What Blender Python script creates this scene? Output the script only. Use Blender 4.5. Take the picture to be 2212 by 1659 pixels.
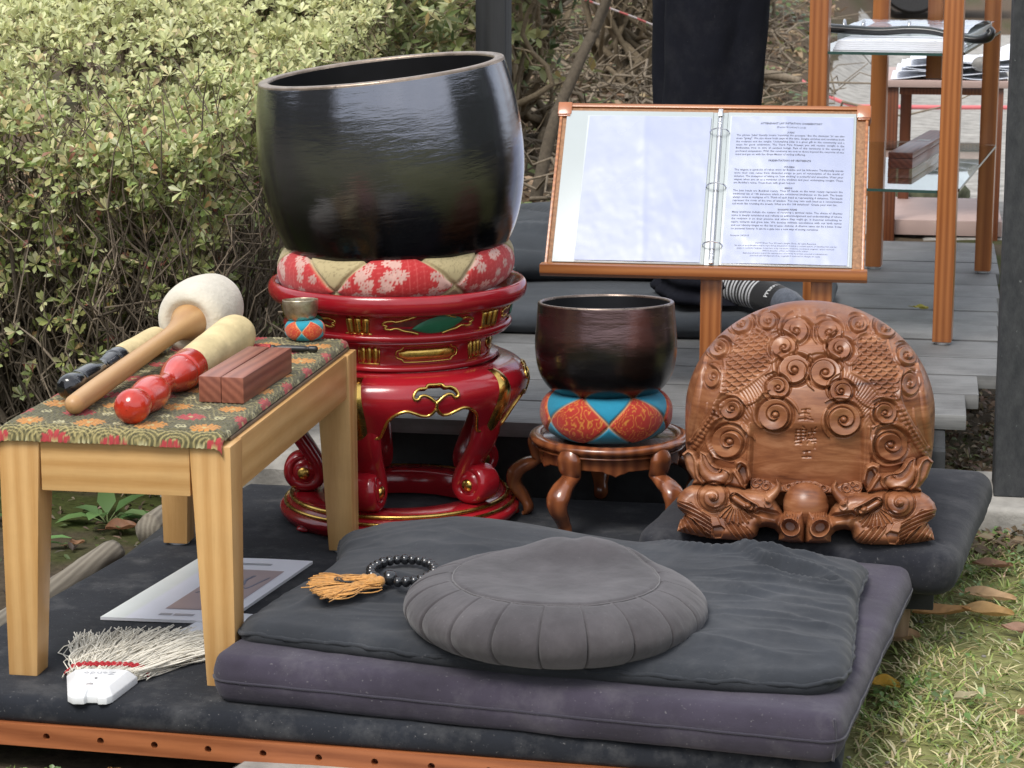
import bpy, bmesh, math, random
import numpy as np
from mathutils import Vector, Matrix

# ------------------------------------------------------------------ scene, camera, light
scene = bpy.context.scene
for o in list(bpy.data.objects):
    bpy.data.objects.remove(o)
COL = scene.collection
R = math.radians

CAM_H, CAM_PITCH, CAM_YAW = 1.095, R(11.4), R(10.2)
cam_data = bpy.data.cameras.new("camera")
cam_data.sensor_width = 36.0
cam_data.lens = 36.0 * 4950.0 / 2212.0
cam_data.clip_start = 0.05
cam_data.clip_end = 400.0
cam_data.dof.use_dof = True
cam_data.dof.focus_distance = 3.7
cam_data.dof.aperture_fstop = 20.0
cam = bpy.data.objects.new("camera", cam_data)
cam.location = (0, 0, CAM_H)
cam.rotation_euler = (R(90) - CAM_PITCH, 0, CAM_YAW)
COL.objects.link(cam)
scene.camera = cam

SUN_EL, SUN_AZ = R(56), R(200)          # high, behind the camera to the left, veiled by cloud
world = bpy.data.worlds.new("World")
scene.world = world
world.use_nodes = True
wn, wl = world.node_tree.nodes, world.node_tree.links
wn.clear()
w_out = wn.new("ShaderNodeOutputWorld")
w_bg = wn.new("ShaderNodeBackground")
w_sky = wn.new("ShaderNodeTexSky")
w_sky.sky_type = 'NISHITA'
w_sky.sun_disc = False
w_sky.sun_elevation = SUN_EL
w_sky.sun_rotation = SUN_AZ
w_sky.air_density = 1.0
w_sky.dust_density = 3.0
w_sky.ozone_density = 1.0
w_co = wn.new("ShaderNodeTexCoord")
w_no = wn.new("ShaderNodeTexNoise")
w_no.inputs["Scale"].default_value = 2.2
w_no.inputs["Detail"].default_value = 7.0
w_no.inputs["Roughness"].default_value = 0.6
w_rp = wn.new("ShaderNodeValToRGB")
w_rp.color_ramp.elements[0].position = 0.30
w_rp.color_ramp.elements[0].color = (0.55, 0.55, 0.55, 1)
w_rp.color_ramp.elements[1].position = 0.60
w_rp.color_ramp.elements[1].color = (0.95, 0.95, 0.95, 1)
w_cc = wn.new("ShaderNodeValToRGB")      # cloud brightness
w_cc.color_ramp.elements[0].position = 0.35
w_cc.color_ramp.elements[0].color = (5.2, 5.6, 6.3, 1)
w_cc.color_ramp.elements[1].position = 0.72
w_cc.color_ramp.elements[1].color = (9.0, 9.2, 9.6, 1)
w_mx = wn.new("ShaderNodeMixRGB")
wl.new(w_co.outputs["Generated"], w_no.inputs["Vector"])
wl.new(w_no.outputs["Fac"], w_rp.inputs["Fac"])
wl.new(w_no.outputs["Fac"], w_cc.inputs["Fac"])
wl.new(w_rp.outputs["Color"], w_mx.inputs["Fac"])
wl.new(w_sky.outputs["Color"], w_mx.inputs["Color1"])
wl.new(w_cc.outputs["Color"], w_mx.inputs["Color2"])
wl.new(w_mx.outputs["Color"], w_bg.inputs["Color"])
w_bg.inputs["Strength"].default_value = 0.126
wl.new(w_bg.outputs["Background"], w_out.inputs["Surface"])

sun_data = bpy.data.lights.new("sun", 'SUN')
sun_data.energy = 2.1
sun_data.angle = R(24)
sun_data.color = (1.0, 0.96, 0.90)
sun = bpy.data.objects.new("sun", sun_data)
_d = Vector((math.sin(SUN_AZ) * math.cos(SUN_EL), math.cos(SUN_AZ) * math.cos(SUN_EL), math.sin(SUN_EL)))
sun.rotation_euler = _d.to_track_quat('Z', 'Y').to_euler()
sun.location = _d * 30
COL.objects.link(sun)

vs = scene.view_settings
vs.view_transform = 'Standard'
vs.look = 'None'
vs.exposure = 0.56
vs.gamma = 1.0
vs.use_curve_mapping = False
scene.cycles.use_denoising = True
scene.cycles.max_bounces = 8
scene.cycles.transparent_max_bounces = 12
scene.cycles.sample_clamp_indirect = 6.0

rng = np.random.default_rng(7)
random.seed(7)
MAT_Z = 0.085        # top of the low platform
DECK_Z = 0.215       # top of the plank deck

# ------------------------------------------------------------------ numpy helpers
def vnoise(x, y, seed=0):
    x = np.asarray(x, float); y = np.asarray(y, float)
    xi = np.floor(x).astype(np.int64); yi = np.floor(y).astype(np.int64)
    xf = x - xi; yf = y - yi
    def h(a, b):
        n = (a * 374761393 + b * 668265263 + seed * 974634777) & 0xFFFFFFFF
        n = ((n ^ (n >> 13)) * 1274126177) & 0xFFFFFFFF
        return ((n ^ (n >> 16)) & 0xFFFF) / 65535.0
    u = xf * xf * (3 - 2 * xf); v = yf * yf * (3 - 2 * yf)
    a = h(xi, yi); b = h(xi + 1, yi); c = h(xi, yi + 1); d = h(xi + 1, yi + 1)
    return (a + (b - a) * u) * (1 - v) + (c + (d - c) * u) * v

def fbm(x, y, seed=0, oct=4):
    s = 0; a = 0.5; f = 1.0
    for i in range(oct):
        s = s + a * (vnoise(np.asarray(x) * f, np.asarray(y) * f, seed + i * 17) * 2 - 1)
        a *= 0.5; f *= 2.03
    return s

def sstep(a, b, x):
    t = np.clip((x - a) / (b - a), 0, 1)
    return t * t * (3 - 2 * t)

def spline(pts, n, closed=False):
    """Catmull-Rom through pts (any dimension), n samples, roughly even in arc length."""
    P = np.array(pts, float)
    if closed:
        Q = np.vstack([P[-1], P, P[0], P[1]])
        seg = len(P)
    else:
        Q = np.vstack([2 * P[0] - P[1], P, 2 * P[-1] - P[-2]])
        seg = len(P) - 1
    out = []
    for i in range(seg):
        p0, p1, p2, p3 = Q[i], Q[i + 1], Q[i + 2], Q[i + 3]
        t = np.linspace(0, 1, 24, endpoint=False)[:, None]
        out.append(0.5 * ((2 * p1) + (-p0 + p2) * t + (2 * p0 - 5 * p1 + 4 * p2 - p3) * t ** 2 + (-p0 + 3 * p1 - 3 * p2 + p3) * t ** 3))
    out = np.vstack(out + ([] if closed else [P[-1:]]))
    if closed:
        out = np.vstack([out, out[:1]])
    d = np.r_[0, np.cumsum(np.linalg.norm(np.diff(out, axis=0), axis=1))]
    s = np.linspace(0, d[-1], n + 1)[:-1] if closed else np.linspace(0, d[-1], n)
    return np.stack([np.interp(s, d, out[:, k]) for k in range(out.shape[1])], 1)

def grid_faces(nu, nv, cu=False, cv=False):
    """faces of a grid whose vertex (i, j) sits at i*nv+j"""
    I = np.arange(nu if cu else nu - 1); J = np.arange(nv if cv else nv - 1)
    I, J = np.meshgrid(I, J, indexing='ij')
    I2 = (I + 1) % nu; J2 = (J + 1) % nv
    return np.stack([I * nv + J, I2 * nv + J, I2 * nv + J2, I * nv + J2], -1).reshape(-1, 4)

class MB:
    """collects pieces of one mesh"""
    def __init__(self):
        self.v = []; self.f = []; self.m = []; self.c = []; self.n = 0; self.has_c = False
    def add(self, V, F, mat=0, col=None):
        V = np.asarray(V, float).reshape(-1, 3)
        self.v.append(V)
        if isinstance(F, np.ndarray):
            self.f.append(F + self.n); k = len(F)
        else:
            self.f.append([tuple(i + self.n for i in f) for f in F]); k = len(F)
        self.m.append(np.full(k, mat, np.int32))
        if col is None:
            self.c.append(np.ones((len(V), 4)))
        else:
            col = np.asarray(col, float)
            if col.ndim == 1:
                col = np.tile(col, (len(V), 1))
            if col.shape[1] == 3:
                col = np.hstack([col, np.ones((len(col), 1))])
            self.c.append(col); self.has_c = True
        self.n += len(V)
        return self
    def mesh(self, name, mats, smooth=True):
        me = bpy.data.meshes.new(name)
        V = np.vstack(self.v)
        loops = []; starts = []; tot = 0; cnt = []
        for F in self.f:
            if isinstance(F, np.ndarray):
                k = F.shape[1]
                loops.append(F.reshape(-1).astype(np.int32))
                starts.append(tot + np.arange(len(F)) * k); tot += F.size
            else:
                for f in F:
                    loops.append(np.array(f, np.int32)); starts.append(np.array([tot])); tot += len(f)
        loops = np.concatenate(loops); starts = np.concatenate(starts).astype(np.int32)
        me.vertices.add(len(V)); me.vertices.foreach_set("co", V.astype(np.float32).ravel())
        me.loops.add(len(loops)); me.loops.foreach_set("vertex_index", loops)
        me.polygons.add(len(starts)); me.polygons.foreach_set("loop_start", starts)
        me.polygons.foreach_set("material_index", np.concatenate(self.m))
        me.polygons.foreach_set("use_smooth", np.full(len(starts), bool(smooth)))
        for m in (mats if isinstance(mats, (list, tuple)) else [mats]):
            me.materials.append(m)
        me.update(calc_edges=True)
        if self.has_c:
            a = me.color_attributes.new("Col", 'FLOAT_COLOR', 'POINT')
            a.data.foreach_set("color", np.vstack(self.c).astype(np.float32).ravel())
        me.validate()
        return me
    def build(self, name, mats, parent=None, smooth=True, angle=None, loc=None, rot=None):
        me = self.mesh(name, mats, smooth)
        if smooth and angle:
            sharp_by_angle(me, angle)
        return link(name, me, parent, loc, rot)

def sharp_by_angle(me, deg):
    bm = bmesh.new(); bm.from_mesh(me)
    bmesh.ops.remove_doubles(bm, verts=bm.verts, dist=1e-6)
    lim = R(deg)
    for e in bm.edges:
        if len(e.link_faces) == 2:
            e.smooth = e.calc_face_angle(0) < lim
    for f in bm.faces:
        f.smooth = True
    bm.to_mesh(me); bm.free()

def link(name, data, parent=None, loc=None, rot=None):
    o = bpy.data.objects.new(name, data)
    COL.objects.link(o)
    if parent is not None:
        o.parent = parent
    if loc is not None:
        o.location = loc
    if rot is not None:
        o.rotation_euler = rot
    return o

def tag(o, label=None, cat=None, group=None, kind=None):
    if label: o["label"] = label
    if cat: o["category"] = cat
    if group: o["group"] = group
    if kind: o["kind"] = kind
    return o

def thing(name, label, cat, loc=(0, 0, 0), rot=(0, 0, 0), group=None):
    o = link(name, None, None, loc, rot)
    o.empty_display_size = 0.05
    return tag(o, label, cat, group)

def copy_tree(o, parent=None):
    c = o.copy(); COL.objects.link(c)
    if parent is not None:
        c.parent = parent
    for ch in list(o.children):
        copy_tree(ch, c)
    return c

# ------------------------------------------------------------------ shape helpers (return V, F)
def lathe(prof, n=96, rfun=None):
    P = np.asarray(prof, float)
    th = np.linspace(0, 2 * np.pi, n, endpoint=False)
    r = P[:, 0][None, :] * np.ones((n, 1)); z = P[:, 1][None, :] * np.ones((n, 1))
    if rfun is not None:
        r, z = rfun(th[:, None], r, z)
    V = np.stack([r * np.cos(th)[:, None], r * np.sin(th)[:, None], z], -1).reshape(-1, 3)
    return V, grid_faces(n, len(P), cu=True)

def tube(path, rad, n=8, closed=False, sx=1.0, sy=1.0, up=(0, 0, 1), caps=True):
    P = np.asarray(path, float); m = len(P)
    rad = np.full(m, rad, float) if np.isscalar(rad) else np.asarray(rad, float)
    if closed:
        T = np.roll(P, -1, 0) - np.roll(P, 1, 0)
    else:
        T = np.gradient(P, axis=0)
    T /= np.linalg.norm(T, axis=1)[:, None] + 1e-12
    N = np.zeros_like(T)
    u = np.array(up, float)
    if abs(T[0] @ u) > 0.95:
        u = np.array((1.0, 0, 0)) if abs(T[0][0]) < 0.9 else np.array((0, 1.0, 0))
    nrm = u - T[0] * (u @ T[0]); nrm /= np.linalg.norm(nrm)
    for i in range(m):
        nrm = nrm - T[i] * (nrm @ T[i]); nrm /= np.linalg.norm(nrm) + 1e-12
        N[i] = nrm
    B = np.cross(T, N)
    a = np.linspace(0, 2 * np.pi, n, endpoint=False)
    V = P[:, None, :] + rad[:, None, None] * (sx * np.cos(a)[None, :, None] * N[:, None, :] + sy * np.sin(a)[None, :, None] * B[:, None, :])
    F = grid_faces(m, n, cu=closed, cv=True)
    V = V.reshape(-1, 3)
    if closed or not caps:
        return V, F
    F = [tuple(f) for f in F.tolist()]
    F.append(tuple(range(n)))
    F.append(tuple((m - 1) * n + k for k in reversed(range(n))))
    return V, F

def rbox(x0, x1, y0, y1, z0, z1, bev=0.002, seg=2):
    bm = bmesh.new()
    bmesh.ops.create_cube(bm, size=1.0)
    for v in bm.verts:
        v.co = Vector((x0 + (v.co.x + .5) * (x1 - x0), y0 + (v.co.y + .5) * (y1 - y0), z0 + (v.co.z + .5) * (z1 - z0)))
    if bev > 0:
        bmesh.ops.bevel(bm, geom=bm.edges[:], offset=bev, segments=seg, profile=0.6, affect='EDGES')
    return bm_out(bm)

def bm_out(bm):
    bm.verts.ensure_lookup_table(); bm.verts.index_update()
    V = np.array([v.co[:] for v in bm.verts]); F = [tuple(v.index for v in f.verts) for f in bm.faces]
    bm.free()
    return V, F

def prism(poly, z0, z1, bev=0.0, seg=2):
    """polygon in xy extruded in z"""
    bm = bmesh.new()
    a = [bm.verts.new((p[0], p[1], z0)) for p in poly]
    b = [bm.verts.new((p[0], p[1], z1)) for p in poly]
    n = len(poly)
    bm.faces.new(a[::-1]); bm.faces.new(b)
    for i in range(n):
        bm.faces.new((a[i], a[(i + 1) % n], b[(i + 1) % n], b[i]))
    bmesh.ops.recalc_face_normals(bm, faces=bm.faces[:])
    if bev > 0:
        es = [e for e in bm.edges if e.calc_face_angle(0) > 0.5]
        bmesh.ops.bevel(bm, geom=es, offset=bev, segments=seg, profile=0.6, affect='EDGES')
    return bm_out(bm)

def taper_leg(x0, x1, y0, y1, xb0, xb1, yb0, yb1, z0, z1, bev=0.002):
    bm = bmesh.new()
    bmesh.ops.create_cube(bm, size=1.0)
    for v in bm.verts:
        t = v.co.z > 0
        X = (x0, x1) if t else (xb0, xb1); Y = (y0, y1) if t else (yb0, yb1)
        v.co = Vector((X[v.co.x > 0], Y[v.co.y > 0], z1 if t else z0))
    bmesh.ops.bevel(bm, geom=bm.edges[:], offset=bev, segments=2, profile=0.6, affect='EDGES')
    return bm_out(bm)

def sphere(c, r, n=16, m=10, s=(1, 1, 1)):
    t = np.linspace(0, np.pi, m)
    V, F = lathe(np.stack([np.sin(t), -np.cos(t)], 1), n)
    return V * np.array(s) * r + np.array(c), F

def xf(V, loc=(0, 0, 0), rot=(0, 0, 0), sc=1.0):
    from mathutils import Euler
    M = np.array(Euler(rot).to_matrix())
    return (np.asarray(V) * sc) @ M.T + np.array(loc)

def text_vf(body, size, align='LEFT', width=None, res=1, spacing=1.0, bold=0.0, linesp=1.0):
    cu = bpy.data.curves.new("txt", 'FONT')
    cu.body = body; cu.size = size; cu.align_x = align
    cu.resolution_u = res; cu.space_character = spacing; cu.space_line = linesp
    cu.offset = bold
    if width:
        cu.text_boxes[0].width = width
    o = bpy.data.objects.new("txt", cu); COL.objects.link(o)
    dg = bpy.context.evaluated_depsgraph_get(); dg.update()
    me = bpy.data.meshes.new_from_object(o.evaluated_get(dg))
    V = np.zeros(len(me.vertices) * 3, np.float32); me.vertices.foreach_get("co", V)
    F = [tuple(p.vertices) for p in me.polygons]
    bpy.data.objects.remove(o); bpy.data.curves.remove(cu); bpy.data.meshes.remove(me)
    return V.reshape(-1, 3).astype(float), F

# ------------------------------------------------------------------ materials
MATS = {}
def new_mat(name):
    m = bpy.data.materials.new(name); m.use_nodes = True
    nt = m.node_tree
    b = nt.nodes["Principled BSDF"]
    return m, nt.nodes, nt.links, b

def _coord(N, L, scale=(1, 1, 1)):
    tc = N.new("ShaderNodeTexCoord"); mp = N.new("ShaderNodeMapping")
    mp.inputs["Scale"].default_value = scale
    L.new(tc.outputs["Object"], mp.inputs["Vector"])
    return mp.outputs["Vector"]

def _noise(N, L, vec, scale, detail=4.0, rough=0.55, dist=0.0):
    n = N.new("ShaderNodeTexNoise")
    n.inputs["Scale"].default_value = scale; n.inputs["Detail"].default_value = detail
    n.inputs["Roughness"].default_value = rough; n.inputs["Distortion"].default_value = dist
    L.new(vec, n.inputs["Vector"])
    return n.outputs["Fac"]

def _ramp(N, L, fac, stops):
    r = N.new("ShaderNodeValToRGB")
    e = r.color_ramp.elements
    while len(e) < len(stops):
        e.new(0.5)
    for k, (p, c) in enumerate(stops):
        e[k].position = p
        e[k].color = (c, c, c, 1) if np.isscalar(c) else (*c[:3], 1)
    L.new(fac, r.inputs["Fac"])
    return r.outputs["Color"]

def _bump(N, L, h, strength, dist, normal=None):
    b = N.new("ShaderNodeBump")
    b.inputs["Strength"].default_value = strength; b.inputs["Distance"].default_value = dist
    L.new(h, b.inputs["Height"])
    if normal is not None:
        L.new(normal, b.inputs["Normal"])
    return b.outputs["Normal"]

def mat_plain(name, col, rough=0.5, metal=0.0, vary=0.15, vscale=30.0, bump=0.0, bscale=200.0, coat=0.0, sheen=0.0, spec=0.5, rvary=0.0, attr=False):
    if name in MATS:
        return MATS[name]
    m, N, L, b = new_mat(name)
    v = _coord(N, L)
    f = _noise(N, L, v, vscale)
    lo = [max(0, c * (1 - vary)) for c in col]; hi = [min(1, c * (1 + vary)) for c in col]
    c = _ramp(N, L, f, [(0.3, lo), (0.7, hi)])
    if attr:
        a = N.new("ShaderNodeAttribute"); a.attribute_name = "Col"
        mx = N.new("ShaderNodeMixRGB"); mx.blend_type = 'MULTIPLY'; mx.inputs["Fac"].default_value = 1
        L.new(a.outputs["Color"], mx.inputs["Color1"]); L.new(c, mx.inputs["Color2"]); c = mx.outputs["Color"]
    L.new(c, b.inputs["Base Color"])
    b.inputs["Roughness"].default_value = rough; b.inputs["Metallic"].default_value = metal
    b.inputs["Specular IOR Level"].default_value = spec
    b.inputs["Coat Weight"].default_value = coat; b.inputs["Coat Roughness"].default_value = 0.08
    b.inputs["Sheen Weight"].default_value = sheen
    b.inputs["Sheen Roughness"].default_value = 0.5
    if rvary > 0:
        r = _ramp(N, L, _noise(N, L, v, vscale * 1.7, 5), [(0.3, max(0, rough - rvary)), (0.7, min(1, rough + rvary))])
        L.new(r, b.inputs["Roughness"])
    if bump > 0:
        L.new(_bump(N, L, _noise(N, L, v, bscale, 3), bump, 0.002), b.inputs["Normal"])
    MATS[name] = m
    return m

def mat_wood(name, c_dark, c_light, axis=0, ring=60.0, rough=0.4, coat=0.0, stretch=14.0, bump=0.15, fine=220.0, contrast=1.0, tone=0.07, stain=0.0):
    if name in MATS:
        return MATS[name]
    m, N, L, b = new_mat(name)
    sc = [1.0, 1.0, 1.0]; sc[axis] = 1.0 / stretch
    v = _coord(N, L, sc)
    warp = _noise(N, L, v, 7.0, 3, 0.5)
    w = N.new("ShaderNodeTexWave"); w.wave_type = 'RINGS'
    w.rings_direction = 'XYZ'[axis]
    w.inputs["Scale"].default_value = ring; w.inputs["Distortion"].default_value = 5.0
    w.inputs["Detail"].default_value = 2.0; w.inputs["Detail Scale"].default_value = 0.6
    off = N.new("ShaderNodeVectorMath"); off.operation = 'ADD'; off.inputs[1].default_value = (0.17, 0.11, 0.23)
    L.new(v, off.inputs[0]); L.new(off.outputs[0], w.inputs["Vector"])
    fib = _noise(N, L, v, fine, 3, 0.6)
    mx = N.new("ShaderNodeMath"); mx.operation = 'MULTIPLY_ADD'; mx.inputs[1].default_value = 0.45
    L.new(w.outputs["Fac"], mx.inputs[0])
    m2 = N.new("ShaderNodeMath"); m2.operation = 'MULTIPLY'; m2.inputs[1].default_value = 0.52
    L.new(fib, m2.inputs[0])
    m3 = N.new("ShaderNodeMath"); m3.operation = 'MULTIPLY_ADD'; m3.inputs[1].default_value = 0.23
    L.new(warp, m3.inputs[0]); L.new(m2.outputs[0], m3.inputs[2])
    L.new(m3.outputs[0], mx.inputs[2])
    k = 0.32 * contrast
    c = _ramp(N, L, mx.outputs[0], [(0.55 - k, c_dark), (0.55 + k, c_light)])
    if tone > 0:        # every piece of timber a little lighter or darker than the next
        oi = N.new("ShaderNodeObjectInfo"); mr = N.new("ShaderNodeMapRange")
        mr.inputs["To Min"].default_value = 1 - tone; mr.inputs["To Max"].default_value = 1 + tone
        L.new(oi.outputs["Random"], mr.inputs["Value"])
        ml = N.new("ShaderNodeMixRGB"); ml.blend_type = 'MULTIPLY'; ml.inputs["Fac"].default_value = 1
        L.new(c, ml.inputs["Color1"]); L.new(mr.outputs["Result"], ml.inputs["Color2"]); c = ml.outputs["Color"]
    if stain > 0:       # blotchy weather stains
        st = _ramp(N, L, _noise(N, L, _coord(N, L), 9.0, 7, 0.68), [(0.40, 1.0), (0.68, 1.0 - stain)])
        ml = N.new("ShaderNodeMixRGB"); ml.blend_type = 'MULTIPLY'; ml.inputs["Fac"].default_value = 1
        L.new(c, ml.inputs["Color1"]); L.new(st, ml.inputs["Color2"]); c = ml.outputs["Color"]
    L.new(c, b.inputs["Base Color"])
    b.inputs["Roughness"].default_value = rough
    b.inputs["Coat Weight"].default_value = coat; b.inputs["Coat Roughness"].default_value = 0.12
    L.new(_bump(N, L, mx.outputs[0], bump, 0.001), b.inputs["Normal"])
    MATS[name] = m
    return m

def mat_cloth(name, col, vary=0.12, vscale=9.0, weave=900.0, bump=0.35, sheen=0.25, rough=0.95, lint=0.0, attr=False, spec=0.2):
    if name in MATS:
        return MATS[name]
    m, N, L, b = new_mat(name)
    v = _coord(N, L)
    f = _noise(N, L, v, vscale, 6, 0.62)
    lo = [c * (1 - vary) for c in col]; hi = [min(1, c * (1 + vary)) for c in col]
    c = _ramp(N, L, f, [(0.3, lo), (0.7, hi)])
    if attr:
        a = N.new("ShaderNodeAttribute"); a.attribute_name = "Col"
        mx = N.new("ShaderNodeMixRGB"); mx.blend_type = 'MULTIPLY'; mx.inputs["Fac"].default_value = 1
        L.new(a.outputs["Color"], mx.inputs["Color1"]); L.new(c, mx.inputs["Color2"]); c = mx.outputs["Color"]
    if lint > 0:     # pale dust and lint caught on dark cloth
        lf = _noise(N, L, v, 240.0, 3, 0.6)
        lr = _ramp(N, L, lf, [(0.66, 0.0), (0.74, lint * 2.2)])
        lb = _ramp(N, L, _noise(N, L, v, 11.0, 7, 0.7), [(0.50, 0.0), (0.72, lint * 0.9)])
        ad = N.new('ShaderNodeMath'); ad.operation = 'ADD'; L.new(lr, ad.inputs[0]); L.new(lb, ad.inputs[1]); lr = ad.outputs[0]
        mx = N.new("ShaderNodeMixRGB"); L.new(lr, mx.inputs["Fac"])
        L.new(c, mx.inputs["Color1"]); mx.inputs["Color2"].default_value = (0.35, 0.34, 0.33, 1)
        c = mx.outputs["Color"]
    L.new(c, b.inputs["Base Color"])
    b.inputs["Roughness"].default_value = rough
    b.inputs["Specular IOR Level"].default_value = spec
    b.inputs["Sheen Weight"].default_value = sheen; b.inputs["Sheen Roughness"].default_value = 0.6
    h = _noise(N, L, v, weave, 2, 0.6)
    n1 = _bump(N, L, h, bump, 0.0006)
    n2 = _bump(N, L, _noise(N, L, v, 38.0, 5, 0.6), 0.25, 0.004, n1)
    L.new(n2, b.inputs["Normal"])
    MATS[name] = m
    return m

def mat_leaf(name, rough=0.42, trans=0.35):
    if name in MATS:
        return MATS[name]
    m, N, L, b = new_mat(name)
    a = N.new("ShaderNodeAttribute"); a.attribute_name = "Col"
    L.new(a.outputs["Color"], b.inputs["Base Color"])
    b.inputs["Roughness"].default_value = rough
    b.inputs["Specular IOR Level"].default_value = 0.5
    t = N.new("ShaderNodeBsdfTranslucent"); L.new(a.outputs["Color"], t.inputs["Color"])
    mx = N.new("ShaderNodeMixShader"); mx.inputs["Fac"].default_value = trans
    L.new(b.outputs[0], mx.inputs[1]); L.new(t.outputs[0], mx.inputs[2])
    L.new(mx.outputs[0], N["Material Output"].inputs["Surface"])
    MATS[name] = m
    return m

def mat_attr(name, rough=0.6, sheen=0.0, bump=0.2, bscale=700.0, metal=0.0, spec=0.4, coat=0.0):
    return mat_plain(name, (1, 1, 1), rough, metal, 0.06, 20.0, bump, bscale, coat=coat, sheen=sheen, spec=spec, attr=True)
# ================================================================== SETTING
def ground_h(x, y):
    x = np.asarray(x, float); y = np.asarray(y, float)
    h = 0.20 * sstep(4.6, 6.6, y) * sstep(-3.0, -1.2, x + 0.5) + 0.18 * sstep(4.6, 6.6, y) * (1 - sstep(-3.0, -1.2, x + 0.5))
    h = h + 0.05 * np.clip(y - 7.0, 0, 12) * (1 - sstep(-0.9, -0.3, x))
    h = h + 0.012 * fbm(x * 3, y * 3, 3) * (1 - 0.7 * sstep(7, 12, y))
    inside = sstep(-1.38, -1.30, x) * sstep(0.02, -0.04, x) * sstep(2.55, 2.75, y) * sstep(6.7, 6.4, y)
    return h * (1 - inside) - 0.02 * inside

def build_ground():
    def axis(lo, hi, f0, f1, fine):
        a = [lo]; x = lo
        mid = np.arange(f0, f1, fine)
        left = f0 - np.cumsum(fine * 1.16 ** np.arange(60)); left = left[left > lo][::-1]
        right = f1 + np.cumsum(fine * 1.16 ** np.arange(60)); right = right[right < hi]
        return np.r_[lo, left, mid, right, hi]
    X = axis(-90, 90, -2.6, 1.6, 0.03); Y = axis(-60, 160, 2.2, 9.0, 0.035)
    gx, gy = np.meshgrid(X, Y, indexing='ij')
    gz = ground_h(gx, gy)
    n1 = fbm(gx * 2.3, gy * 2.3, 5, 5); n2 = fbm(gx * 9, gy * 9, 9, 4)
    soil = np.array((0.085, 0.066, 0.045)); moss = np.array((0.055, 0.065, 0.018)); lawn = np.array((0.24, 0.24, 0.095)); litter = np.array((0.12, 0.085, 0.055))
    lawnm = sstep(-0.3, 0.0, gx) * sstep(5.0, 4.3, gy)
    lawnm = np.maximum(lawnm, sstep(2.7, 2.3, gy) * 0.5)
    mm = sstep(0.0, 0.35, n1 + 0.5 * n2)
    back = sstep(6.0, 7.5, gy)
    c = soil[None, None] * (1 - mm[..., None]) + moss * mm[..., None]
    c = c * (1 - back[..., None]) + (litter * (1 - 0.6 * mm[..., None]) + moss * 0.6 * mm[..., None]) * back[..., None]
    dry = sstep(-0.1, 0.4, n2)[..., None]
    c = c * (1 - lawnm[..., None]) + (lawn * (1 - 0.45 * dry) + soil * 0.45 * dry) * lawnm[..., None]
    mb = MB(); mb.add(np.stack([gx, gy, gz], -1).reshape(-1, 3), grid_faces(len(X), len(Y)), 0, c.reshape(-1, 3))
    m = mat_plain("soil", (1, 1, 1), 0.95, 0, 0.45, 70.0, 0.8, 120.0, spec=0.15, attr=True)
    o = mb.build("ground", m); tag(o, "bare soil, moss and thin lawn of the garden", kind="structure")
build_ground()

M_CONC = mat_plain("concrete", (0.30, 0.285, 0.26), 0.9, 0, 0.35, 14.0, 0.7, 150.0, spec=0.2)
def slab(name, x0, x1, y0, y1, z, label, nx=30, ny=30, th=0.06, seed=1, follow=False):
    gx, gy = np.meshgrid(np.linspace(x0, x1, nx), np.linspace(y0, y1, ny), indexing='ij')
    wob = 0.012 * fbm(gx * 6, gy * 6, seed)
    e = np.minimum(np.minimum(gx - x0, x1 - gx), np.minimum(gy - y0, y1 - gy))
    gz = (ground_h(gx, gy) + 0.012 if follow else z) + 0.25 * wob - 0.02 * sstep(0.03, 0.0, e)
    gx = gx + 2.2 * wob * sstep(0.12, 0.0, e); gy = gy + 2.2 * wob * sstep(0.12, 0.0, e)
    mb = MB(); V = np.stack([gx, gy, gz], -1).reshape(-1, 3)
    mb.add(V, grid_faces(nx, ny))
    b = np.r_[np.arange(nx) * ny, (nx - 1) * ny + np.arange(1, ny), (np.arange(nx - 2, -1, -1)) * ny + ny - 1, np.arange(ny - 2, 0, -1)]
    S = V[b]; k = len(b)
    S2 = S.copy(); S2[:, 2] -= th
    f = np.stack([np.arange(k), (np.arange(k) + 1) % k, k + (np.arange(k) + 1) % k, k + np.arange(k)], 1)
    mb.add(np.vstack([S, S2]), f)
    return tag(mb.build(name, M_CONC, smooth=True, angle=40), label, kind="structure")
slab("path", -0.86, -0.10, 2.0, 2.83, 0.026, "grey concrete slab under the front board of the platform", seed=4)
slab("path", -1.42, -1.03, 4.1, 5.2, 0.09, "grey concrete slab beside the hedge behind the red stand", seed=6)
slab("path", -0.55, 1.9, 6.62, 19.0, 0.2, "grey concrete path beyond the deck and the shelves", nx=40, ny=90, seed=8, follow=True)

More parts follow.
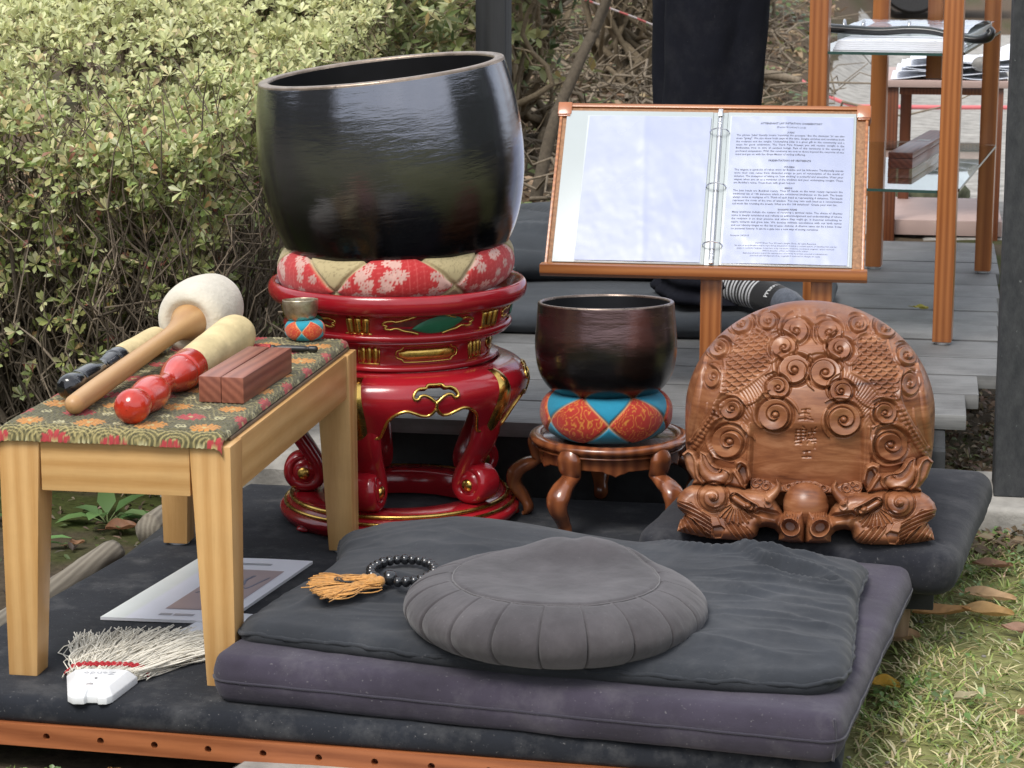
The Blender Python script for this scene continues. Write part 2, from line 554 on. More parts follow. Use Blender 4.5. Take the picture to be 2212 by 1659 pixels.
# ------------------------------------------------------------------ plank deck
def build_deck():
    m = mat_wood("deck_wood", (0.060, 0.060, 0.060), (0.235, 0.234, 0.230), 0, 30.0, 0.66, 0.0, 26.0, 0.5, 200.0, 0.95, 0.14, 0.35)
    md = mat_plain("deck_shadow_wood", (0.025, 0.026, 0.027), 0.8, 0, 0.3, 30, 0.4, 100)
    root = thing("deck", None, None, (0, 0, 0)); tag(root, "low deck of weathered dark grey planks", kind="structure")
    y = 3.955; k = 0
    ends = [0.030, 0.092, 0.118, 0.168, 0.168, 0.172, 0.178, 0.182, 0.19, 0.19, 0.2, 0.2, 0.2, 0.2]
    while y < 6.5:
        w = 0.187
        x1 = ends[min(k, len(ends) - 1)] + 0.0
        gap = 0.013 if k % 2 == 0 else 0.005
        V, F = rbox(-1.02, x1, y, y + w, DECK_Z - 0.028, DECK_Z + rng.uniform(-0.001, 0.001), 0.003)
        mb = MB(); mb.add(V - np.array((0, 0, 0)), F)
        link_o = mb.build("plank", m, root, smooth=True, angle=35)
        link_o.location = (0, 0, 0)
        y += w + gap; k += 1
    mb = MB()
    mb.add(*rbox(-1.0, 0.055, 3.985, 4.015, -0.02, DECK_Z - 0.030, 0.003))
    mb.add(*rbox(0.010, 0.055, 4.016, 6.4, 0.02, DECK_Z - 0.030, 0.003))
    mb.add(*rbox(-1.0, -0.955, 4.016, 6.4, 0.02, DECK_Z - 0.030, 0.003))
    mb.build("joist", md, root, smooth=True, angle=35)
build_deck()

# ------------------------------------------------------------------ generic cushions
def rrect(w, d, r, n):
    """n points round a rounded rectangle and its outward normals"""
    hw, hd = w / 2 - r, d / 2 - r
    segs = []; L = [2 * hd, math.pi * r / 2, 2 * hw, math.pi * r / 2] * 2
    tot = sum(L[:4]) * 2
    P = []; Nn = []
    s = np.linspace(0, tot, n, endpoint=False)
    for q in s:
        k = 0
        Ls = [2 * hd, math.pi * r / 2, 2 * hw, math.pi * r / 2, 2 * hd, math.pi * r / 2, 2 * hw, math.pi * r / 2]
        while q > Ls[k]:
            q -= Ls[k]; k += 1
        if k == 0: p = (hw + r, -hd + q); nn = (1, 0)
        elif k == 1: a = q / r; p = (hw + r * math.cos(a), hd + r * math.sin(a)); nn = (math.cos(a), math.sin(a))
        elif k == 2: p = (hw - q, hd + r); nn = (0, 1)
        elif k == 3: a = math.pi / 2 + q / r; p = (-hw + r * math.cos(a), hd + r * math.sin(a)); nn = (math.cos(a), math.sin(a))
        elif k == 4: p = (-hw - r, hd - q); nn = (-1, 0)
        elif k == 5: a = math.pi + q / r; p = (-hw + r * math.cos(a), -hd + r * math.sin(a)); nn = (math.cos(a), math.sin(a))
        elif k == 6: p = (-hw + q, -hd - r); nn = (0, -1)
        else: a = 1.5 * math.pi + q / r; p = (hw + r * math.cos(a), -hd + r * math.sin(a)); nn = (math.cos(a), math.sin(a))
        P.append(p); Nn.append(nn)
    return np.array(P), np.array(Nn)

def pad(w, d, h, rc=0.04, re=0.02, n=360, rings=60, puff=0.0, top_fun=None, side_fun=None, warp=None, seam=0.0):
    """stuffed pad: flat bottom at z=0, rounded edges, domed top, extra height top_fun(x, y)"""
    P, Nn = rrect(w, d, rc, n)
    prof = []           # (inset, z)
    for a in np.linspace(0, 90, 6): prof.append((re * (1 - math.sin(R(a))), re * (1 - math.cos(R(a)))))
    for z in np.linspace(re, h - re, 9)[1:-1]: prof.append((0.0, z))
    for a in np.linspace(0, 90, 8): prof.append((re * (1 - math.cos(R(a))), h - re + re * math.sin(R(a))))
    prof = np.array(prof)
    rows = []
    for f in np.linspace(0, 1, 8)[:-1]:
        q = (P - Nn * prof[0][0]) * f
        rows.append(np.c_[q, np.full(n, prof[0][1])])
    for (i, z) in prof:
        bulge = 0.0
        t = (z / h)
        ins = i - puff * 0.35 * math.sin(math.pi * t)
        q = P - Nn * ins
        if side_fun is not None:
            q = q + Nn * side_fun(P, z / h)[:, None]
        rows.append(np.c_[q, np.full(n, z)])
    top = rows[-1].copy()
    for f in np.linspace(1, 0, rings + 1)[1:]:
        q = top[:, :2] * f
        rows.append(np.c_[q, np.full(n, h) + puff * (1 - f ** 3.0)])
    V = np.stack(rows, 0)
    if top_fun is not None:
        t = sstep(0.25 * h, h, V[..., 2])
        V[..., 2] += t * top_fun(V[..., 0], V[..., 1])
    if warp is not None:
        V = warp(V)
    F = grid_faces(len(rows), n, cv=True)[:, ::-1]
    return V.reshape(-1, 3), F

# ------------------------------------------------------------------ low platform
def build_platform():
    root = thing("low_platform", "low black covered platform with a drilled orange wooden board along its front", "platform", (-0.7, 3.3, 0))
    off = np.array((-0.7, 3.3, 0))
    mw = mat_wood("jarrah", (0.21, 0.060, 0.020), (0.40, 0.135, 0.05), 0, 26.0, 0.45, 0.15, 16.0, 0.25, 260.0)
    cl = mat_cloth("black_mat", (0.0135, 0.0155, 0.0205), 0.30, 6.0, 800, 0.3, 0.05, 0.9, lint=0.16)
    poly = np.array([(-1.352, 2.742), (-0.075, 2.700), (-0.06, 3.93), (-1.203, 3.945)])
    # cover: rounded slab
    P = np.vstack([np.linspace(poly[k], poly[(k + 1) % 4], 90, endpoint=False) for k in range(4)])
    cen = P.mean(0)
    rows = []
    for ins, z in [(0.03, 0.052), (0.004, 0.053), (0.0, 0.058), (-0.001, 0.066), (0.001, 0.075), (0.006, 0.082), (0.014, MAT_Z), (0.03, MAT_Z)]:
        q = P + (cen - P) * (ins / np.linalg.norm(cen - P, axis=1))[:, None]
        rows.append(np.c_[q, np.full(len(P), z)])
    for f in np.linspace(0.95, 0, 24):
        q = cen + (P - cen) * f
        rows.append(np.c_[q, np.full(len(P), MAT_Z)])
    V = np.stack(rows)
    V[..., 2] += 0.0012 * fbm(V[..., 0] * 14, V[..., 1] * 14, 21) * (V[..., 2] > 0.06)
    mb = MB(); mb.add(V.reshape(-1, 3) - off, grid_faces(len(rows), len(P), cv=True)[:, ::-1])
    mb.build("cover", cl, root)
    # front board with a row of drilled holes
    bm = bmesh.new()
    x0, x1, z0, z1, th = -1.37, -0.082, 0.021, 0.0515, 0.022
    holes = [-1.325, -1.2, -1.118, -1.042, -0.967, -0.893, -0.818, -0.743, -0.668, -0.593, -0.518, -0.443, -0.368, -0.293, -0.218]
    r = 0.0048; ns = 14; zc = 0.0365
    us = [x0] + sum([[h - 0.009, h + 0.009] for h in holes], []) + [x1]
    def yl(x): return 2.7365 + (x + 1.352) * (2.6975 - 2.7365) / 1.277
    def V3(x, z, y=0.0): return bm.verts.new((x, yl(x) + y, z))
    for a, b in [(us[2 * i], us[2 * i + 1]) for i in range(len(us) // 2)]:
        bm.faces.new([V3(a, z0), V3(b, z0), V3(b, z1), V3(a, z1)])
    for h in holes:
        ang = [2 * math.pi * k / ns for k in range(ns)]
        circ = [V3(h + r * math.cos(t), zc + r * math.sin(t)) for t in ang]
        deep = [V3(h + r * math.cos(t), zc + r * math.sin(t), 0.016) for t in ang]
        outer = []
        for t in ang:
            c, s = math.cos(t), math.sin(t)
            k = min(0.009 / max(abs(c), 1e-6), ((z1 - zc) if s > 0 else (zc - z0)) / max(abs(s), 1e-6))
            outer.append(V3(h + k * c, zc + k * s))
        for k in range(ns):
            j = (k + 1) % ns
            bm.faces.new([circ[k], circ[j], deep[j], deep[k]])
            bm.faces.new([outer[k], outer[j], circ[j], circ[k]])
        bm.faces.new(deep[::-1])
        for (sx, sz) in ((1, 1), (-1, 1), (-1, -1), (1, -1)):   # corners left over by the polar fan
            cx, cz = h + sx * 0.009, z1 if sz > 0 else z0
            best = sorted(outer, key=lambda v: (v.co.x - cx) ** 2 + (v.co.z - cz) ** 2)[:2]
            bm.faces.new([best[0], V3(cx, cz), best[1]])
    for za, flip in ((z0, 1), (z1, 0)):
        bm.faces.new([V3(x0, za), V3(x0, za, th), V3(x1, za, th), V3(x1, za)])
    bm.faces.new([V3(x0, z0), V3(x0, z1), V3(x0, z1, th), V3(x0, z0, th)])
    bm.faces.new([V3(x1, z0), V3(x1, z1), V3(x1, z1, th), V3(x1, z0, th)])
    bmesh.ops.remove_doubles(bm, verts=bm.verts, dist=1e-5)
    bmesh.ops.recalc_face_normals(bm, faces=bm.faces[:])
    V, F = bm_out(bm)
    mb = MB(); mb.add(V - off, F); mb.build("front_board", mw, root, smooth=False)
    mb = MB(); md = mat_plain("deck_shadow_wood", (0.025, 0.026, 0.027))
    mb.add(*rbox(-0.6, 0.55, -0.5, 0.55, -0.30 + 0.30, 0.051, 0.002)); mb.build("base", md, root, smooth=False)
build_platform()

M_WEATHER = mat_wood("weathered_timber", (0.13, 0.11, 0.085), (0.27, 0.24, 0.19), 1, 30.0, 0.9, 0, 12.0, 0.9, 200.0, 1.3)
def edging(pts, w, h, label, seed):
    P = spline(pts, 60)
    V, F = tube(P, 1.0, 14, sx=h / 2, sy=w / 2)
    V += 0.006 * np.stack([fbm(V[:, 1] * 9, V[:, 2] * 60 + V[:, 0] * 60, seed + k) for k in range(3)], 1)
    mb = MB(); mb.add(V, F)
    return tag(mb.build("edging_timber", M_WEATHER), label, "timber")
edging([(-1.40, 2.9, 0.015), (-1.385, 3.2, 0.02), (-1.352, 3.63, 0.028)], 0.045, 0.05, "weathered split timber edging lying along the black platform under the bench", 3)
edging([(-1.43, 2.75, 0.0), (-1.41, 3.1, 0.006), (-1.372, 3.5, 0.006)], 0.03, 0.03, "thin weathered strip lying outside the split timber edging", 5)
edging([(-1.34, 3.78, 0.03), (-1.315, 3.95, 0.035), (-1.28, 4.2, 0.035)], 0.05, 0.06, "short grey timber end behind the bench's far left leg", 8)

# ------------------------------------------------------------------ posts
def post(name, x0, x1, y0, y1, z0, z1, label, mat, seed):
    nz, k = 120, 10
    per = []
    for a, b in (((x0, y0), (x1, y0)), ((x1, y0), (x1, y1)), ((x1, y1), (x0, y1)), ((x0, y1), (x0, y0))):
        per += [(a[0] + (b[0] - a[0]) * t, a[1] + (b[1] - a[1]) * t) for t in np.linspace(0.02, 0.98, k)]
    per = np.array(per); zz = np.linspace(z0, z1, nz)
    V = np.zeros((nz, len(per), 3)); V[..., :2] = per[None]; V[..., 2] = zz[:, None]
    s = np.arange(len(per))[None, :] * np.ones((nz, 1))
    rough = fbm(s * 0.8, V[..., 2] * 3.5, seed) * 0.0018
    crack = -0.006 * np.exp(-((s - 3.5 - 0.25 * np.sin(V[..., 2] * 6)) / 0.30) ** 2) * sstep(0.3, 0.6, V[..., 2])
    nrm = per - per.mean(0); nrm /= np.abs(nrm).max(1)[:, None]
    V[..., :2] += nrm[None] * (rough + crack)[..., None]
    mb = MB(); mb.add(V.reshape(-1, 3), grid_faces(nz, len(per), cv=True)[:, ::-1])
    mb.add(np.c_[per, np.full(len(per), z1)], [tuple(range(len(per)))])
    return mb.build(name, mat, smooth=True, angle=35), label

m_post = mat_wood("dark_post", (0.012, 0.013, 0.014), (0.030, 0.031, 0.033), 2, 24.0, 0.75, 0, 18.0, 0.7, 240.0, 1.2)
# pale lichen flecks on the near post
m_fleck, N, L, b = new_mat("flecked_post")
v = _coord(N, L, (1, 1, 0.5)); f1 = _noise(N, L, v, 60.0, 8, 0.7); f2 = _noise(N, L, v, 130.0, 4, 0.6)
c0 = _ramp(N, L, f1, [(0.35, (0.022, 0.024, 0.027)), (0.7, (0.052, 0.054, 0.056))])
fl = _ramp(N, L, f2, [(0.70, 0.0), (0.76, 0.8)])
mx = N.new("ShaderNodeMixRGB"); L.new(fl, mx.inputs["Fac"]); L.new(c0, mx.inputs["Color1"]); mx.inputs["Color2"].default_value = (0.3, 0.31, 0.30, 1)
L.new(mx.outputs["Color"], b.inputs["Base Color"]); b.inputs["Roughness"].default_value = 0.85
L.new(_bump(N, L, f1, 0.6, 0.003), b.inputs["Normal"])
o, l = post("timber_post", 0.148, 0.29, 4.205, 4.345, 0.055, 2.6, None, m_fleck, 11)
tag(o, "thick charcoal timber post flecked with lichen on a concrete footing", "post")
o, l = post("timber_post", -1.158, -1.078, 5.9, 5.99, 0.12, 2.6, None, m_post, 14)
tag(o, "slim black timber post behind the big black bowl", "post")
mb = MB()
V, F = rbox(0.095, 0.36, 4.12, 4.42, -0.06, 0.053, 0.015, 3)
V += 0.01 * np.stack([fbm(V[:, 0] * 30, V[:, 1] * 30 + V[:, 2] * 20, 31 + k) for k in range(3)], 1) * np.array((1, 1, 0.2))
mb.add(V, F)
tag(mb.build("concrete_footing", M_CONC, smooth=True, angle=40), "rough concrete footing under the thick charcoal post", "footing")
# grey beam along the left edge of the deck
mb = MB(); mb.add(*rbox(-0.065, 0.065, -0.65, 0.62, -0.075, 0.0, 0.004))
o = mb.build("deck_beam", mat_wood("deck_wood_y", (0.10, 0.10, 0.10), (0.2, 0.2, 0.198), 1, 30.0, 0.65, 0, 20.0, 0.5, 240.0), loc=(-0.985, 5.33, 0.315), smooth=True, angle=35)
tag(o, "short grey beam along the left edge of the deck beside the sandals", "beam")
# ================================================================== BENCH AND WHAT LIES ON IT
M_BEECH = mat_wood("honey_beech_x", (0.50, 0.265, 0.088), (0.66, 0.400, 0.165), 0, 14.0, 0.42, 0.08, 20.0, 0.12, 330.0, 1.0, 0.04, 0.10)
M_BEECH_Y = mat_wood("honey_beech_y", (0.50, 0.265, 0.088), (0.66, 0.400, 0.165), 1, 14.0, 0.42, 0.08, 20.0, 0.12, 330.0, 1.0, 0.04, 0.10)
M_BEECH_Z = mat_wood("honey_beech_z", (0.50, 0.265, 0.088), (0.66, 0.400, 0.165), 2, 14.0, 0.42, 0.08, 20.0, 0.12, 330.0, 1.0, 0.04, 0.10)
BX, BY, BW, BD, BT = -1.208, 2.826, 0.322, 0.715, 0.418     # bench corner, size, wood top height
def flowers(x, y, pts, rad, pet, seed):
    """mask of many-petalled blossoms centred on pts"""
    m = np.zeros_like(x); ringm = np.zeros_like(x)
    for k, (px, py, r) in enumerate(pts):
        dx, dy = x - px, y - py
        rr = np.hypot(dx, dy); th = np.arctan2(dy, dx)
        w = r * (0.62 + 0.38 * np.abs(np.cos(pet * th / 2 + k)))
        m = np.maximum(m, (rr < w) * (0.55 + 0.45 * (np.abs(np.cos(pet * th / 2 + k)) > 0.35)) * (rr > 0.16 * r))
        ringm = np.maximum(ringm, (rr < 0.2 * r).astype(float))
    return m, ringm
def build_bench():
    root = thing("wooden_bench", "honey coloured wooden bench topped with an olive and red brocade cloth", "bench", (BX, BY, MAT_Z), (0, 0, R(0.6)))
    T = BT - MAT_Z; lw, lb = 0.057, 0.041
    for (ix, iy) in ((0, 0), (1, 0), (0, 1), (1, 1)):
        x0 = 0 if ix == 0 else BW - lw; y0 = 0 if iy == 0 else BD - lw
        xb0 = x0 if ix == 0 else BW - lb; yb0 = y0 if iy == 0 else BD - lb
        g = 0.004 if iy == 1 else 0.0
        mb = MB(); mb.add(*taper_leg(x0, x0 + lw, y0, y0 + lw, xb0, xb0 + lb, yb0, yb0 + lb, g, T - 0.001, 0.002))
        leg = mb.build("leg", M_BEECH_Z, root, smooth=True, angle=30)
        if iy == 1:
            mb = MB(); V, F = lathe([(0, 0), (0.017, 0), (0.018, 0.002), (0.018, 0.005), (0, 0.005)], 20)
            mb.add(V + np.array((xb0 + lb / 2, yb0 + lb / 2, 0)), F)
            mb.build("glide", mat_plain("white_plastic", (0.72, 0.73, 0.74), 0.35, vary=0.04), leg)
    h = 0.071
    for (x0, x1, y0, y1) in ((lw + .0005, BW - lw - .0005, 0.003, 0.025), (lw + .0005, BW - lw - .0005, BD - 0.025, BD - 0.003)):
        mb = MB(); mb.add(*rbox(x0, x1, y0, y1, T - h, T - 0.001, 0.001)); mb.build("apron", M_BEECH, root, smooth=True, angle=30)
    for (x0, x1) in ((0.003, 0.025), (BW - 0.025, BW - 0.003)):
        mb = MB(); mb.add(*rbox(x0, x1, lw + .0005, BD - lw - .0005, T - h, T - 0.001, 0.001)); mb.build("apron", M_BEECH_Y, root, smooth=True, angle=30)
    # underpad: dark edged board between wood and brocade on the right side
    mb = MB(); mb.add(*rbox(0.012, BW - 0.009, 0.035, BD - 0.02, T - 0.0005, T + 0.004, 0.001))
    mb.build("underpad", mat_plain("underpad", (0.16, 0.11, 0.07), 0.8), root, smooth=False)
    # brocade: quilted sheet hanging a little over the front edge
    w, d = BW + 0.012, BD + 0.012; nx, ny = 340, 640
    u = np.linspace(0, 1, nx); v = np.linspace(0, 1, ny)
    U, W = np.meshgrid(u, v, indexing='ij')
    x = -0.004 + U * (BW - 0.006); y = -0.006 + W * (BD + 0.0)
    z = np.full_like(x, T + 0.0175)
    ef = (y + 0.006); er = (BW - 0.010) - x; el = x + 0.004; eb = y.max() - y
    for e, dr, rr in ((ef, 0.022, 0.016), (er, 0.012, 0.012), (el, 0.016, 0.014), (eb, 0.012, 0.012)):
        t = np.clip(1 - e / rr, 0, 1)
        z = z - dr * 0.9 * (1 - np.sqrt(np.clip(1 - t ** 2, 0, 1)))
    cornerR = 0.022   # rounded far corners
    z += 0.0015 * fbm(x * 25, y * 25, 41) + 0.0006 * np.sin(x * 900 + 3 * fbm(x * 60, y * 60, 4))
    z -= 0.0018 * np.exp(-((ef - 0.020) / 0.003) ** 2)           # quilting line near the front roll
    ol = np.array((0.120, 0.105, 0.042)); ol2 = np.array((0.070, 0.062, 0.026)); gold = np.array((0.46, 0.38, 0.16)); red = np.array((0.40, 0.04, 0.045)); orange = np.array((0.52, 0.22, 0.04)); cream = np.array((0.55, 0.50, 0.28))
    X0, Y0 = x, y
    x = x - np.where(er < 0.02, z - (T + 0.0175), 0) + np.where(el < 0.02, z - (T + 0.0175), 0); y = y + np.where(ef < 0.02, z - (T + 0.0175), 0)
    sw = np.sin(150 * x + 5 * np.sin(130 * y + 2.5 * fbm(x * 30, y * 30, 6))) * np.sin(150 * y + 4 * np.sin(120 * x))
    sc = np.abs(sw)
    arc = np.sin((np.hypot((x + 0.006) % 0.046 - 0.023, y + 0.020) - 0.004) * 900) * (y < 0.012)
    c = ol[None, None] * (1 - sstep(0.25, 0.6, sc)[..., None]) + ol2 * sstep(0.25, 0.6, sc)[..., None]
    gl = np.exp(-(sw / 0.13) ** 2) * sstep(0.0, 0.35, fbm(x * 18, y * 18, 12) + 0.22)
    c = c * (1 - 0.75 * gl[..., None]) + gold * 0.75 * gl[..., None]
    ga = np.exp(-((arc - 0.8) / 0.35) ** 2) * (y < 0.012); c = c * (1 - 0.8 * ga[..., None]) + gold * 0.8 * ga[..., None]
    pr, po, pc = [], [], []
    k = 0
    for j in range(-1, 14):
        for i in range(-1, 6):
            px = 0.036 + i * 0.082 + (0.041 if j % 2 else 0) + rng.uniform(-.004, .004); py = 0.032 + j * 0.060 + rng.uniform(-.004, .004)
            (po if (j % 2 == 0) else pr).append((px, py, 0.0225 + rng.uniform(-.003, .003)))
            pc.append((px + 0.041, py, 0.008))
    for pts, cc in ((pr, red), (po, orange)):
        mk, rg = flowers(x, y, pts, 0.02, 12, 1)
        c = c * (1 - mk[..., None]) + cc * mk[..., None]
        c = c * (1 - rg[..., None]) + gold * rg[..., None]
    for (px, py, r) in pc:
        rr = np.hypot(x - px, y - py)
        k = ((rr < r) & (rr > 0.62 * r)) | (rr < 0.3 * r)
        c[k] = cream * 0.9
    x, y = X0, Y0
    mb = MB(); V = np.stack([x, y, z], -1)
    mb.add(V.reshape(-1, 3), grid_faces(nx, ny), 0, c.reshape(-1, 3))
    # skirt and underside
    b = np.r_[np.arange(nx) * ny, (nx - 1) * ny + np.arange(1, ny), (np.arange(nx - 2, -1, -1)) * ny + ny - 1, np.arange(ny - 2, 0, -1)]
    S = V.reshape(-1, 3)[b]; kk = len(b); S2 = S.copy(); cc = np.array((BW / 2, BD / 2))
    S2[:, :2] += (cc - S2[:, :2]) * 0.03; S2[:, 2] -= 0.001
    mb.add(np.vstack([S, S2]), np.stack([np.arange(kk), (np.arange(kk) + 1) % kk, kk + (np.arange(kk) + 1) % kk, kk + np.arange(kk)], 1)[:, ::-1], 0, np.tile(ol, (2 * kk, 1)))
    o = mb.build("brocade_cover", mat_attr("brocade", 0.75, 0.15, 0.5, 1500.0, spec=0.35), root)
build_bench()
TOP = BT + 0.0185

def axis_thing(name, label, cat, p0, p1, group=None):
    """an Empty at p0 whose +X runs towards p1"""
    p0 = Vector(p0); d = Vector(p1) - p0
    q = d.to_track_quat('X', 'Z')
    t = thing(name, label, cat, p0, q.to_euler(), group)
    return t, d.length
def spin(prof, n=40):
    """profile of (x, r) turned round the local X axis"""
    V, F = lathe([(r, x) for x, r in prof], n)
    return np.stack([V[:, 2], V[:, 0], V[:, 1]], 1), F
M_HIDE = mat_plain("cream_hide", (0.62, 0.50, 0.27), 0.72, 0, 0.16, 22.0, 0.5, 130.0, spec=0.3)
M_FELT = mat_plain("white_felt", (0.60, 0.55, 0.455), 0.92, 0, 0.10, 26.0, 0.6, 160.0, sheen=0.3, spec=0.1)
def mallet_red():
    p0 = (-1.033, 2.862, TOP + 0.022); p1 = (-1.044, 3.385, TOP + 0.029)
    t, Ln = axis_thing("mallet", "short thick mallet with glossy red turned handle and cream hide head", "mallet", p0, p1)
    m = mat_plain("red_enamel", (0.46, 0.028, 0.012), 0.22, 0, 0.22, 18.0, 0.12, 60.0, coat=0.6, rvary=0.08)
    pr = spline([(-0.019, 0.0005), (-0.016, 0.012), (-0.004, 0.0225), (0.014, 0.0235), (0.032, 0.0190), (0.037, 0.0165), (0.042, 0.0200), (0.075, 0.0245), (0.10, 0.0235), (0.13, 0.0175), (0.155, 0.0140), (0.175, 0.0170), (0.205, 0.0240), (0.222, 0.0262), (0.226, 0.0238), (0.230, 0.0270), (0.262, 0.0275), (0.270, 0.026), (0.272, 0.0)], 110)
    mb = MB(); mb.add(*spin(pr, 48)); mb.build("handle", m, t)
    pr = spline([(0.269, 0.0), (0.269, 0.0255), (0.275, 0.0268), (0.38, 0.0300), (0.47, 0.0330), (0.512, 0.0325), (0.528, 0.026), (0.536, 0.012), (0.538, 0.0005)], 80)
    V, F = spin(pr, 48); V[:, 1:] *= 1 + 0.025 * fbm(V[:, 0] * 30, np.arctan2(V[:, 1], V[:, 2]) * 2, 5)[:, None]
    mb = MB(); mb.add(V, F); mb.build("head", M_HIDE, t)
def mallet_black():
    p0 = (-1.168, 2.985, TOP + 0.020); p1 = (-1.170, 3.380, TOP + 0.020)
    t, Ln = axis_thing("mallet", "short mallet with glossy black handle and cream head behind the long mallet", "mallet", p0, p1)
    m = mat_plain("black_enamel", (0.008, 0.008, 0.009), 0.16, 0, 0.2, 20.0, 0.1, 60.0, coat=0.5)
    pr = spline([(-0.014, 0.0005), (-0.008, 0.014), (0.006, 0.0185), (0.028, 0.0175), (0.034, 0.0160), (0.042, 0.0175), (0.08, 0.0190), (0.115, 0.0160), (0.135, 0.0125), (0.15, 0.0150), (0.172, 0.0185), (0.178, 0.0170), (0.184, 0.0195), (0.210, 0.0195), (0.215, 0.0)], 90)
    mb = MB(); mb.add(*spin(pr, 40)); mb.build("handle", m, t)
    pr = spline([(0.212, 0.0), (0.212, 0.0185), (0.30, 0.0200), (0.372, 0.0205), (0.388, 0.017), (0.395, 0.008), (0.396, 0.0005)], 60)
    mb = MB(); mb.add(*spin(pr, 40)); mb.build("head", M_HIDE, t)
def mallet_long():
    p0 = (-1.128, 2.905, TOP + 0.014); p1 = (-1.122, 3.500, TOP + 0.052)
    t, Ln = axis_thing("mallet", "long plain wooden mallet with a big round white felt head", "mallet", p0, p1)
    m = mat_wood("pale_turned_wood", (0.36, 0.19, 0.075), (0.47, 0.28, 0.125), 0, 16.0, 0.45, 0.05, 10.0, 0.12, 160.0)
    pr = spline([(-0.016, 0.0005), (-0.014, 0.008), (-0.006, 0.0125), (0.004, 0.0138), (0.10, 0.0145), (0.28, 0.0135), (0.38, 0.0135), (0.43, 0.0165), (0.47, 0.0255), (0.492, 0.0320), (0.50, 0.0320), (0.502, 0.0)], 110)
    mb = MB(); mb.add(*spin(pr, 40)); mb.build("handle", m, t)
    pr = spline([(0.484, 0.026), (0.478, 0.040), (0.492, 0.0535), (0.530, 0.0585), (0.575, 0.0570), (0.612, 0.050), (0.635, 0.036), (0.644, 0.018), (0.646, 0.0005)], 80)
    V, F = spin(pr, 56); V[:, 1:] *= 1 + 0.03 * fbm(V[:, 0] * 20, np.arctan2(V[:, 1], V[:, 2]) * 1.5, 15)[:, None]
    mb = MB(); mb.add(V, F); mb.build("head", M_FELT, t)
mallet_red(); mallet_black(); mallet_long()

# two redwood clappers
m = mat_wood("redwood_block", (0.155, 0.048, 0.030), (0.30, 0.110, 0.068), 1, 30.0, 0.42, 0.05, 7.0, 0.2, 150.0, 1.1)
for k, lab in ((0, "reddish wooden clapper block lying between the red mallet and its twin"), (1, "reddish wooden clapper block nearest the bench's right edge")):
    mb = MB(); mb.add(*rbox(0, 0.0325, 0, 0.235, 0, 0.037, 0.0015))
    o = mb.build("clapper_block", m, None, smooth=True, angle=30, loc=(-0.987 + k * 0.0332, 3.012 - k * 0.0015, TOP), rot=(0, 0, R(-0.5 - 0.5 * k)))
    tag(o, lab, "clapper")

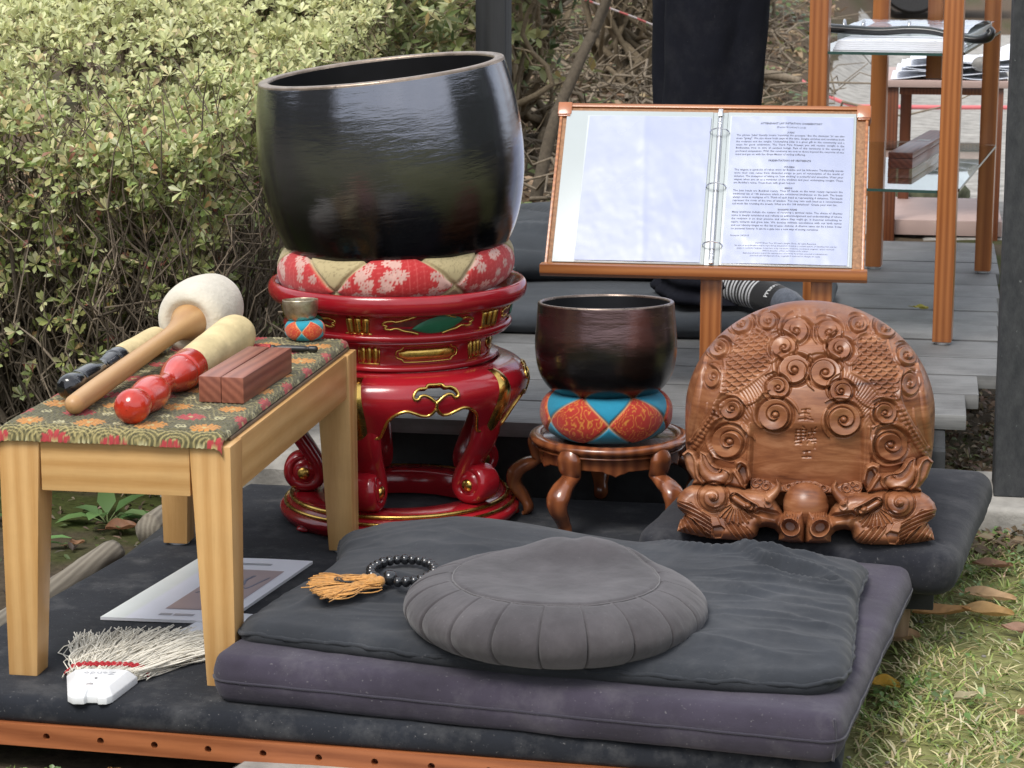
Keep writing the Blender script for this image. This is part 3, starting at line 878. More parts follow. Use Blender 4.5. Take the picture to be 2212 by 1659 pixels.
# ------------------------------------------------------------------ patchwork ring cushions
def ring_cushion(name, label, loc, rot, Rm, a, bz, diam, colA, colB, pipe, off=0.0, n=6, v0=0.0, hgt=0.8, style="scroll", nu=720, nv=150, pinch=0.0, seed=3, parent=None):
    u = np.linspace(0, 2 * np.pi, nu, endpoint=False); v = np.linspace(-np.pi, np.pi, nv, endpoint=False)
    U, W = np.meshgrid(u, v, indexing='ij')          # W: 0 = outward, +90 = top
    cx, sx = np.cos(W), np.sin(W)
    s = np.abs(((U + off) * n / (2 * np.pi)) % 1.0 - 0.5) * 2.0   # 0 at patch A centre, 1 between
    puffy = 1 + pinch * (1 - s ** 2) * 0.5
    rr = Rm + a * np.sign(cx) * np.abs(cx) ** 0.85 * puffy
    z = bz * np.sign(sx) * np.abs(sx) ** 0.85 * (1 + 0.5 * pinch * (1 - s ** 2))
    lat = W / (np.pi / 2)                               # -1 bottom .. 1 top
    d = hgt * (1 - s) - np.abs(lat - v0)                # >0 inside patch A
    dd = np.abs(d) * 0.5
    groove = np.exp(-(dd / 0.022) ** 2)
    rr -= 0.0035 * (a / 0.05) * groove * cx; z -= 0.0035 * (a / 0.05) * groove * sx
    ux = U * (Rm + a); vy = W * a                       # metric cloth coordinates
    A = np.array(colA[0]); A2 = np.array(colA[1]); B = np.array(colB[0]); B2 = np.array(colB[1]); pc = np.array(pipe)
    k = 1.0 / a
    if style == "flowers":
        rg = np.random.default_rng(seed)
        per = 2 * np.pi * (Rm + a)
        zig = np.abs(np.sin(ux * 260) * np.sin(vy * 260 + 1.3 * np.sin(ux * 130)))
        ca = A[None, None] * np.ones(U.shape + (1,)); ca = ca + (A2 * 0.35) * (np.exp(-(zig / 0.10) ** 2))[..., None] * 0.35
        for q in range(520):
            px = rg.uniform(0, per); py = rg.uniform(-1.7 * a, 1.4 * a); r = rg.uniform(0.0055, 0.0105) * (a / 0.06)
            du = (ux - px + per / 2) % per - per / 2; dv = vy - py
            box = (np.abs(du) < r * 1.1) & (np.abs(dv) < r * 1.1)
            rq = np.hypot(du[box], dv[box]); th = np.arctan2(dv[box], du[box])
            pet = r * (0.45 + 0.55 * np.abs(np.cos(4 * th + q)))
            mk = (rq < pet) & (rq > 0.15 * r)
            tmp = ca[box]; shade = 0.75 + 0.25 * rg.random()
            tmp[mk] = A2 * shade; ca[box] = tmp
    else:
        f = fbm(ux * 46 * k * .05, vy * 46 * k * .05, seed, 3)
        sc = np.abs(np.sin(f * 11 + 1.5 * np.sin(ux * 5.2 * k) + vy * 3.1 * k))
        g = np.exp(-(sc / 0.30) ** 2)
        ca = A[None, None] * (1 - g[..., None]) + A2 * g[..., None]
    f2 = fbm(ux * 2.6 * k, vy * 2.6 * k, seed + 9, 3)
    g2 = np.exp(-(np.abs(np.sin(f2 * 14)) / 0.22) ** 2)
    cb = B[None, None] * (1 - 0.6 * g2[..., None]) + B2 * 0.6 * g2[..., None]
    inA = sstep(-0.01, 0.01, d)[..., None]
    c = cb * (1 - inA) + ca * inA
    pp = np.exp(-(dd / 0.016) ** 2)[..., None]
    c = c * (1 - pp) + pc * pp
    wob = 1 + 0.012 * fbm(np.cos(U) * 3 + 5, np.sin(U) * 3 + W * .4, seed + 30)
    V = np.stack([rr * wob * np.cos(U), rr * wob * np.sin(U), z], -1)
    V[..., 2] -= V[..., 2].min()
    root = tag(link(name, None, parent, loc, rot), label, "cushion")
    mb = MB(); mb.add(V.reshape(-1, 3), grid_faces(nu, nv, True, True), 0, c.reshape(-1, 3))
    mb.build("patchwork_cover", mat_attr("brocade_fine", 0.72, 0.2, 0.4, 1600.0, spec=0.35), root)
    # filling disc that closes the hole
    mb = MB(); q = np.linspace(0, 1, 6)
    V, F = lathe([(Rm * t, bz * 0.55 + 0.25 * bz * (1 - t)) for t in q[::-1]], 64)
    mb.add(V, F); mb.build("lining", mat_cloth("cushion_lining", colB[0] if max(colB[0]) < 0.9 else (0.5, 0.5, 0.5), spec=0.2), root)
    return root

# tiny bell, its cushion and striker on the bench
RED_ORANGE = ((0.52, 0.050, 0.022), (0.66, 0.26, 0.060)); TEAL = ((0.012, 0.27, 0.36), (0.014, 0.30, 0.40))
ring_cushion("ring_cushion", "tiny turquoise and orange patchwork ring cushion on the bench", (-0.9705, 3.513, TOP), (0, 0, R(8)), 0.014, 0.0185, 0.0165, 0.066, RED_ORANGE, TEAL, (0.55, 0.45, 0.25), off=R(92), n=5, v0=0.0, hgt=0.85, nu=360, nv=90, seed=5)
def cup_bell():
    t = thing("bell_bowl", "tiny worn brass singing bowl on the tiny turquoise cushion", "bell", (-0.977, 3.514, TOP + 0.028), (R(-3), R(-2), 0))
    out = spline([(0.0, 0.0), (0.012, 0.0005), (0.021, 0.005), (0.0265, 0.014), (0.0288, 0.027), (0.0290, 0.0365)], 40)
    inn = spline([(0.0280, 0.0365), (0.0272, 0.027), (0.025, 0.015), (0.019, 0.007), (0.011, 0.0025), (0.0, 0.002)], 40)
    m, N, L, b = new_mat("worn_brass"); v = _coord(N, L); f = _noise(N, L, v, 90.0, 8, 0.7)
    L.new(_ramp(N, L, f, [(0.30, (0.26, 0.20, 0.12)), (0.55, (0.52, 0.46, 0.34)), (0.8, (0.62, 0.58, 0.48))]), b.inputs["Base Color"])
    b.inputs["Metallic"].default_value = 0.9; L.new(_ramp(N, L, f, [(0.3, 0.45), (0.7, 0.28)]), b.inputs["Roughness"])
    mb = MB(); mb.add(*lathe(np.vstack([out, inn]), 80)); mb.build("bowl", m, t)
cup_bell()
def striker():
    t, ln = axis_thing("striker", "small striker with red brocade tip and black turned handle beside the tiny bell", "striker", (-1.040, 3.392, TOP + 0.0065), (-0.921, 3.405, TOP + 0.0052))
    mr = mat_plain("striker_red", (0.36, 0.04, 0.035), 0.7, 0, 0.6, 300.0, 0.5, 400.0)
    mk = mat_plain("striker_black", (0.012, 0.012, 0.012), 0.4, 0, 0.2, 60)
    mb = MB(); mb.add(*spin(spline([(0, 0.0005), (0.001, 0.0055), (0.004, 0.0065), (0.042, 0.0066), (0.046, 0.0055), (0.0465, 0.0)], 30), 24)); mb.build("tip", mr, t)
    mb = MB(); mb.add(*spin(spline([(0.046, 0.0), (0.0465, 0.005), (0.052, 0.0052), (0.055, 0.0035), (0.058, 0.0048), (0.078, 0.0055), (0.10, 0.0048), (0.104, 0.0034), (0.107, 0.0050), (0.117, 0.0052), (0.12, 0.003), (0.1205, 0.0004)], 60), 24)); mb.build("handle", mk, t)
striker()

# ------------------------------------------------------------------ brush and papers on the mat
def build_brush():
    p = np.array((-1.057, 2.728)); q = np.array((-1.072, 2.843)); dr = q - p; ang = math.atan2(dr[1], dr[0])
    t = thing("hand_brush", "white hand brush with splayed cream bristles lying on the black mat under the bench", "brush", (p[0], p[1], MAT_Z), (0, 0, ang))
    mw = mat_plain("brush_white", (0.78, 0.79, 0.80), 0.38, 0, 0.05, 25.0, 0.15, 60.0, rvary=0.1)
    # head: x forward, y across
    poly = [(0.0, -0.021), (0.0, -0.006), (0.006, -0.003), (0.006, 0.010), (0.0, 0.013), (0.001, 0.024), (0.010, 0.030), (0.085, 0.046), (0.088, 0.047), (0.094, 0.030), (0.094, -0.034), (0.088, -0.050), (0.010, -0.030)]
    poly = [(x, -y) for x, y in poly][::-1]
    bm = bmesh.new()
    lo = [bm.verts.new((x, y, 0.0005)) for x, y in poly]; mid = [bm.verts.new((x, y, 0.010)) for x, y in poly]
    c = np.mean(poly, 0)
    hi = [bm.verts.new((c[0] + (x - c[0]) * 0.80 + 0.004, c[1] + (y - c[1]) * 0.74, 0.021)) for x, y in poly]
    n = len(poly)
    for a, b in ((lo, mid), (mid, hi)):
        for i in range(n):
            bm.faces.new((a[i], a[(i + 1) % n], b[(i + 1) % n], b[i]))
    bm.faces.new(hi); bm.faces.new(lo[::-1])
    bmesh.ops.recalc_face_normals(bm, faces=bm.faces[:])
    bmesh.ops.bevel(bm, geom=bm.edges[:], offset=0.0012, segments=2, profile=0.6, affect='EDGES')
    V, F = bm_out(bm); mb = MB(); mb.add(V, F); head = mb.build("brush_head", mw, t, smooth=True, angle=30)
    mb = MB(); V, F = lathe([(0, 0), (0.0019, 0), (0.0019, 0.0006), (0, 0.0006)], 16)
    mb.add(V + np.array((0.047, 0.0, 0.0211)), F)
    mb.build("hole", mat_plain("dark_hole", (0.02, 0.015, 0.012), 0.9), head)
    mb = MB(); V, F = lathe([(0, 0), (0.005, 0), (0.005, 0.0004), (0, 0.0004)], 20); mb.add(V + np.array((0.022, 0.003, 0.0211)), F)
    mb.build("stain", mat_plain("grey_stain", (0.52, 0.50, 0.50), 0.6), head)
    V, F = text_vf("Zendo", 0.0165, 'CENTER', bold=0.0)
    V2 = np.stack([V[:, 1], -V[:, 0], V[:, 2] * 0], 1); V2 = -V2 * np.array((1, 1, 0))
    V2 += np.array((0.073, 0.0, 0.0215)); mb = MB(); mb.add(V2, F)
    mb.build("handwriting", mat_plain("faded_ink", (0.42, 0.43, 0.46), 0.7), head, smooth=False)
    # bristles
    g = np.random.default_rng(11); mb = MB(); nb = 620
    for k in range(nb):
        s = g.uniform(-1, 1); lay = g.uniform(0, 1)
        y0 = s * 0.044; z0 = 0.004 + 0.012 * lay
        fan = s * 0.47 - 0.27 + g.normal(0, 0.05); Lb = 0.225 * (1 - 0.10 * s * s - 0.10 * s) * g.uniform(0.86, 1.04)
        kx = g.normal(0, 0.010); P = []
        for q in np.linspace(0, 1, 7):
            a = fan * (0.75 + 0.25 * q) 
            P.append((0.092 + Lb * q * math.cos(a), y0 + Lb * q * math.sin(a) * 0.95 + kx * math.sin(3.1 * q * 2 + k), max(0.0012, z0 * (1 - q) + 0.012 * lay * q + 0.0025 * math.sin(5 * q + k))))
        col = np.array((0.80, 0.76, 0.66)) * g.uniform(0.8, 1.15)
        V, F = tube(P, 0.00085 * g.uniform(0.8, 1.25), 4, caps=False); mb.add(V, F, 0, col)
    mb.build("bristles", mat_attr("bristle", 0.6, 0, 0.0), t)
    mb = MB(); mr = mat_plain("red_twine", (0.36, 0.012, 0.02), 0.7, 0, 0.3, 300, 0.5, 500)
    for off in (0.108, 0.116):
        ys = np.linspace(-1, 1, 60); P = [(off + 0.012 * (1 - s * s) * 0.5 + 0.0015 * math.sin(s * 45), s * 0.058, 0.0175 - 0.014 * s ** 8 + 0.0012 * math.cos(s * 45)) for s in ys]
        mb.add(*tube(P, 0.0019, 6))
    mb.build("binding", mr, t)
build_brush()

def sheet(name, label, cat, corners, z, extra=None):
    """thin sheet; corners front-left, front-right, back-right, back-left"""
    c = np.array(corners, float); u = np.linspace(0, 1, 24); U, W = np.meshgrid(u, u, indexing='ij')
    P = (c[0] * ((1 - U) * (1 - W))[..., None] + c[1] * (U * (1 - W))[..., None] + c[2] * (U * W)[..., None] + c[3] * ((1 - U) * W)[..., None])
    return P, U, W
def build_papers():
    c = np.array([(-1.172, 3.086), (-0.985, 3.096), (-0.942, 3.432), (-1.128, 3.420)])
    t = thing("printed_booklet", "white booklet with a faint pinkish picture lying on the mat behind the brush", "booklet", (c[0][0], c[0][1], MAT_Z), (0, 0, 0))
    P, U, W = sheet("", "", "", c - c[0], 0)
    z = 0.0055 + 0.002 * np.sin(U * 3) * W
    V = np.concatenate([P, z[..., None]], -1)
    col = np.where(U[..., None] < 0.20, np.array((0.80, 0.83, 0.80)), np.array((0.84, 0.85, 0.92)))
    mb = MB(); mb.add(V.reshape(-1, 3), grid_faces(24, 24), 0, col.reshape(-1, 3))
    lo = V.copy(); lo[..., 2] = 0.001; e = [(0, slice(None)), (-1, slice(None))]
    for A in (V[:, 0], V[:, -1], V[0], V[-1]):
        B = A.copy(); B[:, 2] = 0.001; kk = len(A)
        f = np.stack([np.arange(kk - 1), np.arange(1, kk), kk + np.arange(1, kk), kk + np.arange(kk - 1)], 1)
        mb.add(np.vstack([A, B]), f, 0, (0.7, 0.7, 0.72))
    mb.build("cover", mat_attr("glossy_paper", 0.42, 0, 0.0, spec=0.4), t)
    def at(u, w, dz=0.0006):
        p = c[0] * (1 - u) * (1 - w) + c[1] * u * (1 - w) + c[2] * u * w + c[3] * (1 - u) * w - c[0]
        return (p[0], p[1], 0.0055 + 0.002 * math.sin(u * 3) * w + dz)
    def quad(mb, u0, u1, w0, w1, dz, col):
        us = np.linspace(u0, u1, 14); ws = np.linspace(w0, w1, 14)
        V = np.array([at(a, b, dz) for a in us for b in ws]); mb.add(V, grid_faces(14, 14), 0, col)
    mb = MB()
    quad(mb, 0.40, 0.90, 0.15, 0.80, 0.0005, (0.50, 0.42, 0.46))
    quad(mb, 0.405, 0.895, 0.157, 0.793, 0.0008, (0.47, 0.37, 0.38))
    mb.build("picture_panel", mat_attr("print_ink", 0.3, 0, 0.0, spec=0.5), t)
    mb = MB()
    for pts, r in (([(0.62, 0.40), (0.70, 0.45), (0.73, 0.55), (0.70, 0.62), (0.72, 0.70)], 0.003), ([(0.66, 0.50), (0.74, 0.52), (0.80, 0.50), (0.84, 0.62), (0.86, 0.68)], 0.0022), ([(0.60, 0.36), (0.68, 0.33), (0.72, 0.36), (0.70, 0.42)], 0.0018), ([(0.45, 0.4), (0.48, 0.44), (0.47, 0.48)], 0.0018)):
        sp = spline(pts, 20); Q = np.array([at(a, b, 0.0012) for a, b in sp])
        V, F = tube(Q, r, 6, sx=0.12); mb.add(V, F, 0, (0.25, 0.26, 0.33))
    for w0, u0, u1 in ((0.055, 0.42, 0.52), (0.055, 0.54, 0.70), (0.88, 0.45, 0.72)):
        V = np.array([at(a, b, 0.0006) for a in np.linspace(u0, u1, 6) for b in (w0, w0 + 0.03)]); mb.add(V, grid_faces(6, 2), 0, (0.42, 0.43, 0.48))
    mb.build("drawing", mat_attr("print_ink", 0.3, 0, 0.0, spec=0.5), t)
    # second sheet peeping out below
    mb = MB(); mb.add(np.array([(0, 0, 0), (0.13, -0.012, 0), (0.16, 0.12, 0.0), (0.03, 0.13, 0)]) + np.array((0, 0, 0.0012)), [(0, 1, 2, 3)])
    mb.add(np.array([(0, 0, 0), (0.13, -0.012, 0), (0.16, 0.12, 0.0), (0.03, 0.13, 0)]) + np.array((0, 0, 0.0022)), [(0, 1, 2, 3)])
    o = mb.build("paper_sheet", mat_plain("white_paper", (0.76, 0.78, 0.83), 0.5, vary=0.04), None, loc=(-1.045, 3.022, MAT_Z + 0.0005), smooth=False)
    tag(o, "loose white paper sheet half under the booklet by the bench leg", "paper")
build_papers()
# ================================================================== CUSHIONS IN FRONT
def creases(x, y, lines):
    """sum of soft ridges/valleys along polylines: (points, width, height)"""
    s = np.zeros_like(x)
    for pts, w, h in lines:
        P = spline(pts, 24)
        d2 = np.full(x.shape, 1e9); tt = np.zeros(x.shape)
        for k, p in enumerate(P):
            q = (x - p[0]) ** 2 + (y - p[1]) ** 2
            m = q < d2; d2[m] = q[m]; tt[m] = k / (len(P) - 1)
        s += h * np.exp(-d2 / (w * w)) * np.sin(np.pi * np.clip(tt * 0.9 + 0.05, 0, 1)) ** 0.7
    return s
ROT_Z = R(-6.5)
def build_purple():
    w, d, h = 0.815, 0.69, 0.066
    def top(x, y):
        return 0.0025 * fbm(x * 9, y * 9, 51) + creases(x, y, [([(0.30, 0.2), (0.40, 0.15)], .012, -.004), ([(0.32, 0.05), (0.41, 0.02)], .014, -.004), ([(0.31, -.12), (.41, -.16)], .012, -.004), ([(0.30, -.2), (.40, -.26)], .012, -.004)])
    def side(P, t):
        s = P[:, 0] + P[:, 1]
        return 0.006 * math.sin(math.pi * t) + 0.004 * fbm(P[:, 0] * 14, P[:, 1] * 14 + t * 1.3, 55) - 0.0028 * math.exp(-((t - 0.47) / 0.035) ** 2)
    V, F = pad(w, d, h, 0.018, 0.010, 560, 46, 0.014, top, side)
    r = thing("zabuton", "big faded purple zabuton with a side seam at the bottom of the stack", "floor cushion", (-0.449, 3.066, MAT_Z), (0, 0, ROT_Z))
    mb = MB(); mb.add(V, F)
    mb.build("cover", mat_cloth("purple_cloth", (0.045, 0.038, 0.056), 0.34, 5.0, 750, 0.4, 0.10, 0.95, lint=0.13), r)
    Vr = V.reshape(-1, 560, 3); row = 7 + 6 + int(np.argmin(np.abs(Vr[13:20, :, 2].mean(1) - 0.031)))
    Vs = Vr[row].copy(); Vs[:, :2] *= 1.0022
    mb = MB(); mb.add(*tube(Vs, 0.0016, 6, closed=True))
    for sx in (1,):   # upright corner seam
        zz = np.linspace(0.006, h - 0.006, 20); mb.add(*tube(np.c_[np.full(20, sx * (w / 2 - 0.0015)) + 0.003 * np.sin(zz * 48) * sx, np.full(20, -d / 2 + 0.001) - 0.002 * np.sin(zz * 48), zz], 0.0018, 6))
    mb.build("seam", mat_cloth("purple_seam", (0.030, 0.026, 0.040)), r)
build_purple()
G_C = np.array((-0.454, 3.045)); G_Z = MAT_Z + 0.064
def build_grey():
    w, d, h = 0.770, 0.595, 0.030
    zx, zy = -0.032, -0.115           # where the zafu presses it
    def top(x, y):
        zf = np.exp(-(((x - zx) / 0.22) ** 2 + ((y - zy) / 0.20) ** 2))
        t = 0.024 * (1 - np.abs(x / (w / 2)) ** 4) * (1 - np.abs(y / (d / 2)) ** 4) * (1 - 0.9 * zf)
        t += 0.016 * np.exp(-(((x + 0.20) / 0.14) ** 2 + ((y - 0.24) / 0.10) ** 2)) + 0.010 * np.exp(-(((x - 0.20) / 0.15) ** 2 + ((y - 0.22) / 0.07) ** 2))
        t += 0.0045 * fbm(x * 7, y * 11, 61) * (1 - zf)
        right = sstep(0.02, 0.2, x)
        wx = x + 0.05 * fbm(x * 5, y * 5, 66); wy = y + 0.05 * fbm(x * 4, y * 6, 67)
        rg = (1 - np.abs(2 * vnoise(wx * 7, wy * 24, 70) - 1)) ** 2.2; rg2 = (1 - np.abs(2 * vnoise(wx * 15 + wy * 9, wy * 40 - wx * 12, 71) - 1)) ** 2.5
        t += (0.0105 * rg + 0.0045 * rg2) * sstep(0.08, 0.28, x) * (0.35 + 0.65 * vnoise(x * 6, y * 9, 72)) * sstep(0.30, 0.2, np.abs(y))
        t += (0.0050 * rg + 0.0028 * rg2) * sstep(-0.05, -0.25, x) * vnoise(x * 7, y * 7, 73)
        L = [([(0.17, 0.24), (0.23, 0.17), (0.33, 0.15), (0.37, 0.10)], .014, .013), ([(0.19, 0.20), (0.26, 0.13), (0.37, 0.11)], .012, -.011),
             ([(0.05, 0.27), (0.14, 0.20), (0.25, 0.21), (.33, .24)], .013, .010), ([(0.10, 0.25), (0.2, 0.235), (.30, .27)], .010, -.009),
             ([(0.15, 0.05), (0.25, 0.03), (0.37, 0.05)], .012, .006), ([(0.17, 0.01), (0.3, -0.02), (0.38, -0.01)], .010, -.005), ([(0.2, -.1), (.3, -.08), (.38, -.11)], .011, .005),
             ([(-0.21, -0.10), (-0.27, -0.13), (-0.34, -0.12)], .013, .006), ([(-0.20, -0.15), (-0.28, -0.19), (-.33, -.21)], .012, -.006), ([(-0.17, -0.06), (-0.24, -0.05), (-0.30, -0.02)], .012, .006), ([(-0.13, -0.23), (-0.2, -0.26)], .012, -.005),
             ([(-0.31, -0.17), (-0.33, -0.23)], .008, .006), ([(-0.29, -0.16), (-0.30, -0.22)], .006, -.005), ([(0.12, -0.23), (0.22, -0.22), (0.33, -0.25)], .010, .005), ([(-.30, .12), (-.2, .1), (-.1, .14)], .02, .005)]
        return t + creases(x, y, L)
    def side(P, t):
        return 0.004 * math.sin(math.pi * t) + 0.006 * fbm(P[:, 0] * 11, P[:, 1] * 11, 65) + 0.0009 * np.sin((P[:, 0] - P[:, 1]) * 170 + 5 * fbm(P[:, 0] * 8, P[:, 1] * 8, 3)) * t
    def warp(V):
        x, y = V[..., 0], V[..., 1]
        V[..., 0] = x + 0.020 * np.sin(y * 6) * sstep(0.2, 0.4, np.abs(x)) * np.sign(-x)
        V[..., 0] -= 0.075 * sstep(0.0, 0.30, y) * sstep(0.0, -0.40, x)
        V[..., 1] = y + (0.012 * np.cos((x + .2) * 9) - 0.022) * sstep(0.0, 0.3, y) - 0.02 * np.cos(x * 4.5) * sstep(0.0, -0.3, y) + 0.02 * sstep(0.0, -0.3, y)
        # the left corner droops past the purple cushion, the back edge droops too
        V[..., 2] -= 0.010 * sstep(-0.36, -0.42, x)
        return V
    V, F = pad(w, d, h, 0.055, 0.014, 620, 90, 0.0, top, side, warp)
    r = thing("zabuton", "crumpled charcoal zabuton lying on the purple one under the round cushion", "floor cushion", (G_C[0], G_C[1], G_Z), (0, 0, ROT_Z))
    mb = MB(); mb.add(V, F)
    mb.build("cover", mat_cloth("charcoal_cloth", (0.0265, 0.0295, 0.0355), 0.28, 6.0, 650, 0.3, 0.10, 0.93, lint=0.07), r)
    # gathered piping along the right edge
    P, Nn = rrect(w + 0.006, d + 0.004, 0.055, 620)
    V3 = np.c_[P, np.full(len(P), 0.019)]
    V3 = warp(V3[None])[0]
    V3[:, 2] += 0.0045 * fbm(P[:, 0] * 40, P[:, 1] * 40, 73); V3[:, :2] += Nn * (0.003 * fbm(P[:, 0] * 55, P[:, 1] * 55, 74) + 0.006 * fbm(P[:, 0] * 11, P[:, 1] * 11, 65))[:, None]
    mb = MB(); mb.add(*tube(V3, 0.0030, 8, closed=True)); mb.build("piping", mat_cloth("charcoal_cloth", (0.046, 0.050, 0.056)), r)
build_grey()

def build_zafu():
    n = 20; seg = 1000
    cx, cy = -0.460, 2.880
    pr = spline([(0.0, 0.0), (0.09, 0.0), (0.13, 0.002), (0.170, 0.013), (0.193, 0.031), (0.2005, 0.050), (0.194, 0.068), (0.175, 0.084), (0.150, 0.0945), (0.137, 0.0980), (0.130, 0.0990), (0.10, 0.1000), (0.05, 0.1000), (0.0, 0.1000)], 170)
    side = np.array([sstep(0.10, 0.16, r) for r, z in pr])[None, :]
    sideb = np.array([sstep(0.128, 0.150, r) if z > 0.05 else 1.0 for r, z in pr])[None, :] * side
    gul = np.exp(-((pr[:, 0] - 0.1375) / 0.0035) ** 2)[None, :] * (pr[:, 1] > 0.06)[None, :]
    def rf(th, r, z):
        ph = (th * n / (2 * np.pi) + 0.24) % 1.0
        ph = ph + 0.05 * np.sin(z * 30)
        ph = ph % 1.0
        bulge = np.sin(np.pi * np.clip(ph, 0, 1)) ** 0.35
        groove = np.exp(-(ph / 0.026) ** 2) + np.exp(-((1 - ph) / 0.012) ** 2)
        dr = (0.0030 * (bulge - 0.6) - 0.0062 * groove + 0.002 * (ph - 0.5)) * sideb
        dr = dr + 0.0016 * fbm(th * 14, z * 30, 81) * sideb
        z2 = z - 0.0035 * gul
        xx = r * np.cos(th); yy = r * np.sin(th)
        topm = sstep(0.077, 0.0885, z)
        # slack cover: sagging dish, tuft of folded flaps at the back
        z2 = z2 + topm * (0.021 * np.exp(-(((xx - 0.025) / 0.070) ** 2 + ((yy - 0.100) / 0.040) ** 2)) + 0.006 * np.exp(-(((xx + 0.01) / 0.03) ** 2 + ((yy - 0.128) / 0.018) ** 2)) - 0.010 * np.exp(-((xx / 0.10) ** 2 + ((yy + 0.03) / 0.08) ** 2)) + 0.0018 * fbm(xx * 22, yy * 22, 83))
        z2 = z2 + topm * (0.006 * sstep(-0.012, 0.012, xx - 0.03 - 0.4 * (0.12 - yy)) * np.exp(-((yy - 0.11) / 0.03) ** 2))
        return r + dr, z2
    pr[:, 1] *= 0.90
    V, F = lathe(pr, seg, rf)
    r = thing("zafu", "round pleated grey meditation cushion on top of the stacked zabutons", "meditation cushion", (cx, cy, G_Z + 0.013), (R(-1), R(0.5), R(8)))
    m = mat_cloth("grey_velveteen", (0.056, 0.050, 0.0535), 0.32, 12.0, 500, 0.3, 0.18, 0.95, lint=0.06)
    mb = MB(); mb.add(V, F); mb.build("pleated_cover", m, r)
    # seam cord round the top panel
    th = np.linspace(0, 2 * np.pi, 200, endpoint=False)
    rr, zz = rf(th[:, None], np.full((200, 1), 0.1375), np.full((200, 1), 0.1180)) if False else (None, None)
    k = np.argmin(np.abs(pr[:, 0] - 0.1375) + (pr[:, 1] < 0.08) * 9)
    Vg = V.reshape(seg, len(pr), 3)[:, k][::5]
    mb = MB(); mb.add(*tube(Vg + np.array((0, 0, 0.0008)), 0.0011, 6, closed=True)); mb.build("top_seam", mat_cloth("seam_grey", (0.085, 0.078, 0.08)), r)
build_zafu()

def build_mala():
    c = np.array((-0.695, 3.003)); z = G_Z + 0.0525
    t = thing("bead_bracelet", "black bead bracelet with two orange tassels lying on the charcoal zabuton", "prayer beads", (c[0], c[1], z), (R(-1.5), R(-1), R(12)))
    m = mat_plain("black_bead", (0.012, 0.013, 0.015), 0.14, 0, 0.2, 40, coat=0.7)
    sm = MB(); sm.add(*lathe([(0.0011, -0.0062), (0.0045, -0.0052), (0.0068, -0.0025), (0.0073, 0), (0.0068, 0.0025), (0.0045, 0.0052), (0.0011, 0.0062)], 20))
    me = sm.mesh("bead", m)
    a0 = R(-118); N_ = 24
    for k in range(N_):
        a = a0 + R(21) + (2 * np.pi - R(34)) * k / (N_ - 1)
        x, y = 0.0445 * math.cos(a), 0.0625 * math.sin(a)
        o = link("bead", me, t, (x, y, 0.0075)); tx = Vector((-0.0445 * math.sin(a), 0.0625 * math.cos(a), 0))
        o.rotation_euler = tx.to_track_quat('Z', 'Y').to_euler(); s = 1.0 + 0.05 * math.sin(k * 2.1); o.scale = (s, s, s)
    x, y = 0.0445 * math.cos(a0), 0.0625 * math.sin(a0)
    bb = MB(); bb.add(*sphere((0, 0, 0), 0.0108, 24, 16)); o = bb.build("guru_bead", m, t, loc=(x + 0.004, y + 0.006, 0.0105))
    mt = mat_plain("tassel_silk", (0.50, 0.235, 0.050), 0.6, 0, 0.25, 160.0, 0.2, 500.0, sheen=0.3, attr=True)
    g = np.random.default_rng(3)
    for q, (kx, ky, ang, ln, sp) in enumerate(((-0.040, -0.046, R(166), 0.088, 0.22), (-0.030, -0.060, R(205), 0.092, 0.30))):
        mb = MB()
        kn = np.array((kx, ky, 0.0085)); dr = np.array((math.cos(ang), math.sin(ang), 0))
        pr = spline([(-0.007, 0.0005), (-0.005, 0.0055), (0.000, 0.0078), (0.006, 0.0066), (0.008, 0.0058), (0.014, 0.0070), (0.018, 0.004)], 24)
        V, F = spin(pr, 18); M = np.array(((dr[0], -dr[1], 0), (dr[1], dr[0], 0), (0, 0, 1)))
        mb.add(V @ M.T + kn, F, 0, (0.9, 0.9, 0.9))
        for k in range(150):
            s = g.uniform(-1, 1); h = g.uniform(0, 1); L_ = ln * g.uniform(0.82, 1.05)
            loose = k > 132
            P = []
            for w in np.linspace(0.06, 1, 9):
                lat = s * (0.0055 + 0.020 * w ** 1.2) + (0.016 * math.sin(w * 5 + k) if loose else 0.0012 * math.sin(w * 9 + k))
                zz = 0.0012 + (0.0075 * h) * (1 - 0.55 * w) + (0.005 * (1 - abs(s)) * (1 - w * .4))
                p = kn * np.array((1, 1, 0)) + dr * (L_ * w) + np.array((-dr[1], dr[0], 0)) * lat
                P.append((p[0], p[1], zz))
            V, F = tube(P, 0.00085, 4, caps=False); mb.add(V, F, 0, np.ones(3) * g.uniform(0.75, 1.2))
        mb.build("tassel", mt, t)
    mb = MB()
    for r0 in (0.020, 0.016, 0.012):   # looped thread between the tassels
        a = np.linspace(0.4, 5.4, 30); mb.add(*tube(np.c_[-0.073 + r0 * np.cos(a), -0.045 + 0.7 * r0 * np.sin(a), 0.004 + 0.006 * np.sin(a / 2)], 0.0008, 5))
    mb.build("thread_loop", mt, t)
build_mala()

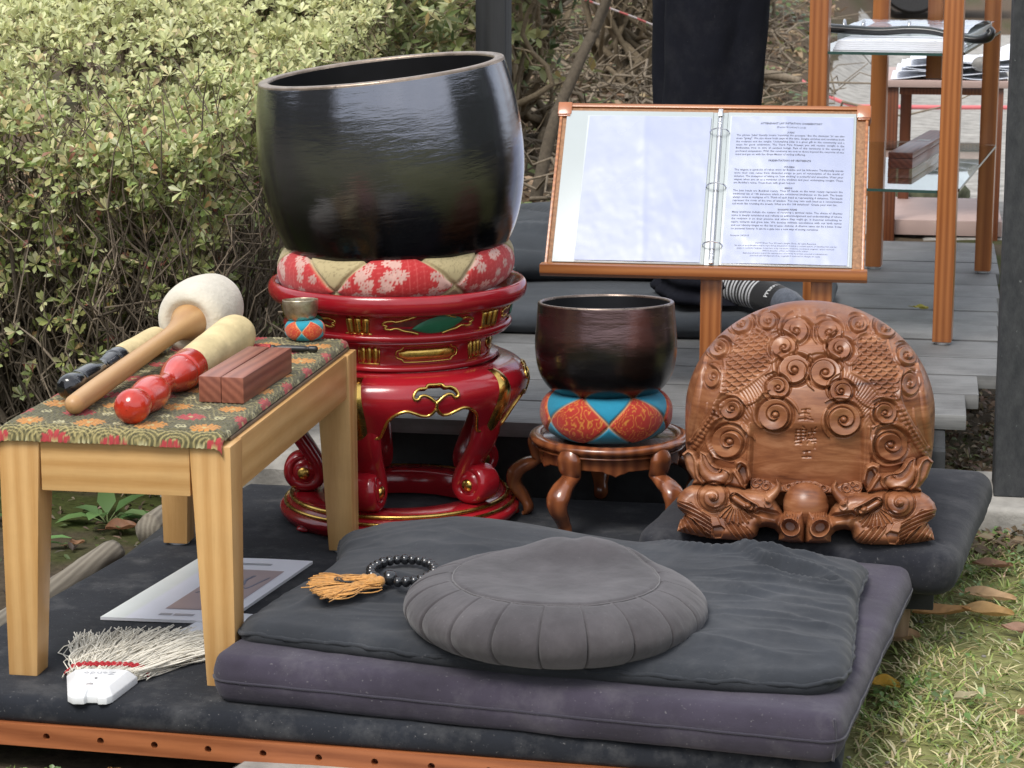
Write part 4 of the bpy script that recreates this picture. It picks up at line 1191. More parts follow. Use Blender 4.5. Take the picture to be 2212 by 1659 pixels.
# black pad under the wooden fish and its support
def build_black_pad():
    w, d, h = 0.475, 0.57, 0.068
    def top(x, y):
        return 0.003 * fbm(x * 8, y * 8, 91) + creases(x, y, [([(0.16, -0.20), (0.20, -0.24)], .008, .004), ([(0.18, -0.18), (0.225, -0.23)], .006, -.003)])
    def side(P, t):
        return 0.005 * math.sin(math.pi * t) + 0.0035 * fbm(P[:, 0] * 12, P[:, 1] * 12 + t, 95)
    V, F = pad(w, d, h, 0.030, 0.018, 420, 40, 0.012, top, side)
    V[:, 2] -= 0.0
    r = thing("floor_pad", "thick black pad under the carved wooden fish drum at the platform's right end", "floor cushion", (-0.142, 3.664, 0.104), (0, 0, R(-7)))
    mb = MB(); mb.add(V, F)
    mb.build("cover", mat_cloth("black_pad_cloth", (0.0125, 0.0135, 0.0185), 0.28, 6.0, 700, 0.35, 0.08, 0.93, lint=0.12), r)
    m = mat_wood("pale_leg", (0.24, 0.16, 0.09), (0.36, 0.25, 0.15), 2, 20, 0.7)
    root = thing("low_bench", "low bench with pale wooden feet hidden under the black pad", "bench", (-0.13, 3.66, 0))
    mb = MB(); mb.add(*rbox(0.08, 0.168, -0.225, 0.22, 0.060, 0.103, 0.003)); mb.build("bench_top", mat_plain("deck_shadow_wood", (0.025, 0.026, 0.027)), root, smooth=True, angle=35)
    for y in (-0.20, 0.17):
        mb = MB(); mb.add(*taper_leg(0.10, 0.135, y, y + 0.03, 0.10, 0.130, y, y + 0.026, 0.0, 0.0595)); mb.build("leg", m, root, smooth=True, angle=35)
build_black_pad()
# ================================================================== RED STAND, BIG BOWL
SX, SY = -0.876, 3.768
def M_lacquer():
    m, N, L, b = new_mat("red_lacquer"); v = _coord(N, L)
    f = _noise(N, L, v, 7.0, 5, 0.6); f2 = _noise(N, L, v, 60.0, 6, 0.7)
    L.new(_ramp(N, L, f, [(0.3, (0.245, 0.0065, 0.013)), (0.7, (0.345, 0.011, 0.018))]), b.inputs["Base Color"])
    L.new(_ramp(N, L, f2, [(0.3, 0.12), (0.75, 0.28)]), b.inputs["Roughness"])
    b.inputs["Coat Weight"].default_value = 0.35; b.inputs["Coat Roughness"].default_value = 0.1
    L.new(_bump(N, L, f, 0.12, 0.01), b.inputs["Normal"])
    return m
RED = M_lacquer()
GOLD = mat_plain("gold_leaf", (0.60, 0.39, 0.105), 0.27, 1.0, 0.22, 30.0, 0.25, 60.0, rvary=0.08)
GREEN = mat_plain("jade_green", (0.012, 0.125, 0.060), 0.5, 0, 0.15, 40)
# belly of the stand: radius as a function of height (local z, 0 = mat)
BELLY = spline([(0.2840, 0.150), (0.2832, 0.174), (0.2780, 0.198), (0.268, 0.2135), (0.254, 0.2215), (0.240, 0.2222), (0.224, 0.2175), (0.206, 0.208), (0.186, 0.197), (0.168, 0.187), (0.150, 0.178), (0.110, 0.167)], 80)
def belly_r(z): return np.interp(z, BELLY[::-1, 0], BELLY[::-1, 1])
LEGA = [R(-90 - 17 + 10.2 + 72 * k) for k in range(5)]        # leg directions round the stand
def build_stand():
    root = thing("drum_stand", "round red lacquered stand with gold trim and five curled feet under the big bowl", "stand", (SX, SY, MAT_Z))
    # base ring
    pr = spline([(0.128, 0.040), (0.128, 0.012), (0.150, 0.006)], 8)
    prof = np.vstack([[(0.130, 0.006), (0.127, 0.020), (0.130, 0.043), (0.134, 0.0455)], [(0.160, 0.0462), (0.178, 0.0455)], [(0.181, 0.0448), (0.185, 0.0425)], spline([(0.1855, 0.0405), (0.192, 0.036), (0.196, 0.031)], 6), spline([(0.199, 0.029), (0.2065, 0.024), (0.2075, 0.017), (0.203, 0.010), (0.200, 0.007)], 12), [(0.197, 0.003), (0.150, 0.003), (0.130, 0.006)]])
    th_off = np.array([0])
    mb = MB(); mb.add(*lathe(prof, 160)); base = mb.build("base_ring", RED, root)
    for r, z, q in ((0.1870, 0.0425, 0.0038), (0.1975, 0.0320, 0.0032)):
        mb = MB(); a = np.linspace(0, 2 * np.pi, 160, endpoint=False); mb.add(*tube(np.c_[r * np.cos(a), r * np.sin(a), np.full(160, z)], q, 10, closed=True)); mb.build("gold_band", GOLD, base)
    for k in range(5):   # little foot pads under the ring
        mb = MB(); a = LEGA[k] + R(36); mb.add(*sphere((0.193 * math.cos(a), 0.193 * math.sin(a), 0.006), 0.016, 14, 8, (1, 1, 0.36))); mb.build("pad_foot", RED, base)
    # upper body: dish rim, necks and mouldings
    prof = [(0.0, 0.372), (0.150, 0.372), (0.185, 0.376), (0.196, 0.388), (0.202, 0.405), (0.207, 0.414)]
    prof += spline([(0.2095, 0.4165), (0.2155, 0.4155), (0.2195, 0.408), (0.2200, 0.398), (0.2160, 0.389), (0.209, 0.3835)], 18).tolist()
    prof += [(0.204, 0.382), (0.1955, 0.3805), (0.1940, 0.378), (0.1915, 0.362), (0.1880, 0.3510), (0.1875, 0.3500)]
    prof += spline([(0.1905, 0.3495), (0.1945, 0.346), (0.1945, 0.341), (0.191, 0.3370)], 10).tolist()
    prof += spline([(0.188, 0.3365), (0.1885, 0.334), (0.184, 0.331), (0.176, 0.3295)], 8).tolist()
    prof += [(0.166, 0.3285), (0.1600, 0.3265), (0.1580, 0.321), (0.1565, 0.306), (0.158, 0.2955)]
    prof += spline([(0.163, 0.2945), (0.1705, 0.2920), (0.1715, 0.2870), (0.168, 0.283)], 10).tolist() + [(0.150, 0.282)]
    mb = MB(); mb.add(*lathe(prof, 200)); body = mb.build("upper_body", RED, root, smooth=True, angle=55)
    # gold flutes on the necks
    def on(r, a, z): return (r * math.cos(a), r * math.sin(a), z)
    for k in range(5):
        a = LEGA[k]
        mb = MB()
        for j in (-1, 0, 1):
            P = [on(np.interp(z, [0.350, 0.378], [0.1885, 0.1945]) - 0.0010, a + j * 0.070 * (1 + 5.0 * (z - 0.36)), z) for z in np.linspace(0.351, 0.3790, 9)]
            mb.add(*tube(P, [0.0052, 0.0062, 0.0066, 0.0066, 0.0066, 0.0066, 0.0066, 0.0062, 0.0055], 10))
        mb.add(*tube([on(0.1889, a + x * 0.120, 0.3508) for x in np.linspace(-1, 1, 12)], 0.0018, 6)); mb.build("gold_flutes", GOLD, body)
        mb = MB()
        for j in (-1, 0, 1):
            P = [on(0.1565 - 0.0006, a + R(2) + j * 0.068, z) for z in np.linspace(0.2965, 0.3265, 9)]
            mb.add(*tube(P, [0.002, 0.0040, 0.0050, 0.0052, 0.0052, 0.0052, 0.0050, 0.0040, 0.002], 10))
        rect = np.array([on(0.1580, a + R(2) + x * 0.112, z) for x, z in ((-1, 0.2960), (1, 0.2960), (1, 0.3280), (-1, 0.3280))])
        mb.add(*tube([on(0.1580, a + R(2) + x * 0.112, 0.2960) for x in np.linspace(-1, 1, 10)], 0.0012, 6)); mb.add(*tube(np.array([rect[1], rect[2]]), 0.0012, 6)); mb.add(*tube(np.array([rect[3], rect[0]]), 0.0012, 6))
        mb.build("gold_flutes", GOLD, body)
    # oblong gold cartouches on the lower neck, cloud frames and jade leaf panels on the upper neck
    for k in range(5):
        gold = MB(); jade = MB(); dark = MB()
        a = LEGA[k] + R(36) + R(2)
        def map_lo(x, z, dr=0.0): r = 0.1572 + dr; return on(r, a + x / r, 0.3120 + z * 1.08)
        L_ = 0.056
        out = [(L_ * sx * f, 0.0122 * g) for sx, f, g in ((-1, .97, 0), (-1, .93, .45), (-1, .80, .62), (-1, .74, .92), (-1, .62, 1), (1, .62, 1), (1, .74, .92), (1, .80, .62), (1, .93, .45), (1, .97, 0), (1, .93, -.45), (1, .80, -.62), (1, .74, -.92), (1, .62, -1), (-1, .62, -1), (-1, .74, -.92), (-1, .80, -.62), (-1, .93, -.45))]
        P = np.array([map_lo(x, z, 0.0008) for x, z in spline(out, 70, True)]); gold.add(*tube(P, 0.0014, 7, closed=True))
        us = np.linspace(-0.88, 0.88, 30); ws = np.linspace(-1, 1, 13)
        V = []
        for u in us:
            hw = 0.0088 * min(1.0, (1 - abs(u)) / 0.34 + 0.02)
            for w in ws: V.append(map_lo(u * L_, w * hw, 0.0004 + 0.0042 * math.sqrt(max(0, 1 - w * w)) * min(1, (0.9 - abs(u)) * 7)))
        gold.add(np.array(V), grid_faces(30, 13)[:, ::-1]); gold.build("gold_cartouche", GOLD, body)
        a = LEGA[k] + R(36)
        def map_up(x, z, dr=0.0):
            zz = 0.3655 + z * 0.70; r = float(np.interp(zz, [0.350, 0.378], [0.1885, 0.1945])) + dr; return on(r, a + x * 1.25 / r, zz)
        for side in (-1, 1):
            cl = [(0.020, 0.0225), (0.034, 0.015), (0.046, 0.010), (0.052, 0.012), (0.061, 0.009), (0.0635, 0.003), (0.058, -0.001), (0.061, -0.006), (0.053, -0.009), (0.045, -0.006), (0.036, -0.012), (0.026, -0.0155), (0.016, -0.021)]
            P = np.array([map_up(side * x, z, 0.0006) for x, z in spline(cl, 60)]); gold = MB(); gold.add(*tube(P, 0.0020, 7)); gold.build("cloud_frame", GOLD, body)
        leaf = []
        for t in np.linspace(-1, 1, 24):
            for w in np.linspace(-1, 1, 9):
                hw = 0.0200 * (1 - abs(t) ** 1.8) ** 0.8
                leaf.append(map_up(0.011 + 0.036 * t, 0.001 + w * hw + 0.008 * t * (1 if t > 0 else 1), 0.0012 + 0.0025 * (1 - w * w)))
        jade.add(np.array(leaf), grid_faces(24, 9)[:, ::-1])
        V = []
        for x in np.linspace(-0.056, 0.056, 30):
            hw = 0.0165 * (1 - (abs(x) / 0.060) ** 2)
            for w in np.linspace(-1, 1, 5): V.append(map_up(x, w * hw, 0.0003))
        dark.add(np.array(V), grid_faces(30, 5)[:, ::-1])
        dark.build("panel_ground", mat_plain("brown_red_panel", (0.10, 0.018, 0.012), 0.4, 0, 0.5, 90), body)
        jade.build("jade_leaf", GREEN, body)
    # belly and apron between the legs
    ph = np.linspace(0, 2 * np.pi, 1440, endpoint=False)
    half = R(36)
    rel = (ph - LEGA[0]) % R(72); rel = np.minimum(rel, R(72) - rel)      # angle from nearest leg axis
    tt = rel / half                                                        # 0 leg .. 1 mid bay
    edge = spline([(0.0, 0.158), (0.10, 0.160), (0.15, 0.166), (0.22, 0.177), (0.30, 0.181), (0.36, 0.196), (0.42, 0.212), (0.52, 0.2235), (0.64, 0.2290), (0.74, 0.2250), (0.82, 0.2205), (0.90, 0.2195), (0.955, 0.224), (1.0, 0.232)], 100)
    zl = np.interp(tt, edge[:, 0], edge[:, 1])
    nz = 110; s = np.linspace(0, 1, nz)
    Z = 0.2835 + (zl[:, None] - 0.2835) * s[None, :]
    Rr = belly_r(Z) + 0.0025 * np.exp(-(tt / 0.22) ** 2)[:, None] * sstep(0.0, 0.2, s)[None]
    V = np.stack([Rr * np.cos(ph)[:, None], Rr * np.sin(ph)[:, None], Z], -1)
    F = grid_faces(1440, nz, cu=True)[:, ::-1]
    # cloud shaped opening in every bay
    cw = [(0.0, 0.2700), (0.012, 0.2700), (0.017, 0.2660), (0.027, 0.2655), (0.034, 0.2615), (0.0385, 0.2540), (0.036, 0.2490), (0.030, 0.2495), (0.027, 0.2535), (0.020, 0.2550), (0.011, 0.2510), (0.004, 0.2450), (0.0, 0.2430)]
    cl = spline(cw, 60); poly = np.vstack([cl, (cl * np.array((-1, 1)))[::-1][1:-1]])
    ctr = V.reshape(-1, 3)[F].mean(1)
    ang = np.arctan2(ctr[:, 1], ctr[:, 0]); mid = (ang - LEGA[0] - half + half) % R(72) - half
    xl = mid * belly_r(0.255); zl2 = ctr[:, 2]
    inside = np.zeros(len(F), bool)
    j = len(poly) - 1
    for i in range(len(poly)):
        xi, zi = poly[i]; xj, zj = poly[j]
        inside ^= ((zi > zl2) != (zj > zl2)) & (xl < (xj - xi) * (zl2 - zi) / (zj - zi + 1e-12) + xi); j = i
    mb = MB(); mb.add(V.reshape(-1, 3), F[~inside])
    ap = mb.build("apron", RED, root)
    so = ap.modifiers.new("thickness", 'SOLIDIFY'); so.thickness = 0.010; so.offset = -1
    gold = MB()
    P = np.stack([(belly_r(zl) + 0.0008 + 0.0025 * np.exp(-(tt / 0.22) ** 2)) * np.cos(ph), (belly_r(zl) + 0.0008 + 0.0025 * np.exp(-(tt / 0.22) ** 2)) * np.sin(ph), zl], 1)
    gold.add(*tube(P, 0.0029, 7, closed=True)); gold.build("gold_edging", GOLD, ap)
    for k in range(5):
        gold = MB()
        am = LEGA[k] + half
        Q = np.array([((belly_r(z) + 0.0005) * math.cos(am + x / belly_r(0.255)), (belly_r(z) + 0.0005) * math.sin(am + x / belly_r(0.255)), z) for x, z in poly])
        gold.add(*tube(Q, 0.0027, 7, closed=True))
        Q = np.array([((belly_r(z) + 0.0008) * math.cos(am), (belly_r(z) + 0.0008) * math.sin(am), z) for z in np.linspace(0.230, 0.2440, 6)])
        gold.add(*tube(Q, 0.0030, 7)); gold.build("gold_cloud", GOLD, ap); gold = MB()
        # gold spine down each leg's shoulder: a tapering raised band with pointed end
        a = LEGA[k]; zs = np.linspace(0.2800, 0.138, 40); V = []
        for i, z in enumerate(zs):
            t = i / 39; hw = 0.0185 * math.sin(math.pi * min(1, 0.10 + 0.90 * t)) ** 0.6 * (1 if t < 0.75 else (1 - t) / 0.25 * 0.999 + 0.001)
            for w in np.linspace(-1, 1, 9):
                r = belly_r(max(z, 0.12)) + 0.0022 + 0.0045 * (1 - w * w) * min(1, hw / 0.006); aa = a + w * hw / r
                V.append(on(r, aa, z))
        gold.add(np.array(V), grid_faces(40, 9)); gold.build("gold_spine", GOLD, ap)
    # curled legs
    for k in range(5):
        a = LEGA[k]; c, sn = math.cos(a), math.sin(a)
        path = spline([(0.192, 0.222), (0.187, 0.186), (0.176, 0.150), (0.155, 0.116), (0.1410, 0.090), (0.1385, 0.073), (0.147, 0.0605), (0.163, 0.0570), (0.1800, 0.0620), (0.1890, 0.076), (0.1870, 0.093), (0.1750, 0.1045), (0.160, 0.104)], 70)
        wdt = np.interp(np.linspace(0, 1, 70), [0, 0.2, 0.35, 0.55, 0.7, 0.85, 1], [0.034, 0.035, 0.031, 0.028, 0.027, 0.027, 0.020])
        thk = np.interp(np.linspace(0, 1, 70), [0, 0.2, 0.5, 0.7, 0.9, 1], [0.010, 0.013, 0.013, 0.012, 0.010, 0.008])
        T = np.gradient(path, axis=0); T /= np.linalg.norm(T, axis=1)[:, None]; Nn = np.stack([-T[:, 1], T[:, 0]], 1)
        q = np.linspace(0, 2 * np.pi, 20, endpoint=False); V = []
        for i in range(70):
            for b in q:
                cb, sb = math.cos(b), math.sin(b)
                u = math.copysign(abs(cb) ** 0.6, cb) * wdt[i]; w = math.copysign(abs(sb) ** 0.8, sb) * thk[i]
                rr = path[i, 0] + Nn[i, 0] * w; zz = path[i, 1] + Nn[i, 1] * w
                V.append((rr * c - u * sn, rr * sn + u * c, zz))
        mb = MB(); F = [tuple(f) for f in grid_faces(70, 20, cv=True).tolist()]; F.append(tuple(range(20))[::-1]); F.append(tuple(69 * 20 + i for i in range(20)))
        mb.add(np.array(V), F)
        # drum of the scroll
        V, F2 = lathe([(0, -0.0265), (0.014, -0.0265), (0.0235, -0.021), (0.0250, -0.012), (0.0250, 0.012), (0.0235, 0.021), (0.014, 0.0265), (0, 0.0265)], 28)
        V = np.stack([V[:, 0] + 0.1640, V[:, 2], V[:, 1] + 0.0800], 1)
        mb.add(np.stack([V[:, 0] * c - V[:, 1] * sn, V[:, 0] * sn + V[:, 1] * c, V[:, 2]], 1), F2)
        leg = mb.build("curled_leg", RED, root)
        for sd in (-1, 1):
            mb = MB()
            V, F2 = sphere((0, 0, 0), 0.0108, 18, 12, (1, 0.55, 1)); V = V + np.array((0.1640, sd * 0.0265, 0.0800))
            mb.add(np.stack([V[:, 0] * c - V[:, 1] * sn, V[:, 0] * sn + V[:, 1] * c, V[:, 2]], 1), F2)
            mb.build("gold_button", GOLD, leg)
build_stand()

FLORAL_RED = ((0.47, 0.022, 0.024), (0.70, 0.42, 0.36)); OLD_GOLD = ((0.46, 0.375, 0.20), (0.20, 0.155, 0.07))
ring_cushion("ring_cushion", "big red floral and old gold patchwork ring cushion in the red stand", (SX, SY, MAT_Z + 0.394), (R(1.0), R(-3.0), CAM_YAW), 0.125, 0.076, 0.047, 0.2, FLORAL_RED, OLD_GOLD, (0.48, 0.40, 0.22), off=R(-2 + 90 + 30), n=6, v0=-0.20, hgt=1.12, style="flowers", pinch=0.10, seed=8)

# --------------------------------------------------------------- bowls
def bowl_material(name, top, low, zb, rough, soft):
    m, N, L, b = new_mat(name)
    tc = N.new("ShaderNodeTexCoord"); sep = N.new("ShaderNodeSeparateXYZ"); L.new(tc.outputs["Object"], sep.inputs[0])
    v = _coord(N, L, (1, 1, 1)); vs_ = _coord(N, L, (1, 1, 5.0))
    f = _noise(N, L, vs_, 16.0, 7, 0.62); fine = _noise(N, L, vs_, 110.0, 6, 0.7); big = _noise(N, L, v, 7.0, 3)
    # brown patina with sky sheen painted in above, dark mat reflection painted below
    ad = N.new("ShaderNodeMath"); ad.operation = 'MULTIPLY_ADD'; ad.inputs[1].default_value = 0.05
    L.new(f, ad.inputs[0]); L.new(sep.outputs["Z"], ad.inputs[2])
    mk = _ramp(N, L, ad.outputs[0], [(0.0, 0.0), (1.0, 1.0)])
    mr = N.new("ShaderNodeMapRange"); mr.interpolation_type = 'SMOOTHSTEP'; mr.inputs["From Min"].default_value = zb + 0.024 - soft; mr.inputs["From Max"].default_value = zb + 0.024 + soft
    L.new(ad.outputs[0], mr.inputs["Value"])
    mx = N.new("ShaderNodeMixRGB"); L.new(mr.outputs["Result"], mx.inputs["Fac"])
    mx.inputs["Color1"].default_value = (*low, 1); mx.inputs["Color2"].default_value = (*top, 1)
    # pale scratches and chips in a band
    sp = _noise(N, L, vs_, 230.0, 8, 0.8); spk = _ramp(N, L, sp, [(0.58, 0.0), (0.68, 0.75)])
    bnd = N.new("ShaderNodeMapRange"); bnd.interpolation_type = 'SMOOTHSTEP'
    bnd.inputs["From Min"].default_value = zb + 0.01; bnd.inputs["From Max"].default_value = zb - 0.05
    L.new(sep.outputs["Z"], bnd.inputs["Value"])
    ml = N.new("ShaderNodeMath"); ml.operation = 'MULTIPLY'; L.new(spk, ml.inputs[0]); L.new(bnd.outputs["Result"], ml.inputs[1])
    m2 = N.new("ShaderNodeMixRGB"); L.new(ml.outputs[0], m2.inputs["Fac"]); L.new(mx.outputs["Color"], m2.inputs["Color1"]); m2.inputs["Color2"].default_value = (0.30, 0.27, 0.22, 1)
    L.new(m2.outputs["Color"], b.inputs["Base Color"])
    L.new(_ramp(N, L, f, [(0.3, rough * 0.75), (0.7, rough * 1.3)]), b.inputs["Roughness"])
    b.inputs["Metallic"].default_value = 0.9
    b.inputs["Coat Weight"].default_value = 0.25; b.inputs["Coat Roughness"].default_value = rough * 0.6
    n1 = _bump(N, L, big, 0.10, 0.010); n2 = _bump(N, L, f, 0.24, 0.0035, n1); n3 = _bump(N, L, fine, 0.10, 0.0008, n2)
    L.new(n3, b.inputs["Normal"]); L.new(n2, b.inputs["Coat Normal"])
    return m
def build_bowl(name, label, loc, rot, out, lip, inn, mat, mlip, min_):
    t = thing(name, label, "bell", loc, rot)
    mb = MB(); V, F = lathe(spline(out, 120), 160); mb.add(V, F); mb.build("shell", mat, t)
    mb = MB(); mb.add(*lathe(spline(lip, 24), 160)); mb.build("rim", mlip, t)
    mb = MB(); mb.add(*lathe(spline(inn, 60), 120)); mb.build("inside", min_, t)
M_IN = mat_plain("bowl_inside", (0.006, 0.006, 0.0075), 0.5, 0, 0.3, 20)
M_LIP = mat_plain("bare_bronze_lip", (0.30, 0.235, 0.185), 0.36, 0.75, 0.25, 50, 0.2, 200, rvary=0.1)
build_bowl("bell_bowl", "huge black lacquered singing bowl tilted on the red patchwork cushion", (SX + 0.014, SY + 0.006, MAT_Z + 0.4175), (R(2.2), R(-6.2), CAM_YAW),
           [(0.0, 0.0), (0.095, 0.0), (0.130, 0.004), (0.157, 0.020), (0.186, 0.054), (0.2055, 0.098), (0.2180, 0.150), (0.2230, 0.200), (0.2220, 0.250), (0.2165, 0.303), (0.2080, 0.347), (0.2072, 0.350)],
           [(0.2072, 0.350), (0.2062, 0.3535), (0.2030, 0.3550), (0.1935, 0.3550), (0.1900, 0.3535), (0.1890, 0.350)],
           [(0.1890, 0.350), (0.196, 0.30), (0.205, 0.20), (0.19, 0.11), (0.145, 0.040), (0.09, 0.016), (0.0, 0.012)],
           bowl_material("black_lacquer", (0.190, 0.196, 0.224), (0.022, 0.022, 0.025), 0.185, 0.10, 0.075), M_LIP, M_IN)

# ------------------------------------------------------------------ carved stool, turquoise cushion, smaller bowl
TX, TY = -0.514, 3.795
def build_stool():
    m = mat_wood("rosewood_varnish", (0.085, 0.022, 0.010), (0.27, 0.088, 0.032), 2, 16.0, 0.24, 0.5, 4.0, 0.12, 90.0, 1.3)
    root = thing("carved_stool", "small varnished brown wooden stool with five cabriole legs under the smaller bowl", "stool", (TX, TY, MAT_Z))
    prof = [(0.0, 0.148), (0.112, 0.148)] + spline([(0.114, 0.150), (0.118, 0.1545), (0.126, 0.1555), (0.1345, 0.1525), (0.1365, 0.147), (0.133, 0.142), (0.127, 0.140)], 20).tolist() + spline([(0.1265, 0.139), (0.130, 0.1365), (0.1295, 0.134), (0.124, 0.133)], 8).tolist() + [(0.0, 0.132)]
    mb = MB(); mb.add(*lathe(prof, 120)); mb.build("stool_top", m, root, smooth=True, angle=60)
    ang = [R(-90 - 36 + 10.2 + 72 * k + 3) for k in range(5)]
    # shaped apron
    ph = np.linspace(0, 2 * np.pi, 600, endpoint=False); rel = (ph - ang[0]) % R(72); rel = np.minimum(rel, R(72) - rel) / R(36)
    zl = np.interp(rel, [0, 0.45, 0.72, 0.80, 0.9, 1.0], [0.113, 0.113, 0.1125, 0.109, 0.1075, 0.1035])
    s = np.linspace(0, 1, 14); Z = 0.134 + (zl[:, None] - 0.134) * s; Rr = 0.1205 - 0.02 * (0.134 - Z)
    mb = MB(); mb.add(np.stack([Rr * np.cos(ph)[:, None], Rr * np.sin(ph)[:, None], Z], -1).reshape(-1, 3), grid_faces(600, 14, cu=True)[:, ::-1])
    ap = mb.build("apron", m, root); so = ap.modifiers.new("thickness", 'SOLIDIFY'); so.thickness = 0.012; so.offset = -1
    for a in ang:
        c, sn = math.cos(a), math.sin(a)
        path = spline([(0.126, 0.150), (0.1305, 0.132), (0.1270, 0.113), (0.1225, 0.103), (0.1310, 0.096), (0.1520, 0.086), (0.1660, 0.071), (0.1660, 0.053), (0.1530, 0.034), (0.1430, 0.017), (0.1450, 0.006), (0.1510, 0.002)], 64)
        q = np.linspace(0, 1, 64)
        rw = np.interp(q, [0, .10, .2, .30, .38, .55, .70, .85, .93, 1], [0.013, 0.022, 0.021, 0.0165, 0.017, 0.0215, 0.0175, 0.0125, 0.013, 0.010])
        rt = np.interp(q, [0, .10, .2, .30, .38, .55, .70, .85, .93, 1], [0.008, 0.013, 0.012, 0.010, 0.012, 0.0150, 0.0120, 0.0095, 0.0095, 0.005])
        T = np.gradient(path, axis=0); T /= np.linalg.norm(T, axis=1)[:, None]; Nn = np.stack([-T[:, 1], T[:, 0]], 1)
        b = np.linspace(0, 2 * np.pi, 18, endpoint=False); V = []
        for i in range(64):
            for t in b:
                u = math.cos(t) * rw[i]; w = math.sin(t) * rt[i]
                r_ = path[i, 0] + Nn[i, 0] * w; z_ = max(0.0005, path[i, 1] + Nn[i, 1] * w)
                V.append((r_ * c - u * sn, r_ * sn + u * c, z_))
        F = [tuple(f) for f in grid_faces(64, 18, cv=True).tolist()]; F.append(tuple(range(18))[::-1]); F.append(tuple(63 * 18 + i for i in range(18)))
        V = np.array(V); V += 0.0012 * np.stack([fbm(V[:, 0] * 60, V[:, 2] * 60 + V[:, 1] * 50, 200 + k) for k in range(3)], 1)
        V[:, 2] = np.maximum(V[:, 2], 0.0004)
        mb = MB(); mb.add(V, F); mb.build("leg", m, root)
build_stool()
BLUE = ((0.006, 0.215, 0.34), (0.007, 0.235, 0.37)); ORG = ((0.40, 0.022, 0.012), (0.60, 0.24, 0.035))
ring_cushion("ring_cushion", "bright turquoise and red brocade ring cushion on the carved stool", (TX - 0.005, TY, MAT_Z + 0.1485), (0, R(-0.5), CAM_YAW), 0.058, 0.0535, 0.0415, 0.13, ORG, BLUE, (0.55, 0.30, 0.12), off=R(90), n=6, v0=-0.03, hgt=0.80, seed=11, pinch=0.05)
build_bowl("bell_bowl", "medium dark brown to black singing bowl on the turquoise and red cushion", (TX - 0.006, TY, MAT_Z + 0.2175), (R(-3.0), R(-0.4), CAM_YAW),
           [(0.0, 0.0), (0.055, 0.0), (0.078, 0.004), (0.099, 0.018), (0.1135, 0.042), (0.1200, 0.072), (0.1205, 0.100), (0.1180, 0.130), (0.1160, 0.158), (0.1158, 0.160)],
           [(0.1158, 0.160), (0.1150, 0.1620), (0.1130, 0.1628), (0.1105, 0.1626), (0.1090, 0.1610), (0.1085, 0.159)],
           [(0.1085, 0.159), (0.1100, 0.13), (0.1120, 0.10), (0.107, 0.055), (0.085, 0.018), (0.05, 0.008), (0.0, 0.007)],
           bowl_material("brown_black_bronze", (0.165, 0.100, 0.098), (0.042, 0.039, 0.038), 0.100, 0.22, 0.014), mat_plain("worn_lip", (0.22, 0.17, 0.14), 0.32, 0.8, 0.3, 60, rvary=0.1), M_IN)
# ================================================================== CARVED WOODEN FISH DRUM
ZP = 0.000259                       # metres per carving-plan unit
FE = R(12.5)                        # carving plan is drawn on a plane leaning back by this much
FD = np.array((0.0, -math.cos(FE), math.sin(FE))); FQ = np.array((0.0, math.sin(FE), math.cos(FE)))
def seg_dist(x, y, P):
    d = np.full(x.shape, 1e9); t = np.zeros(x.shape); n = len(P) - 1
    for i in range(n):
        a, b = P[i], P[i + 1]; ab = b - a; L2 = max(ab @ ab, 1e-9)
        s = np.clip(((x - a[0]) * ab[0] + (y - a[1]) * ab[1]) / L2, 0, 1)
        q = np.hypot(x - a[0] - s * ab[0], y - a[1] - s * ab[1])
        m = q < d; d[m] = q[m]; t[m] = ((i + s) / n)[m]
    return d, t
def poly_sd(x, y, poly):
    P = np.array(poly, float); d, _ = seg_dist(x, y, np.vstack([P, P[:1]]))
    ins = np.zeros(x.shape, bool); j = len(P) - 1
    for i in range(len(P)):
        xi, yi = P[i]; xj, yj = P[j]
        ins ^= ((yi > y) != (yj > y)) & (x < (xj - xi) * (y - yi) / (yj - yi + 1e-12) + xi); j = i
    return np.where(ins, d, -d)
def local(x, y, cx, cy, r):
    return (np.abs(x - cx) < r) & (np.abs(y - cy) < r)
def volute(h, x, y, cx, cy, r, H, sgn=1, ph=0.0, turns=1.7, ell=1.0, rot=0.0):
    m = local(x, y, cx, cy, r * 1.35)
    if not m.any(): return
    X, Y = x[m] - cx, y[m] - cy
    c, s = math.cos(rot), math.sin(rot); X, Y = (X * c + Y * s) / ell, -X * s + Y * c
    rr = np.hypot(X, Y) / r; th = np.arctan2(Y, X) * sgn + ph
    t = rr ** 0.85 * turns - th / (2 * np.pi)
    f = t - np.floor(t)
    g = np.where(f < 0.14, (1 - f / 0.14), np.where(f > 0.90, (f - 0.90) / 0.10, 0.0)); coil = (0.55 + 0.45 * np.clip((f - 0.14) / 0.76, 0, 1)) * (1 - g ** 1.2)
    boss = np.sqrt(np.clip(1 - (rr / 0.21) ** 2, 0, 1))
    core = sstep(0.21, 0.28, rr)
    prof = H * (1.2 * coil * core - 0.62 + 1.0 * boss * (rr < 0.21))
    prof = prof * sstep(1.03, 0.93, rr) - 0.6 * H * (1 - sstep(1.03, 0.93, rr))
    w = sstep(1.06, 1.0, rr)
    h[m] = (h[m] - 0.75 * H * np.exp(-((rr - 1.08) / 0.085) ** 2) * (rr > 1)) * (1 - w) + prof * w
def strand(h, x, y, pts, r, H, n=40):
    P = spline(pts, n); lo = P.min(0) - np.max(r) * 1.3; hi = P.max(0) + np.max(r) * 1.3
    m = (x > lo[0]) & (x < hi[0]) & (y > lo[1]) & (y < hi[1])
    if not m.any(): return
    d, t = seg_dist(x[m], y[m], P)
    rr = np.interp(t, np.linspace(0, 1, len(r)), r) if not np.isscalar(r) else r
    h[m] += H * np.sqrt(np.clip(1 - (d / rr) ** 2, 0, 1))
